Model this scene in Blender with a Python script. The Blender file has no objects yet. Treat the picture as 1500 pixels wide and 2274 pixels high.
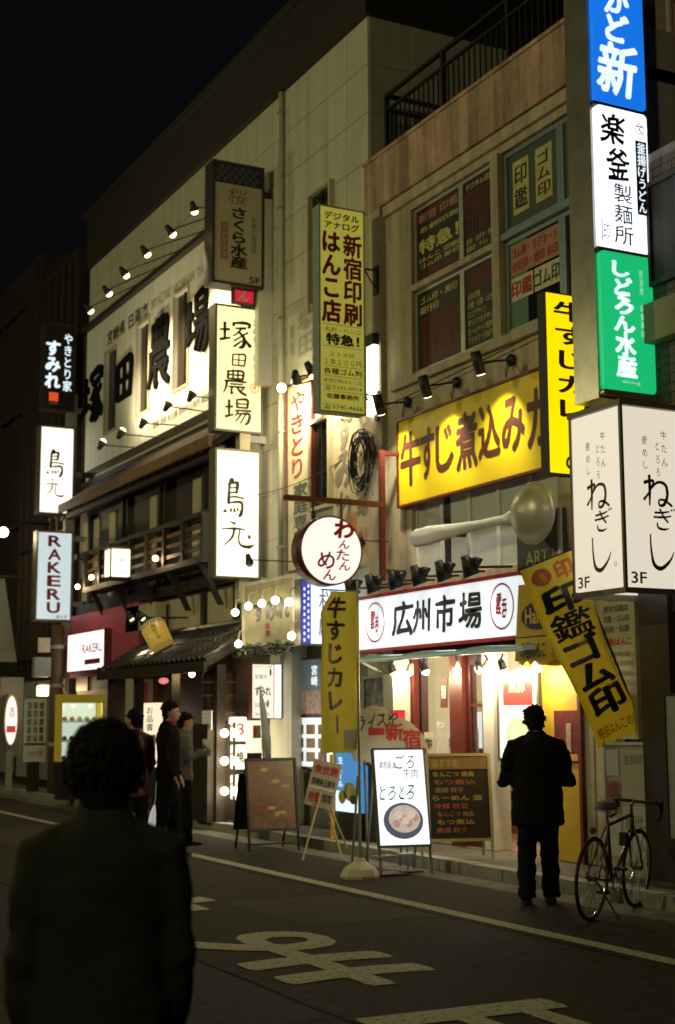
import bpy, bmesh, math, random
from mathutils import Vector, Matrix, noise
rnd = random.Random(7)
S = bpy.context.scene
C = S.collection
R = math.radians
# ---------------------------------------------------------------- camera, world, exposure
CAM_H = 1.62
cam = bpy.data.cameras.new('camera'); camo = bpy.data.objects.new('camera', cam); C.objects.link(camo)
CM = Matrix.Rotation(R(-27.3), 4, 'Z') @ Matrix.Rotation(R(90 + 8.27), 4, 'X') @ Matrix.Rotation(R(-0.22), 4, 'Z')
camo.matrix_world = Matrix.Translation((0, 0, CAM_H)) @ CM
cam.sensor_fit = 'VERTICAL'; cam.sensor_height = 36.0; cam.sensor_width = 24.0
cam.lens = 50.0; cam.clip_start = 0.1; cam.clip_end = 900
cam.dof.use_dof = True; cam.dof.focus_distance = 10.2; cam.dof.aperture_fstop = 2.5
S.camera = camo
W = bpy.data.worlds.new('World'); S.world = W; W.use_nodes = True
bg = W.node_tree.nodes['Background']; bg.inputs[0].default_value = (0.62, 0.66, 0.78, 1); bg.inputs[1].default_value = 0.0040
S.view_settings.view_transform = 'Standard'; S.view_settings.look = 'None'
S.view_settings.gamma = 1; S.view_settings.use_curve_mapping = False; S.view_settings.exposure = 0.0
S.cycles.use_denoising = True
S.cycles.max_bounces = 6; S.cycles.diffuse_bounces = 3; S.cycles.glossy_bounces = 3; S.cycles.transmission_bounces = 4
S.cycles.transparent_max_bounces = 8
S.cycles.sample_clamp_direct = 0.0; S.cycles.sample_clamp_indirect = 1.5; S.cycles.caustics_reflective = False; S.cycles.caustics_refractive = False
# a ray of the photograph (its 1500 x 2274 grid) met with a real plane of the street
FPX = 50.0 / 36.0 * 2274
def P(x, y, X=None, Y=None, Z=None):
    d = CM.to_3x3() @ Vector(((x - 750) / FPX, -(y - 1137) / FPX, -1))
    o = Vector((0, 0, CAM_H))
    t = (X - o.x) / d.x if X is not None else (Y - o.y) / d.y if Y is not None else (Z - o.z) / d.z
    return o + d * t
FX = 9.2                                        # the facade line
def fac(xl, yt, yb, xr, X=FX):                  # facade rectangle: far Y, near Y, low z, high z
    a = P(xl, yt, X=X); b = P(xl, yb, X=X); c = P(xr, yt, X=X)
    return c.y, a.y, b.z, a.z
def bla(xl, yt, yb, xr, Y):                     # rectangle of a blade sign facing down the street
    a = P(xl, yt, Y=Y); b = P(xl, yb, Y=Y); c = P(xr, yt, Y=Y)
    return a.x, c.x, b.z, a.z
# ---------------------------------------------------------------- materials
_m = {}
def mat(name, col, rough=0.6, metal=0.0, var=0.0, scale=6.0, bump=0.0, emit=0.0, ecol=None, streak=0.0, alpha=1.0, spec=0.5, trans=0.0, stretch=(1, 1, 1)):
    if name in _m: return _m[name]
    m = bpy.data.materials.new(name); m.use_nodes = True; _m[name] = m
    nt = m.node_tree; b = nt.nodes['Principled BSDF']
    b.inputs['Base Color'].default_value = (*col, 1); b.inputs['Roughness'].default_value = rough
    b.inputs['Metallic'].default_value = metal; b.inputs['Specular IOR Level'].default_value = spec
    if alpha < 1: b.inputs['Alpha'].default_value = alpha
    if trans: b.inputs['Transmission Weight'].default_value = trans
    if emit:
        b.inputs['Emission Color'].default_value = (*(ecol or col), 1); b.inputs['Emission Strength'].default_value = emit
    if var or bump or streak:
        tc = nt.nodes.new('ShaderNodeTexCoord'); mp = nt.nodes.new('ShaderNodeMapping'); mp.inputs['Scale'].default_value = stretch
        geo = nt.nodes.new('ShaderNodeNewGeometry'); nt.links.new(geo.outputs['Position'], mp.inputs[0])
        n = nt.nodes.new('ShaderNodeTexNoise'); n.inputs['Scale'].default_value = scale; n.inputs['Detail'].default_value = 6
        n.inputs['Roughness'].default_value = 0.65
        nt.links.new(mp.outputs[0], n.inputs['Vector'])
        if var or streak:
            mx = nt.nodes.new('ShaderNodeMix'); mx.data_type = 'RGBA'; mx.blend_type = 'MULTIPLY'; mx.inputs[0].default_value = 1.0
            mx.inputs[6].default_value = (*col, 1)
            r = nt.nodes.new('ShaderNodeMapRange'); r.inputs[1].default_value = 0.3; r.inputs[2].default_value = 0.7
            r.inputs[3].default_value = 1 - var; r.inputs[4].default_value = 1 + var * 0.6
            nt.links.new(n.outputs[0], r.inputs[0])
            src = r.outputs[0]
            if streak:
                mp2 = nt.nodes.new('ShaderNodeMapping'); mp2.inputs['Scale'].default_value = (5, 5, 0.35)
                nt.links.new(geo.outputs['Position'], mp2.inputs[0])
                n2 = nt.nodes.new('ShaderNodeTexNoise'); n2.inputs['Scale'].default_value = 1.0; n2.inputs['Detail'].default_value = 5
                nt.links.new(mp2.outputs[0], n2.inputs['Vector'])
                r2 = nt.nodes.new('ShaderNodeMapRange'); r2.inputs[1].default_value = 0.38; r2.inputs[2].default_value = 0.62
                r2.inputs[3].default_value = 1 - streak; r2.inputs[4].default_value = 1.05
                nt.links.new(n2.outputs[0], r2.inputs[0])
                mu = nt.nodes.new('ShaderNodeMath'); mu.operation = 'MULTIPLY'
                nt.links.new(r.outputs[0], mu.inputs[0]); nt.links.new(r2.outputs[0], mu.inputs[1]); src = mu.outputs[0]
            cb = nt.nodes.new('ShaderNodeCombineColor')
            for i in range(3): nt.links.new(src, cb.inputs[i])
            nt.links.new(cb.outputs[0], mx.inputs[7]); nt.links.new(mx.outputs[2], b.inputs['Base Color'])
            if emit and not ecol: nt.links.new(mx.outputs[2], b.inputs['Emission Color'])
        if bump:
            bp = nt.nodes.new('ShaderNodeBump'); bp.inputs['Strength'].default_value = bump; bp.inputs['Distance'].default_value = 0.02
            nt.links.new(n.outputs[0], bp.inputs['Height']); nt.links.new(bp.outputs[0], b.inputs['Normal'])
    return m
def lit(name, col, k=1.0, var=0.04):             # a backlit acrylic sheet
    return mat(name, tuple(q * .35 for q in col), 0.35, emit=k, ecol=col)
# ---------------------------------------------------------------- geometry helpers
def root_loc(o):
    v = Vector((0, 0, 0))
    while o: v += o.location; o = o.parent
    return v
_gly = {}
def glyph(s, bold=0.0):
    k = (s, bold)
    if k not in _gly:
        c = bpy.data.curves.new('t', 'FONT'); c.body = s; c.size = 1; c.offset = bold; c.resolution_u = 3
        o = bpy.data.objects.new('t', c); m = o.to_mesh()
        v = [(q.co.x, q.co.y) for q in m.vertices]; f = [tuple(p.vertices) for p in m.polygons]
        o.to_mesh_clear(); bpy.data.objects.remove(o); bpy.data.curves.remove(c)
        _gly[k] = (v, f)
    return _gly[k]
class Fr:                                        # a frame on a surface: a along u, b along v, c out along n
    def __init__(s, o, u, v): s.o = Vector(o); s.u = Vector(u).normalized(); s.v = Vector(v).normalized(); s.n = s.u.cross(s.v)
    def __call__(s, a, b, c=0.0): return s.o + s.u * a + s.v * b + s.n * c
def wallF(y, z, X=FX): return Fr((X, y, z), (0, -1, 0), (0, 0, 1))      # faces the street (-X)
def bladeF(x, z, Y): return Fr((x, Y, z), (1, 0, 0), (0, 0, 1))         # faces the camera end (-Y)
BRUSH = {
 '鳥': [[(.38, 1, .05), (.30, .91, .08), (.22, .86, .03)], [(.22, .88, .045), (.20, .7, .035), (.18, .42, .045), (.17, .33, .03)], [(.24, .86, .025), (.55, .90, .04), (.62, .86, .05), (.58, .66, .035), (.56, .60, .02)], [(.26, .75, .02), (.54, .77, .025)], [(.26, .63, .02), (.52, .65, .025)], [(.18, .50, .02), (.5, .53, .025), (.95, .50, .025)], [(.18, .36, .02), (.6, .40, .035), (.82, .38, .04), (.86, .25, .04), (.78, .08, .05), (.66, .02, .02)], [(.02, .2, .015), (.0, .12, .06)], [(.28, .24, .02), (.31, .14, .04)], [(.44, .24, .02), (.49, .14, .04)], [(.60, .25, .02), (.65, .17, .03)]],
 '元': [[(.25, .98, .02), (.42, .90, .05)], [(.0, .68, .02), (.4, .72, .04), (.72, .70, .02)], [(.38, .68, .045), (.30, .35, .04), (.02, .02, .012)], [(.55, .68, .03), (.52, .30, .03), (.60, .08, .04), (.85, .04, .06), (1, .14, .02)]],
 'ね': [[(.22, 1, .05), (.22, .5, .05), (.20, .02, .025)], [(.02, .74, .05), (.2, .80, .05), (.36, .80, .04), (.2, .45, .03), (.0, .2, .045)], [(.2, .5, .03), (.5, .78, .04), (.78, .72, .05), (.84, .4, .05), (.72, .1, .05), (.55, .06, .04), (.55, .22, .03), (.75, .22, .04), (1, .05, .04)]],
 'ぎ': [[(.1, .80, .045), (.5, .83, .045), (.8, .90, .03)], [(.05, .58, .045), (.5, .60, .045), (.88, .68, .03)], [(.35, 1, .045), (.5, .65, .045), (.72, .35, .05)], [(.2, .32, .03), (.25, .08, .05), (.5, 0, .05), (.75, .06, .02)], [(.88, 1, .045), (.94, .92, .025)], [(1, 1.04, .045), (1.06, .95, .025)]],
 'し': [[(.1, 1, .035), (.12, .5, .045), (.22, .1, .07), (.5, 0, .08), (.85, .25, .045), (1, .5, .02)]],
 '塚': [[(0, .62, .03), (.32, .66, .04)], [(.16, .9, .05), (.16, .3, .04)], [(0, .26, .045), (.34, .36, .03)], [(.45, .92, .045), (.44, .8, .045)], [(.44, .9, .03), (.8, .95, .05), (.98, .9, .04), (.92, .78, .04)], [(.5, .72, .025), (.85, .76, .04)], [(.7, .72, .03), (.52, .5, .025), (.42, .45, .02)], [(.62, .6, .04), (.78, .4, .05), (.76, .12, .06), (.62, .02, .03)], [(.7, .45, .025), (.45, .25, .025)], [(.72, .3, .025), (.45, .05, .035)], [(.92, .62, .03), (.75, .5, .025)], [(.75, .42, .03), (1, .1, .06)]],
 '田': [[(.1, .85, .05), (.08, .1, .05)], [(.1, .82, .04), (.6, .88, .05), (.92, .82, .06), (.85, .1, .05)], [(.12, .48, .03), (.85, .5, .04)], [(.5, .84, .04), (.48, .14, .04)], [(.1, .12, .04), (.85, .14, .05)]],
 '農': [[(.2, .95, .045), (.18, .62, .045)], [(.2, .92, .03), (.8, .95, .045), (.8, .62, .045)], [(.2, .78, .03), (.8, .8, .03)], [(.4, 1, .035), (.4, .64, .035)], [(.6, 1, .035), (.6, .64, .035)], [(.18, .63, .03), (.8, .64, .04)], [(.05, .52, .04), (.5, .55, .04), (.95, .54, .04)], [(.15, .52, .05), (.1, .25, .04), (0, .05, .02)], [(.28, .42, .03), (.8, .44, .03)], [(.2, .31, .03), (.9, .33, .04)], [(.35, .31, .04), (.33, .05, .04), (.42, .1, .02)], [(.55, .32, .03), (.7, .15, .05), (.95, .02, .045)], [(.85, .26, .03), (.65, .17, .025)]],
 '場': [[(0, .62, .03), (.3, .66, .04)], [(.15, .9, .05), (.15, .3, .04)], [(0, .26, .045), (.32, .36, .03)], [(.45, .95, .04), (.45, .62, .04)], [(.45, .93, .03), (.85, .95, .045), (.85, .64, .04)], [(.47, .78, .025), (.83, .79, .025)], [(.45, .64, .03), (.85, .65, .035)], [(.38, .52, .03), (1, .55, .04)], [(.5, .5, .03), (.38, .3, .025)], [(.48, .4, .03), (.92, .42, .045), (.88, .12, .05), (.75, .02, .03)], [(.62, .4, .03), (.4, .1, .025)], [(.78, .4, .03), (.58, .04, .025)]]}
class MB:
    def __init__(s): s.v = []; s.f = []
    def add(s, vs, fs):
        k = len(s.v); s.v += [Vector(q) for q in vs]; s.f += [tuple(i + k for i in f) for f in fs]; return s
    def hexa(s, p):                              # 8 points, bottom ring then top ring
        return s.add(p, [(3, 2, 1, 0), (4, 5, 6, 7), (0, 1, 5, 4), (1, 2, 6, 5), (2, 3, 7, 6), (3, 0, 4, 7)])
    def box(s, x0, x1, y0, y1, z0, z1):
        return s.hexa([(x0, y0, z0), (x1, y0, z0), (x1, y1, z0), (x0, y1, z0), (x0, y0, z1), (x1, y0, z1), (x1, y1, z1), (x0, y1, z1)])
    def fbox(s, F, a0, a1, b0, b1, c0, c1):
        return s.hexa([F(a0, b0, c0), F(a1, b0, c0), F(a1, b1, c0), F(a0, b1, c0), F(a0, b0, c1), F(a1, b0, c1), F(a1, b1, c1), F(a0, b1, c1)])
    def rbox(s, F, a0, a1, b0, b1, c0, c1, r=0.03, n=4):   # box with rounded corners seen from the front
        pts = []
        for cx, cy, t0 in ((a1 - r, b1 - r, 0), (a0 + r, b1 - r, 90), (a0 + r, b0 + r, 180), (a1 - r, b0 + r, 270)):
            for i in range(n + 1):
                t = R(t0 + 90 * i / n); pts.append((cx + r * math.cos(t), cy + r * math.sin(t)))
        return s.prism(F, pts, c0, c1)
    def prism(s, F, pts, c0, c1):
        n = len(pts)
        return s.add([F(a, b, c0) for a, b in pts] + [F(a, b, c1) for a, b in pts],
                     [tuple(range(n))[::-1], tuple(range(n, 2 * n))] + [(i, (i + 1) % n, n + (i + 1) % n, n + i) for i in range(n)])
    def tube(s, pts, r, n=8, caps=True):
        pts = [Vector(p) for p in pts]; rs = r if isinstance(r, (list, tuple)) else [r] * len(pts)
        rings = []; up = None
        for i, p in enumerate(pts):
            t = (pts[min(i + 1, len(pts) - 1)] - pts[max(i - 1, 0)]).normalized()
            if up is None: up = Vector((0, 0, 1)) if abs(t.z) < 0.9 else Vector((1, 0, 0))
            a = t.cross(up)
            if a.length < 1e-4: a = t.orthogonal()
            a.normalize(); b = t.cross(a).normalized(); up = -b if False else up
            rings.append([p + (a * math.cos(2 * math.pi * k / n) + b * math.sin(2 * math.pi * k / n)) * rs[i] for k in range(n)])
        vs = [q for rg in rings for q in rg]; fs = []
        for i in range(len(pts) - 1):
            for k in range(n):
                fs.append((i * n + k, i * n + (k + 1) % n, (i + 1) * n + (k + 1) % n, (i + 1) * n + k))
        if caps: fs += [tuple(range(n))[::-1], tuple((len(pts) - 1) * n + k for k in range(n))]
        return s.add(vs, fs)
    def cyl(s, p0, p1, r, n=12): return s.tube([p0, p1], r, n)
    def lathe(s, F, prof, n=16, a0=0.0, a1=360.0):          # profile (radius, height along n), round the frame's n axis
        k = len(prof); full = abs(a1 - a0) >= 359.9; m = n if full else n + 1
        vs = [F(r * math.cos(R(a0 + (a1 - a0) * i / n)), r * math.sin(R(a0 + (a1 - a0) * i / n)), h) for i in range(m) for r, h in prof]
        fs = [(i * k + j, ((i + 1) % m) * k + j, ((i + 1) % m) * k + j + 1, i * k + j + 1) for i in range(n) for j in range(k - 1)]
        return s.add(vs, fs)
    def ball(s, c, r, n=10, sq=(1, 1, 1)):
        c = Vector(c); m = max(4, n // 2 + 1); vs = [c + Vector((0, 0, -r * sq[2]))]; fs = []
        for j in range(1, m):
            ph = -math.pi / 2 + math.pi * j / m
            for i in range(n):
                th = 2 * math.pi * i / n
                vs.append(c + Vector((r * sq[0] * math.cos(ph) * math.cos(th), r * sq[1] * math.cos(ph) * math.sin(th), r * sq[2] * math.sin(ph))))
        vs.append(c + Vector((0, 0, r * sq[2]))); L = len(vs) - 1
        for i in range(n):
            fs.append((0, 1 + (i + 1) % n, 1 + i)); fs.append((L, L - n + i, L - n + (i + 1) % n))
        for j in range(m - 2):
            for i in range(n):
                a = 1 + j * n
                fs.append((a + i, a + (i + 1) % n, a + n + (i + 1) % n, a + n + i))
        return s.add(vs, fs)
    def sheet(s, F, a0, a1, b0, b1, c=0.0): return s.add([F(a0, b0, c), F(a1, b0, c), F(a1, b1, c), F(a0, b1, c)], [(0, 1, 2, 3)])
    def text(s, F, t, a0, a1, b0, b1, c=0.004, bold=0.0, shear=0.0, rough=0.0, rot=0.0, ext=0.0):   # one line, fitted to the rectangle
        v, f = glyph(t)
        if not v: return s
        x0 = min(q[0] for q in v); x1 = max(q[0] for q in v); y0 = min(q[1] for q in v); y1 = max(q[1] for q in v)
        out = []; cx, cy = (a0 + a1) / 2, (b0 + b1) / 2
        for i, (x, y) in enumerate(v):
            p = (x - x0) / max(x1 - x0, 1e-6); q = (y - y0) / max(y1 - y0, 1e-6)
            a = a0 + p * (a1 - a0) + shear * (q - 0.5) * (b1 - b0); b = b0 + q * (b1 - b0)
            if rough:
                w = noise.noise_vector(Vector((a * 9, b * 9, len(t))));  a += w.x * rough; b += w.y * rough
            if rot:
                da, db = a - cx, b - cy; a = cx + da * math.cos(rot) - db * math.sin(rot); b = cy + da * math.sin(rot) + db * math.cos(rot)
            out.append((a, b))
        if ext:
            n = len(out); edges = {}
            if bold:
                ka = bold * (a1 - a0) / max(x1 - x0, .3); kb = bold * (b1 - b0) / max(y1 - y0, .3); c_ = ext
                for i in range(6):
                    da, db = ka * math.cos(i * math.pi / 3), kb * math.sin(i * math.pi / 3)
                    s.add([F(a + da, b + db, .001 + .0003 * i) for a, b in out] + [F(a + da, b + db, ext + .0004 * i) for a, b in out], [tuple(q + len(out) for q in p) for p in f] + [(p, q, q + len(out), p + len(out)) for g in f for p, q in zip(g, g[1:] + g[:1])])
            for q in f:
                for i in range(len(q)):
                    e = (q[i], q[(i + 1) % len(q)]); edges[e] = 1
            side = [(a, b, b + n, a + n) for (a, b) in edges if (b, a) not in edges]
            return s.add([F(a, b, 0.001) for a, b in out] + [F(a, b, ext) for a, b in out], [tuple(i + n for i in q) for q in f] + side)
        if bold:                                      # a heavier stroke: the glyph laid again a stroke's width to each side
            ka = bold * (a1 - a0) / max(x1 - x0, .3); kb = bold * (b1 - b0) / max(y1 - y0, .3)
            for i in range(1, 7):
                da, db = ka * math.cos(i * math.pi / 3), kb * math.sin(i * math.pi / 3)
                s.add([F(a + da, b + db, c + .0002 * i) for a, b in out], f)
        return s.add([F(a, b, c) for a, b in out], f)
    def vtext(s, F, t, a0, a1, b0, b1, c=0.004, bold=0.0, fill=0.88, rough=0.0, jit=0.0, shear=0.0):  # stacked characters, top first
        n = len(t); h = (b1 - b0) / n; w = a1 - a0; rr = random.Random(len(t) * 31 + ord(t[0]))
        for i, ch in enumerate(t):
            if ch == ' ': continue
            v, f = glyph(ch)
            if not v: continue
            sx = sy = fill
            kx = min(1.0, max(q[0] for q in v) - min(q[0] for q in v) + 0.06) if ord(ch) > 0x2fff else 0.95
            ky = min(1.0, max(q[1] for q in v) - min(q[1] for q in v) + 0.06) if ord(ch) > 0x2fff else 0.95
            if ch == 'ー':
                kx, ky = 0.16, 0.85
            ca = (a0 + a1) / 2 + rr.uniform(-jit, jit) * w; cb = b1 - (i + 0.5) * h
            if ch == 'ー':
                s.add([F(ca - .06 * w, cb - .38 * h, c), F(ca + .06 * w, cb - .38 * h, c), F(ca + .06 * w, cb + .38 * h, c), F(ca - .06 * w, cb + .38 * h, c)], [(0, 1, 2, 3)]); continue
            s.text(F, ch, ca - w * sx * kx / 2, ca + w * sx * kx / 2, cb - h * sy * ky / 2, cb + h * sy * ky / 2, c, bold, shear, rough)
        return s
    def brush(s, F, ch, a0, a1, b0, b1, c=0.004, wk=1.0, ext=0.0):    # a hand painted character: swelling and thinning strokes
        w = a1 - a0; h = b1 - b0; sc = (w + h) / 2 * wk
        for si, st in enumerate(BRUSH[ch]):
            P0 = [Vector((a0 + x * w, b0 + y * h, t * sc)) for x, y, t in st]; pts = []
            for i in range(len(P0) - 1):
                p, q = P0[i], P0[i + 1]; o = P0[i - 1] if i else p * 2 - q; r = P0[i + 2] if i + 2 < len(P0) else q * 2 - p
                for k in range(6):
                    t = k / 6; pts.append(.5 * (2 * p + (q - o) * t + (2 * o - 5 * p + 4 * q - r) * t * t + (3 * p - 3 * q + r - o) * t ** 3))
            pts.append(P0[-1]); L = []; Rr = []
            for i, p in enumerate(pts):
                d = pts[min(i + 1, len(pts) - 1)] - pts[max(i - 1, 0)]; d = Vector((d.x, d.y)).normalized(); nn = Vector((-d.y, d.x)); t = max(.15 * sc * .05, p.z) * (1 + .12 * noise.noise(Vector((p.x * 40, p.y * 40, si))))
                e = d * (t * .6 if i == len(pts) - 1 else -t * .6 if i == 0 else 0)
                L.append((p.x + nn.x * t + e.x * .3, p.y + nn.y * t + e.y * .3)); Rr.append((p.x - nn.x * t + e.x * .3, p.y - nn.y * t + e.y * .3))
            n = len(L); cc = c + .0004 * si
            if ext:
                v = [F(*q, cc) for q in L] + [F(*q, cc) for q in Rr] + [F(*q, cc + ext) for q in L] + [F(*q, cc + ext) for q in Rr]; f = []
                for i in range(n - 1): f += [(2 * n + i, 3 * n + i, 3 * n + i + 1, 2 * n + i + 1), (i, i + 1, 2 * n + i + 1, 2 * n + i)[::-1], (n + i, n + i + 1, 3 * n + i + 1, 3 * n + i)]
                f += [(0, n, 3 * n, 2 * n), (n - 1, 2 * n - 1, 4 * n - 1, 3 * n - 1)]; s.add(v, f)
            else: s.add([F(*q, cc) for q in L] + [F(*q, cc) for q in Rr], [(n + i, n + i + 1, i + 1, i) for i in range(n - 1)])
        return s
    def disc(s, F, a, b, r, c=0.004, n=20, r2=None):
        if r2 is None: return s.add([F(a + r * math.cos(2 * math.pi * i / n), b + r * math.sin(2 * math.pi * i / n), c) for i in range(n)], [tuple(range(n))])
        vs = [F(a + q * math.cos(2 * math.pi * i / n), b + q * math.sin(2 * math.pi * i / n), c) for q in (r, r2) for i in range(n)]
        return s.add(vs, [(i, (i + 1) % n, n + (i + 1) % n, n + i)[::-1] for i in range(n)])
    def ell(s, F, a, b, ra, rb, c=0.004, n=24, w=None):
        def q(k): return [F(a + (ra - k) * math.cos(2 * math.pi * i / n), b + (rb - k) * math.sin(2 * math.pi * i / n), c) for i in range(n)]
        if w is None: return s.add(q(0), [tuple(range(n))])
        return s.add(q(0) + q(w), [(i, (i + 1) % n, n + (i + 1) % n, n + i) for i in range(n)])
    def build(s, name, m, parent=None, smooth=False, kind=None):
        off = root_loc(parent) if parent else None
        if off is None:
            xs = [q.x for q in s.v]; ys = [q.y for q in s.v]; zs = [q.z for q in s.v]
            off = Vector(((min(xs) + max(xs)) / 2, (min(ys) + max(ys)) / 2, min(zs)))
        me = bpy.data.meshes.new(name); me.from_pydata([q - off for q in s.v], [], s.f); me.update()
        if m: me.materials.append(m)
        if smooth:
            for p in me.polygons: p.use_smooth = True
        o = bpy.data.objects.new(name, me); C.objects.link(o)
        if parent: o.parent = parent
        else: o.location = off
        if kind: o['kind'] = kind
        return o
def tag(o, label, cat, group=None):
    o['label'] = label; o['category'] = cat
    if group: o['group'] = group
    return o
def thing(name, label, cat, loc=(0, 0, 0), group=None):
    o = bpy.data.objects.new(name, None); C.objects.link(o); o.location = loc; o.empty_display_size = 0.2
    return tag(o, label, cat, group)
def dup(root, loc, label=None, rz=None, parent=None):
    r = root.copy(); C.objects.link(r); r.location = loc
    if rz is not None: r.rotation_euler.z = rz
    if label: r['label'] = label
    def rec(a, b):
        for ch in [c for c in bpy.data.objects if c.parent == a]:
            d = ch.copy(); C.objects.link(d); d.parent = b; rec(ch, d)
    rec(root, r)
    return r
def holed(F, a0, a1, b0, b1, holes, c0, c1):      # slab with rectangular openings; c0 back, c1 front
    m = MB()
    A = sorted({a0, a1} | {h[0] for h in holes} | {h[1] for h in holes}); B = sorted({b0, b1} | {h[2] for h in holes} | {h[3] for h in holes})
    def solid(i, j):
        if not (0 <= i < len(A) - 1 and 0 <= j < len(B) - 1): return False
        x = (A[i] + A[i + 1]) / 2; y = (B[j] + B[j + 1]) / 2
        return not any(h[0] < x < h[1] and h[2] < y < h[3] for h in holes)
    for i in range(len(A) - 1):
        for j in range(len(B) - 1):
            if not solid(i, j): continue
            x0, x1, y0, y1 = A[i], A[i + 1], B[j], B[j + 1]
            m.add([F(x0, y0, c1), F(x1, y0, c1), F(x1, y1, c1), F(x0, y1, c1)], [(0, 1, 2, 3)])
            m.add([F(x0, y0, c0), F(x1, y0, c0), F(x1, y1, c0), F(x0, y1, c0)], [(3, 2, 1, 0)])
            for ok, p, q in ((solid(i - 1, j), (x0, y1), (x0, y0)), (solid(i + 1, j), (x1, y0), (x1, y1)), (solid(i, j - 1), (x0, y0), (x1, y0)), (solid(i, j + 1), (x1, y1), (x0, y1))):
                if not ok: m.add([F(*p, c0), F(*q, c0), F(*q, c1), F(*p, c1)], [(0, 1, 2, 3)])
    return m
def lamp(kind, loc, energy, col=(1, .82, .5), target=None, size=70, radius=0.04, blend=0.6, parent=None):
    l = bpy.data.lights.new(kind.lower() + '_light', kind); l.energy = energy; l.color = col
    if kind in ('SPOT', 'POINT'): l.shadow_soft_size = radius
    if kind == 'SPOT': l.spot_size = R(size); l.spot_blend = blend
    o = bpy.data.objects.new('lamp_light', l); C.objects.link(o)
    if parent: o.parent = parent; o.location = Vector(loc) - root_loc(parent)
    else: o.location = loc
    if target is not None: o.rotation_euler = (Vector(target) - Vector(loc)).to_track_quat('-Z', 'Y').to_euler()
    return o
# ---------------------------------------------------------------- palette
M_asph = mat('asphalt', (.040, .034, .026), .9, var=.45, scale=9, bump=.5, spec=.12)
M_pave = mat('paving', (.13, .12, .10), .85, var=.35, scale=5, bump=.3, spec=.2)
M_kerb = mat('kerb_concrete', (.27, .26, .22), .8, var=.3, scale=8, bump=.3)
def worn(m, k=.36):                               # paint worn through to the asphalt in small flakes
    nt = m.node_tree; b = nt.nodes['Principled BSDF']; g = nt.nodes.new('ShaderNodeNewGeometry'); n = nt.nodes.new('ShaderNodeTexNoise'); n.inputs['Scale'].default_value = 26; n.inputs['Detail'].default_value = 8; n.inputs['Roughness'].default_value = .75
    r = nt.nodes.new('ShaderNodeMapRange'); r.inputs[1].default_value = k; r.inputs[2].default_value = k + .10; nt.links.new(g.outputs['Position'], n.inputs['Vector']); nt.links.new(n.outputs[0], r.inputs[0]); nt.links.new(r.outputs[0], b.inputs['Alpha']); return m
M_paint = mat('road_paint', (.40, .37, .25), .8, var=.25, scale=45, spec=.2)
M_cream = mat('cream_tile', (.60, .585, .47), .55, var=.10, scale=2.5, streak=.12)
M_creamd = mat('cream_joint', (.20, .19, .15), .8)
M_fascia = mat('dark_fascia', (.026, .020, .013), .7, var=.2)
M_pink = mat('stained_concrete', (.54, .37, .27), .8, var=.28, scale=4, bump=.25, streak=.5)
M_beige = mat('beige_render', (.50, .43, .31), .8, var=.18, scale=5, bump=.2, streak=.25)
M_alu = mat('aluminium', (.46, .50, .48), .42, metal=.6, var=.15)
M_steel = mat('brushed_steel', (.42, .40, .34), .30, metal=.75, var=.25, scale=3, bump=.08)
M_black = mat('black_metal', (.012, .012, .012), .5, var=.2)
M_dkwood = mat('dark_wood', (.030, .021, .013), .6, var=.4, scale=7, bump=.3, stretch=(1, 1, 6))
M_wood = mat('brown_wood', (.16, .085, .035), .55, var=.35, scale=6, bump=.2)
M_plaster = mat('plaster', (.52, .48, .34), .85, var=.12, scale=4)
M_white = mat('white_paint', (.72, .71, .66), .5, var=.08)
M_grey = mat('grey_paint', (.30, .31, .29), .6, var=.15)
M_red = mat('red_paint', (.20, .022, .018), .45, var=.2)
M_dkred = mat('dark_red_paint', (.085, .012, .012), .5, var=.3)
M_maroon = mat('maroon_wood', (.13, .022, .014), .45, var=.25)
M_glass = mat('dark_glass', (.015, .017, .016), .08, spec=.7)
M_tile = mat('roof_tile', (.045, .043, .04), .32, var=.3, scale=10)
M_yell = mat('yellow_paint', (.62, .40, .03), .55, var=.10, scale=3)
M_ink = mat('black_ink', (.012, .010, .008), .5)
M_brown = mat('brown_ink', (.075, .018, .010), .5)
M_redink = mat('red_ink', (.42, .016, .016), .5)
M_greyink = mat('grey_ink', (.22, .20, .15), .6)
M_paper = mat('paper', (.66, .63, .52), .7, var=.08)
M_rubber = mat('rubber', (.016, .016, .016), .7)
M_bulb = mat('hot_bulb', (1, .80, .45), .4, emit=9.0, ecol=(1, .74, .36))
M_bulbw = mat('white_bulb', (1, .9, .7), .4, emit=8.0, ecol=(1, .86, .60))
worn(M_paint)
# ---------------------------------------------------------------- ground
def struct(o): o['kind'] = 'structure'; return o
struct(MB().box(-300, 300, -200, 400, -.5, -.02).build('ground', M_asph))
def patch(name, x0, x1, y0, y1, z, m, n=1): return struct(MB().add([(x0, y0, z), (x1, y0, z), (x1, y1, z), (x0, y1, z)], [(0, 1, 2, 3)]).build(name, m))
patch('road', -9, 8.16, -12, 90, 0, M_asph)
struct(MB().box(8.3, 12.5, -12, 90, -.02, .12).build('pavement', M_pave))
kb = MB().box(8.16, 8.305, -12, 90, -.02, .10).build('kerb', M_creamd); struct(kb)
ks = MB(); ks.box(8.13, 8.312, 0, .592, -.01, .128)
k0 = ks.build('kerb_stone', M_kerb, kb); kz = k0.location.copy()
for i in range(58):
    o = k0 if i == 0 else k0.copy()
    if i: C.objects.link(o)
    o.location = kz + Vector((rnd.uniform(-.004, .004), 5.0 + .6 * i, rnd.uniform(-.004, .004)))
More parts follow.
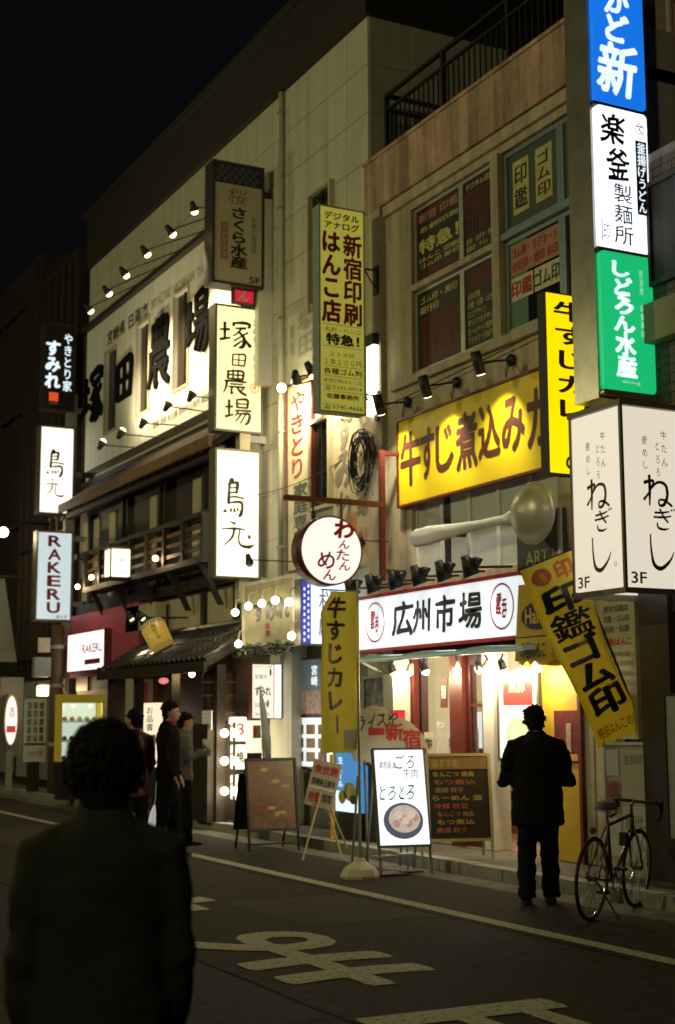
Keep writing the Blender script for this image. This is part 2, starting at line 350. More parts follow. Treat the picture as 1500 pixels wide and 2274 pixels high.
# drain slabs let in beside the kerb
gu = struct(MB().box(7.73, 8.11, 5, 36, -.02, .002).build('gutter', M_creamd))
g0_ = MB().box(7.74, 8.10, 0, .588, -.01, .006).build('slab', M_pave, gu); gme = g0_.data; bpy.data.objects.remove(g0_)
for i in range(50):
    o = bpy.data.objects.new('slab', gme); C.objects.link(o); o.parent = gu; o.location = (0, 5.0 + .6 * i, rnd.uniform(-.002, .002))
# painted edge line, a little worn, and the lettering of the stop marking
ln = MB(); y = -6
while y < 60:
    w = rnd.uniform(-.006, .006); ln.add([(6.42 + w, y, .004), (6.575 + w, y, .004), (6.575 + w, y + 1.5, .004), (6.42 + w, y + 1.5, .004)], [(0, 1, 2, 3)]); y += 1.5
struct(ln.build('edge_line', M_paint))
def road_char(ch, x0, x1, ynear, yfar):
    F = Fr((x1, yfar, .005), (-1, 0, 0), (0, -1, 0))
    return struct(MB().text(F, ch, 0, x1 - x0, 0, yfar - ynear, 0, bold=.022).build('road_lettering', M_paint))
a = P(880, 2182, Z=0); b = P(590, 2135, Z=0); c_ = P(945, 2148, Z=0); d_ = P(520, 2052, Z=0)
X0, X1 = 3.93, 5.02
road_char('ま', X0 - .05, X1 - .08, a.y, a.y + 2.25)
ts = P(1120, 2232, Z=0).y
road_char('止', X0 - .15, X1 - .05, ts - 2.2, ts)
road_char('れ', X0 - .05, X1 + .05, a.y + 3.75, a.y + 6.1)
# patched asphalt, long seams and a manhole lid
for k, (x0, x1, y0, y1, m_) in enumerate(((2.6, 3.7, 7.2, 13.5, 0), (5.1, 6.3, 10.4, 12.1, 1), (-.5, 1.9, 13.0, 17.5, 0), (4.9, 6.2, 15.6, 22.0, 1), (1.2, 2.5, 5.0, 6.6, 1))):
    r_ = random.Random(k); n = 10; pts = [(x0 + (x1 - x0) * i / n, y0 + r_.uniform(-.04, .04)) for i in range(n)] + [(x1 + r_.uniform(-.03, .03), y0 + (y1 - y0) * i / n) for i in range(n)] + [(x1 - (x1 - x0) * i / n, y1 + r_.uniform(-.04, .04)) for i in range(n)] + [(x0 + r_.uniform(-.03, .03), y1 - (y1 - y0) * i / n) for i in range(n)]
    struct(MB().add([(x, y, .0015 + .0002 * k) for x, y in pts], [tuple(range(len(pts)))]).build('asphalt_patch', [mat('new_asphalt', (.024, .021, .018), .85, var=.4, scale=12, bump=.5, spec=.2), mat('old_asphalt', (.058, .050, .040), .9, var=.4, scale=12, bump=.5, spec=.12)][m_]))
for k, (x, y0, y1) in enumerate(((3.72, 2, 30), (1.93, 4, 26), (6.33, 8, 24))):
    r_ = random.Random(k + 9); sm = MB(); y = y0; xx = x
    while y < y1:
        nx = x + r_.uniform(-.02, .02); sm.add([(xx - .012, y, .0028), (xx + .012, y, .0028), (nx + .012, y + .5, .0028), (nx - .012, y + .5, .0028)], [(0, 1, 2, 3)]); xx = nx; y += .5
    struct(sm.build('tar_seam', mat('tar', (.012, .011, .010), .95, spec=.05)))
mh = MB(); mh.disc(Fr((5.2, 14.6, .004), (1, 0, 0), (0, 1, 0)), 0, 0, .31, .0, 28)
mo = thing('manhole_cover', 'round iron manhole lid let into the dark asphalt', 'manhole', (5.2, 14.6, 0))
mh.build('lid', mat('iron', (.05, .045, .04), .5, metal=.6, var=.4, scale=40, bump=.6), mo)
MB().disc(Fr((5.2, 14.6, .004), (1, 0, 0), (0, 1, 0)), 0, 0, .34, .0, 28, .312).build('rim', M_kerb, mo)
# ---------------------------------------------------------------- cream tiled building
Y0, Y1, ZT = 16.8, 29.8, P(832, 24, X=FX).z
cb = thing('cream_building', 'tall cream tiled building with a dark parapet behind the white restaurant board', 'building', (11.5, 23, 0))
MB().box(FX, 15, Y0, Y1, 0, ZT).build('wall', M_creamd, cb)
fs = MB().box(FX - .10, 15.1, Y0 - .10, Y1 + .05, ZT, ZT + 1.15)
fs.build('parapet', M_fascia, cb)
MB().box(FX - .18, 15.2, Y0 - .18, Y1 + .08, ZT + 1.15, ZT + 1.28).build('coping', M_fascia, cb)
pw, ph = .65, .72
pm = MB().fbox(Fr((0, 0, 0), (0, -1, 0), (0, 0, 1)), -pw / 2 + .006, pw / 2 - .006, .005, ph - .005, 0, .014)
pan0 = pm.build('panel', M_cream, None); pmesh = pan0.data; pof = pan0.location.copy(); bpy.data.objects.remove(pan0)
def panel(F3, parent, rz=0):
    o = bpy.data.objects.new('panel', pmesh); C.objects.link(o); o.parent = parent
    v = Vector(pof); v.rotate(Matrix.Rotation(rz, 3, 'Z'))
    o.location = Vector(F3) + v - root_loc(parent); o.rotation_euler.z = rz; return o
for i in range(20):
    for j in range(17):
        y = Y0 + pw * (i + .5); z = ZT - ph * (j + 1)
        if z < 2.6 or (y > 21.4 and z < 6.4) or (20.7 < y < 28.4 and 6.75 < z < 8.85): continue
        if y > 21.2 and z < 5.0: continue
        panel((FX - .001, y, z), cb)
for i in range(8):
    for j in range(4): panel((FX + pw * (i + .5), Y0 - .001, ZT - ph * (j + 1)), cb, R(90))
def slit_window(parent, rect, X=FX, dep=.10, pane=M_glass, frm=M_plaster):
    y0, y1, z0, z1 = rect; F = wallF(y1, z0, X); w = y1 - y0; h = z1 - z0; t = .05
    fr = holed(F, -t, w + t, -t, h + t, [(0, w, 0, h)], 0.0, dep).build('window', frm, parent)
    MB().sheet(F, 0, w, 0, h, .02).build('pane', pane, fr)
    MB().fbox(F, w * .5 - .012, w * .5 + .012, 0, h, .021, .04).build('mullion', M_black, fr)
    return fr
slit_window(cb, fac(697, 440, 700, 742))
slit_window(cb, fac(700, 945, 1130, 740))
# downpipes
dp = MB(); yy = P(634, 300, X=FX).y
dp.tube([(FX - .07, yy, ZT - .02), (FX - .07, yy, 3.2)], .045, 10); dp.build('downpipe', M_cream, cb, True)
for z in (4.2, 6.0, 7.8, 9.6, 11.2):
    MB().box(FX - .125, FX - .012, yy - .055, yy + .055, z, z + .04).build('pipe_clip', M_grey, cb)
# ---------------------------------------------------------------- pink building (curry and stamp shops)
PY0, PY1, PZ = 11.55, 16.78, P(835, 354, X=FX - .1).z
pb = thing('stained_building', 'low stained pinkish concrete building with stickered windows and roof railing', 'building', (11.5, 14.2, 0))
WL = fac(912, 467, 833, 1090)                   # sticker window, far half
WR_ = fac(1118, 375, 762, 1345)                 # window, near half
LW = fac(912, 1105, 1300, 1245)                 # white panelled window behind the spoon
zt2, zb2 = WL[3], WL[2]
SHOP = (13.05, 16.55, .13, 2.62)
yA = WL[1]; yB = PY0 + .25
F = wallF(PY1, 0)
def hl(y0, y1, z0, z1): return (PY1 - y1, PY1 - y0, z0, z1)
LWz0, LWz1 = 3.35, 4.42
LWy0, LWy1 = P(1240, 1150, X=FX).y, P(915, 1150, X=FX).y
holed(F, 0, PY1 - PY0, 0, zt2 + .25, [hl(yB, yA, zb2, zt2), hl(LWy0, LWy1, LWz0, LWz1), hl(SHOP[0], SHOP[1], .13, SHOP[3])], -.25, 0).build('wall', M_beige, pb)
MB().box(FX + .02, 15, PY0, PY1, zt2 + .25, zt2 + .4).build('floor_slab', M_beige, pb)
MB().box(FX - .10, FX + .22, PY0, PY1, zt2 + .262, PZ).build('parapet', M_pink, pb)
MB().box(FX - .13, FX + .25, PY0, PY1, PZ, PZ + .05).build('coping', M_pink, pb)
MB().box(FX - .06, FX - .002, PY0, PY1 - .45, zt2 + .10, zt2 + .25).build('lintel', M_beige, pb)
MB().box(FX - .07, FX - .002, PY0, PY1 - .6, zb2 - .14, zb2 - .03).build('sill', M_beige, pb)
MB().box(FX - .09, FX - .003, PY1 - .42, PY1, .13, zt2 + .26).build('pilaster', M_beige, pb)
MB().box(FX + .25, 15, PY1 - .15, PY1 - .02, 0, PZ - .1).build('party_wall', M_beige, pb)
MB().box(FX + .25, 15, PY0, PY0 + .15, 0, PZ - .1).build('end_wall', M_beige, pb)
MB().box(FX + .27, 15, PY0 + .2, PY1 - .2, zt2 + .41, zt2 + .5).build('roof', M_fascia, pb)
MB().box(12.2, 14.8, PY0 + .2, PY0 + 2.6, zt2 + .5, 12.5).build('penthouse', mat('dim_render', (.16, .13, .10), .8, var=.2), pb)
# ribbed door and drainpipe of the roof storey
MB().cyl((10.6, PY0 + .5, 8.9), (10.6, PY0 + .5, 12.4), .045).build('downpipe', M_beige, pb)
MB().box(10.9, 11.3, PY0 + .2, PY0 + .9, zt2 + .5, 12.5).build('roof_column', M_pink, pb)
# roof railing
rl = thing('roof_railing', 'black iron railing round the roof terrace above the stained parapet', 'railing', (FX + .3, 15, PZ))
ry1 = P(858, 250, X=FX + .05).y; rx = FX + .06; rzt = P(858, 210, X=rx).z
rb = MB(); rb.box(rx - .025, rx + .025, PY0 + .3, ry1, rzt - .05, rzt); rb.build('top_rail', M_black, rl)
MB().box(rx - .02, rx + .02, PY0 + .3, ry1, rzt - .26, rzt - .22).build('mid_rail', M_black, rl)
MB().box(rx - .02, rx + 3, ry1 - .02, ry1 + .03, rzt - .05, rzt + .001).build('top_rail', M_black, rl)
MB().box(rx - .02, rx + 3, ry1 - .015, ry1 + .02, rzt - .26, rzt - .22).build('mid_rail', M_black, rl)
y = ry1
k = 0
while y > PY0 + .4:
    t = .028 if k % 12 == 0 else .009
    MB().box(rx - t, rx + t, y - t, y + t, PZ - .02 + .071, rzt - .051 if k % 12 == 0 else rzt - .262).build('post' if k % 12 == 0 else 'baluster', M_black, rl); y -= .125; k += 1
for i in range(1, 16): MB().box(rx + .16 * i - .009, rx + .16 * i + .009, ry1 - .009, ry1 + .009, zt2 + .5, rzt - .262).build('baluster', M_black, rl)
# windows with sticker sheets: two by two sashes far half, blue framed sashes near half
ZM = (zb2 + zt2) / 2 + .03
def sash(parent, y0, y1, z0, z1, frm, t=.045, dep=.06):
    F = wallF(y1, z0, FX); w = y1 - y0; h = z1 - z0
    f = holed(F, 0, w, 0, h, [(t, w - t, t, h - t)], -.12, -.12 + dep).build('window', frm, parent)
    MB().sheet(F, t, w - t, t, h - t, -.09).build('pane', M_glass, f)
    return f, Fr(F(t, t, -.086), F.u, F.v), w - 2 * t, h - 2 * t
M_stk = {'y': mat('sticker_yellow', (.58, .53, .20), .6, var=.3), 'r': mat('sticker_red', (.085, .012, .014), .6, var=.25), 'k': M_ink, 'w': mat('sticker_white', (.62, .60, .46), .6, var=.15), 'p': mat('sticker_pink', (.42, .22, .18), .6, var=.15), 'g': mat('sticker_green', (.06, .085, .06), .6, var=.2)}
def sheet_on(parent, F, a0, a1, b0, b1, m, c=.003): return MB().fbox(F, a0, a1, b0, b1, c - .002, c).build('sticker', m, parent)
def words(parent, F, rows, m, a0, a1, b0, b1, c=.007, bold=.02):
    n = len(rows); h = (b1 - b0) / n
    for i, r_ in enumerate(rows):
        if r_.strip(): MB().text(F, r_, a0, a0 + (a1 - a0) * min(1, max(.35, len(r_) / max(len(q) for q in rows))), b1 - (i + .88) * h, b1 - (i + .12) * h, c, bold).build('lettering', m, parent)
ysplit = P(1017, 600, X=FX).y; yend = P(1098, 650, X=FX).y
f, G, w, h = sash(pb, ysplit, yA, ZM + .04, zt2, M_alu)
sheet_on(f, G, 0, w, 0, h, M_ink); sheet_on(f, G, 0, w, h * .78, h * .98, M_stk['r'], .006); sheet_on(f, G, 0, w, .02, h * .14, M_stk['r'], .006)
words(f, G, ['名刺印刷', ' '], M_stk['y'], .06, w - .06, h * .56, h * .76); words(f, G, ['特急！'], M_stk['y'], .05, w - .05, h * .34, h * .60, bold=.035)
words(f, G, ['はんこ 印刷', 'ゴム印 即日'], M_stk['y'], .05, w - .05, h * .15, h * .33)
words(f, G, ['新宿 印鑑'], M_stk['p'], .05, w - .05, h * .80, h * .96, .009)
f, G, w, h = sash(pb, yend, ysplit - .002, ZM + .04, zt2, M_alu)
sheet_on(f, G, 0, w, 0, h, M_ink); sheet_on(f, G, .02, w - .02, h * .50, h * .84, M_stk['r'], .006)
words(f, G, ['デジタル印刷'], M_stk['y'], .05, w - .05, h * .86, h * .98); words(f, G, ['印鑑'], M_dkred, .06, w * .8, h * .26, h * .5, .009, .04)
words(f, G, ['名刺・はがき・封筒', '挨拶状・チラシ'], M_stk['y'], .04, w - .04, .03, h * .24); words(f, G, ['特急名刺', '即日仕上'], M_dkred, .06, w - .06, h * .53, h * .82, .009, .03)
f, G, w, h = sash(pb, ysplit, yA, zb2, ZM - .04, M_alu)
sheet_on(f, G, 0, w, 0, h, M_ink); sheet_on(f, G, .02, w - .02, .02, h * .66, M_stk['r'], .006)
words(f, G, ['ゴム印・実印', '銀行印'], M_stk['y'], .05, w - .1, h * .7, h * .96); words(f, G, ['特急', '仕上'], M_dkred, .06, w - .06, .08, h * .6, .009, .03)
f, G, w, h = sash(pb, yend, ysplit - .002, zb2, ZM - .04, M_alu)
sheet_on(f, G, 0, w, 0, h, M_ink); sheet_on(f, G, .02, w - .02, h * .72, h * .97, M_stk['r'], .006)
words(f, G, ['名刺印刷', '封筒・伝票・はがき', 'ロゴデザイン', 'オリジナルデザイン', 'ホームページ制作', 'Ｔシャツ・のぼり'], M_stk['y'], .05, w - .05, .05, h * .70)
MB().box(FX - .03, FX + .13, yend - .16, yend - .004, zb2 - .02, zt2 + .02).build('mullion', M_beige, pb)
MB().box(FX - .02, FX + .13, yend - .003, yA, ZM - .039, ZM + .039).build('transom', M_beige, pb)
M_blue = mat('blue_grey_frame', (.26, .33, .40), .4, metal=.5, var=.15)
yv = P(1238, 500, X=FX).y; ys = yend - .165
MB().box(FX - .01, FX + .13, yB, ys, ZM + .001, ZM + .079).build('transom', M_blue, pb)
f, G, w, h = sash(pb, yv, ys, ZM + .08, zt2, M_blue, .06)
sheet_on(f, G, 0, w, 0, h, M_stk['g'])
for k, t in enumerate(('印鑑', 'ゴム印')):
    a0 = .10 + k * (w - .08) / 2; a1 = a0 + (w - .36) / 2
    sheet_on(f, G, a0, a1, .14, h - .10, M_stk['y'], .006); MB().vtext(G, t, a0 + .01, a1 - .01, .18, h - .14, .01, .01).build('lettering', M_ink, f)
f, G, w, h = sash(pb, yB, yv - .003, ZM + .08, zt2, M_blue, .06)
sheet_on(f, G, 0, w, 0, h, M_stk['g']); sheet_on(f, G, .08, .42, .14, h - .1, M_stk['y'], .006); MB().vtext(G, '名刺', .1, .4, .18, h - .14, .01, .01).build('lettering', M_ink, f)
f, G, w, h = sash(pb, yv, ys, zb2, ZM, M_blue, .06)
sheet_on(f, G, 0, w * .35, 0, h, mat('green_blind', (.11, .20, .15), .6, var=.1)); sheet_on(f, G, .02, w - .02, h * .62, h * .98, M_stk['p'], .006); words(f, G, ['ゴム印・ラミネート', '会社印・認印 実印'], M_redink, .05, w - .05, h * .64, h * .96, .010, .02)
sheet_on(f, G, .02, w * .46, h * .32, h * .59, M_stk['w'], .006); words(f, G, ['印鑑'], M_redink, .03, w * .44, h * .33, h * .58, .010, .03)
sheet_on(f, G, w * .49, w - .02, h * .32, h * .59, M_stk['w'], .006); words(f, G, ['ゴム印'], M_ink, w * .5, w - .03, h * .33, h * .58, .010)
f, G, w, h = sash(pb, yB, yv - .003, zb2, ZM, M_blue, .06)
sheet_on(f, G, .1, .55, h * .35, h * .97, M_stk['w'], .006); MB().vtext(G, '印', .12, .53, h * .55, h * .95, .01, .02).build('lettering', M_redink, f)
# white panels of the lower window
nP = 5; wp = (LWy1 - LWy0) / nP
for i in range(nP):
    y1 = LWy1 - i * wp
    f, G, w, h = sash(pb, y1 - wp + .004, y1 - .004, LWz0, LWz1, M_white, .03)
    m_ = M_ink if i in (1, ) else mat('white_panel', (.50, .54, .52), .5, var=.08)
    if i == 1: sheet_on(f, G, .0, w * .25, 0, h, M_ink); sheet_on(f, G, w * .27, w, 0, h, mat('white_panel', (.50, .54, .52), .5))
    else: sheet_on(f, G, 0, w, 0, h, m_)
# ---------------------------------------------------------------- brown neighbour at the right
nb = thing('brick_building', 'brown tiled building at the right edge behind the tall pylon sign', 'building', (11, 8, 0))
M_brick = mat('brown_brick', (.10, .06, .035), .7, var=.3, scale=9)
zb_top = P(1475, 325, X=FX + .1).z
MB().box(FX + .10, 15, 3.0, PY0 - .02, 2.9, zb_top).build('wall', M_creamd, nb)
bm_ = MB().box(FX + .088, FX + .10, 0, .29, 0, .085).build('brick', M_brick, nb); bme = bm_.data; bpy.data.objects.remove(bm_)
for j in range(46):
    for i in range(6):
        o = bpy.data.objects.new('brick', bme); C.objects.link(o); o.parent = nb
        o.location = (0, PY0 - .33 - .3 * i - (.15 if j % 2 else 0), 2.92 + .095 * j)
MB().box(FX - .05, FX + .087, 3, PY0 - .02, 5.35, 5.75).build('ledge', mat('ochre_band', (.26, .18, .06), .6, var=.2), nb)
f = slit_window(nb, (PY0 - 1.4, PY0 - .62, 6.0, 7.0), FX + .085, .05, M_fascia, M_fascia)
MB().box(FX + .3, FX + .42, 3, PY0 - .02, .12, 2.9).build('entrance_wall', mat('entrance_dark', (.06, .045, .03), .6, var=.3), nb)
cl = P(1445, 1600, X=8.95).y
MB().box(8.85, FX + .3, cl - .42, cl, .12, 2.9).build('pillar', mat('dark_stone', (.05, .036, .024), .4, var=.3, scale=5), nb)
MB().box(8.9, FX + .3, 3, cl - .43, 2.6, 2.9).build('canopy', M_fascia, nb)
# ---------------------------------------------------------------- white restaurant board with the four big characters
by0, by1, bz0, bz1 = 20.05, P(192, 850, X=8.95).y, P(187, 1050, X=8.95).z, P(192, 742, X=8.95).z
BX = 8.95
bo = thing('restaurant_board', 'huge white restaurant board with black characters and three slit windows', 'sign board', (9.05, 24, bz0))
FB = wallF(by1, bz0, BX + .001); bw = by1 - by0; bh = bz1 - bz0
wins = []
for xl, yt, yb, xr in ((236, 785, 962, 262), (307, 728, 922, 333), (388, 660, 868, 420)):
    y0, y1, z0, z1 = fac(xl, yt, yb, xr, BX); wins.append((by1 - y1, by1 - y0, z0 - bz0, z1 - bz0))
M_bwhite = mat('board_white', (.74, .73, .66), .6, var=.06, scale=3, streak=.10)
holed(FB, 0, bw, 0, bh, wins, -.235, 0).build('panel', M_bwhite, bo)
for a0, a1, b0, b1 in wins:
    w = holed(FB, a0 - .035, a1 + .035, b0 - .035, b1 + .035, [(a0, a1, b0, b1)], .001, .03).build('window', M_plaster, bo)
    MB().sheet(FB, a0, a1, b0, b1, -.075).build('pane', mat('brown_pane', (.022, .013, .008), .3, var=.3), w)
    MB().fbox(FB, (a0 + a1) / 2 - .02, (a0 + a1) / 2 + .02, b0, b1, -.074, -.05).build('mullion', M_dkwood, w)
MB().fbox(FB, -.05, bw + .02, bh, bh + .10, -.2, .12).build('top_trim', M_dkwood, bo)
MB().fbox(FB, -.10, 0, -.1, bh, -.2, .04).build('end_trim', M_dkwood, bo)
for ch, xl, xr, yt, yb in (('塚', 188, 231, 838, 950), ('田', 263, 298, 800, 903), ('農', 336, 382, 722, 872), ('場', 418, 468, 665, 803)):
    y0, y1, z0, z1 = fac(xl, yt, yb, xr, BX)
    MB().brush(FB, ch, by1 - y1, by1 - y0, z0 - bz0, z1 - bz0, .002, 1.35, .05).build('letter', mat('matte_black', (.006, .006, .006), 1.0, spec=.05), bo)
def bl(t, xl, xr, yt, yb, m, bold=.01, rough=0.0):
    y0, y1, z0, z1 = fac(xl, yt, yb, xr, BX); return MB().text(FB, t, by1 - y1, by1 - y0, z0 - bz0, z1 - bz0, .004, bold, rough=rough).build('lettering', m, bo)
bl('宮崎県', 240, 278, 738, 768, M_ink, .02, .02); bl('日南市', 287, 330, 700, 732, M_ink, .02, .02); M_faint = mat('faint_ink', (.36, .35, .30), .6)
bl('MIYAZAKI', 337, 380, 668, 690, M_faint); bl('NICHINAN', 386, 432, 634, 655, M_faint); bl('TSUKADA', 438, 490, 597, 618, M_faint)
bl('じとっこ 若鶏 地鶏 炭火焼 宮崎県日南市 塚田農場', 312, 480, 953, 968, M_greyink)
# spotlights on arms above and below the board
def arm_spot(label, base, head, target, energy, size=75, up=False, col=(1, .80, .48), on=True, grp=None, hs=1.0, rec=False):
    t = thing('spotlight', label, 'spotlight', base, grp)
    base = Vector(base); head = Vector(head); tg = Vector(target)
    MB().tube([base, base + (head - base) * .5, head], .012 * hs, 6).build('arm', M_black, t)
    d = (tg - head).normalized()
    F = Fr(head, d.orthogonal(), d.cross(d.orthogonal()).normalized())
    if F.n.dot(d) < 0: F = Fr(head, d.cross(d.orthogonal()).normalized(), d.orthogonal())
    MB().lathe(F, [(.0, -.10 * hs), (.035 * hs, -.10 * hs), (.05 * hs, -.03 * hs), (.075 * hs, .07 * hs), (.068 * hs, .07 * hs), (.045 * hs, -.02 * hs)], 12).build('head', M_black, t, True)
    if rec: MB().lathe(F, [(.0, .03 * hs), (.04 * hs, .02 * hs), (.05 * hs, .0)], 12).build('bulb', M_bulb, t, True)
    else: MB().lathe(F, [(.0, .125 * hs), (.035 * hs, .118 * hs), (.056 * hs, .095 * hs), (.06 * hs, .06 * hs)], 12).build('bulb', M_bulb if on else M_grey, t, True)
    if on: lamp('SPOT', head + d * .15 * hs, energy, col, tg, size, .05, 1.0, t)
    return t
tops = [(430, 460), (378, 512), (322, 557), (275, 604), (237, 645), (196, 684)]
where = ['nearest to the fish shop sign', 'second from the fish shop sign', 'third from the fish shop sign', 'fourth from the fish shop sign', 'fifth from the fish shop sign', 'farthest from the fish shop sign']
for (x, y), wq in zip(tops, where):
    h = P(x, y, X=8.15 if x > 400 else 7.65); arm_spot('black arm spotlight above the white board, ' + wq, (BX - .05, h.y, bz1 + .05), h, (BX + .1, h.y + (.6 if x > 400 else 0), bz0 + .9), 100 if x > 400 else 300 + (380 - x) * 1.3, 66 if x > 400 else 82, grp='spotlights above the board')
lows = [(425, 880), (372, 902), (318, 940), (268, 964), (225, 988)]
for k, (x, y) in enumerate(lows):
    h = P(x, y, X=8.1)
    arm_spot('black arm spotlight below the white board, number %s from the near end' % ['one', 'two', 'three', 'four', 'five'][k], (BX - .01, h.y, bz0 - .12), h, (BX + .1, h.y, bz0 + 1.6), (25, 35, 60, 85, 120)[k], 120, grp='spotlights below the board')
# ---------------------------------------------------------------- blade signs
def blade(name, label, rect, Y, dep, face, case, border=.03, cat='sign', texts=(), sub=None, back=True, round_=0.0):
    x0, x1, z0, z1 = rect
    t = thing(name, label, cat, ((x0 + x1) / 2, Y + dep / 2, z0)); F = bladeF(x0, z0, Y); w = x1 - x0; h = z1 - z0
    holed(F, 0, w, 0, h, [(border, w - border, border, h - border)], -dep, 0).build('casing', case, t)
    p = MB().fbox(F, border - .001, w - border + .001, border - .001, h - border + .001, -dep + .012, -.012).build('panel', face, t)
    FF = Fr(F(0, 0, -.012), F.u, F.v)
    return t, FF, w, h, p
def letters(t, m, *ops):
    for op in ops:
        if op[0] == 'vtext' and (op[4] - op[3]) > .13:            # large characters are pieces of their own
            F_, s_, a0_, a1_, b0_, b1_ = op[1:7]; n_ = len(s_); hh_ = (b1_ - b0_) / n_
            for i_, ch_ in enumerate(s_):
                if ch_ != ' ': MB().vtext(F_, ch_, a0_, a1_, b1_ - (i_ + 1) * hh_, b1_ - i_ * hh_, *op[7:]).build('letter', m, t)
        else:
            mb = MB(); getattr(mb, op[0])(*op[1:]); mb.build('lettering', m, t)
M_case = mat('sign_casing', (.17, .165, .13), .5, metal=.3, var=.2); M_cased = mat('dark_casing', (.035, .033, .03), .5, var=.2)
SY = 20.2
# fish shop sign, unlit
t, F, w, h, p = blade('fish_restaurant_sign', 'unlit fish restaurant sign with a dark scale pattern, topmost of its stack', bla(474, 352, 626, 588, SY - .25), SY - .25, .34, mat('old_acrylic', (.50, .45, .33), .5, var=.08), M_cased, .04)
MB().fbox(F, .04, w - .04, h * .82, h - .04, 0, .004).build('pattern_band', mat('navy', (.02, .028, .05), .5), t)
sc = MB()
for j in range(4):
    for i in range(6):
        sc.disc(F, .09 + (w - .16) * (i + .5 * (j % 2)) / 6, h * .85 + j * .065, .03, .008, 8, .022)
sc.build('scale_pattern', mat('scale_grey', (.25, .27, .28), .5), t)
letters(t, M_ink, ('vtext', F, 'さくら水産', w * .34, w * .68, h * .14, h * .64, .004, .035, .95, .006), ('text', F, '5F', w * .72, w * .92, h * .035, h * .085, .004, .02))
letters(t, M_greyink, ('vtext', F, '魚屋の居酒屋', w * .74, w * .86, h * .28, h * .58, .004, .0))
letters(t, mat('faded_red', (.38, .13, .09), .6), ('text', F, '桜', w * .30, w * .66, h * .66, h * .79, .004, .0, 0, .01), ('sheet', F, w * .16, w * .30, h * .20, h * .50, .004))
letters(t, mat('faded_paper', (.5, .42, .32), .6), ('vtext', F, '海鮮居酒屋', w * .175, w * .285, h * .21, h * .49, .007, .01))
# small red emblem sign in the gap
t, F, w, h, p = blade('red_emblem_sign', 'small red square emblem sign squeezed between two stacked signs', bla(520, 640, 671, 566, SY - .1), SY - .1, .12, lit('red_lit', (.60, .015, .04), .9), M_cased, .015)
letters(t, M_white, ('text', F, 'ん', w * .25, w * .75, h * .2, h * .85, .004, .03, .3))
# yellow farm sign
t, F, w, h, p = blade('farm_restaurant_sign', 'warm yellow lit sign with four brush characters and a round red stamp', bla(479, 672, 955, 585, SY), SY, .26, lit('warm_yellow_lit', (1.0, .88, .40), 1.3), M_case, .035)
for k, (ch, u0, u1, v0, v1) in enumerate((('塚', .10, .74, .66, .88), ('田', .34, .66, .51, .63), ('農', .18, .68, .29, .49), ('場', .22, .76, .06, .27))): letters(t, M_ink, ('brush', F, ch, w * u0, w * u1, h * v0, h * v1, .004, 1.15))
letters(t, M_greyink, ('vtext', F, '宮崎県 日南市', w * .76, w * .92, h * .42, h * .92, .004, 0, .8, .01))
letters(t, mat('orange_ink', (.75, .22, .03), .5), ('disc', F, w * .83, h * .36, .085, .004, 24, .072), ('disc', F, w * .83, h * .36, .062, .004, 24, .055), ('text', F, '農', w * .83 - .035, w * .83 + .035, h * .36 - .035, h * .36 + .035, .004, .01))
# white bird sign
t, F, w, h, p = blade('bird_restaurant_sign', 'tall white lit sign with two black brush characters, lowest of the near stack', bla(479, 993, 1283, 580, SY), SY, .26, lit('warm_white_lit', (1.0, .93, .64), 1.6), M_case, .035)
letters(t, M_ink, ('brush', F, '鳥', w * .22, w * .66, h * .47, h * .77, .004, 1.3), ('brush', F, '元', w * .16, w * .86, h * .24, h * .44, .004, 1.0))
letters(t, mat('pale_ink', (.72, .66, .45), .6), ('vtext', F, '炭火串焼と水炊き', w * .74, w * .84, h * .38, h * .80, .004, 0))
letters(t, M_redink, ('sheet', F, w * .72, w * .79, h * .31, h * .34, .004))
# post that carries the stack
t = thing('sign_post', 'cream steel post carrying the near stack of lit signs', 'post', (8.9, SY + .12, 0))
MB().box(8.72, 8.9, SY + .03, SY + .2, 3.4, 10.1).build('post', M_plaster, t)
for z in (3.7, 5.95, 8.2, 9.7): MB().box(8.9, 9.19, SY + .07, SY + .15, z, z + .12).build('bracket', M_grey, t)
# far stack at the left
LY = 29.3
t, F, w, h, p = blade('yakitori_sign', 'black sign with white kana and a red square, topmost of the far stack', bla(98, 714, 908, 170, LY), LY, .28, mat('black_acrylic', (.012, .012, .012), .3), M_cased, .04)
M_cold = lit('cold_white_letters', (.80, .93, 1.0), 1.1)
letters(t, M_cold, ('vtext', F, 'すみれ', w * .08, w * .55, h * .24, h * .80, .006, .045, .95, .01), ('vtext', F, 'やきとり家', w * .62, w * .92, h * .22, h * .90, .006, .02, .9))
letters(t, lit('red_square', (.75, .08, .02), .9), ('sheet', F, w * .22, w * .5, h * .10, h * .20, .006))
letters(t, M_white, ('text', F, 'SUMIRE', w * .22, w * .5, h * .065, h * .085, .006))
t, F, w, h, p = blade('bird_restaurant_sign', 'white lit sign with thin brush characters, middle of the far stack', bla(90, 943, 1140, 168, LY), LY, .28, lit('neutral_white_lit', (1.0, .95, .78), 1.3), M_case, .035)
letters(t, M_ink, ('brush', F, '鳥', w * .24, w * .72, h * .42, h * .73, .006, 1.25), ('brush', F, '元', w * .18, w * .74, h * .20, h * .40, .006, .8))
t, F, w, h, p = blade('cafe_sign', 'pale blue white lit sign with red vertical capitals, lowest of the far stack', bla(83, 1177, 1378, 164, LY), LY, .28, lit('cold_white_lit', (.70, .82, .86), .80), M_case, .035)
mb = MB()
for k, ch in enumerate('RAKERU'): MB().text(F, ch, w * .33, w * .66, h * (.83 - k * .148), h * (.83 - k * .148) + h * .115, .006, .03).build('letter', mat('wine_ink', (.32, .02, .035), .5), t)
letters(t, M_greyink, ('text', F, 'B1F', w * .58, w * .88, h * .03, h * .065, .006))
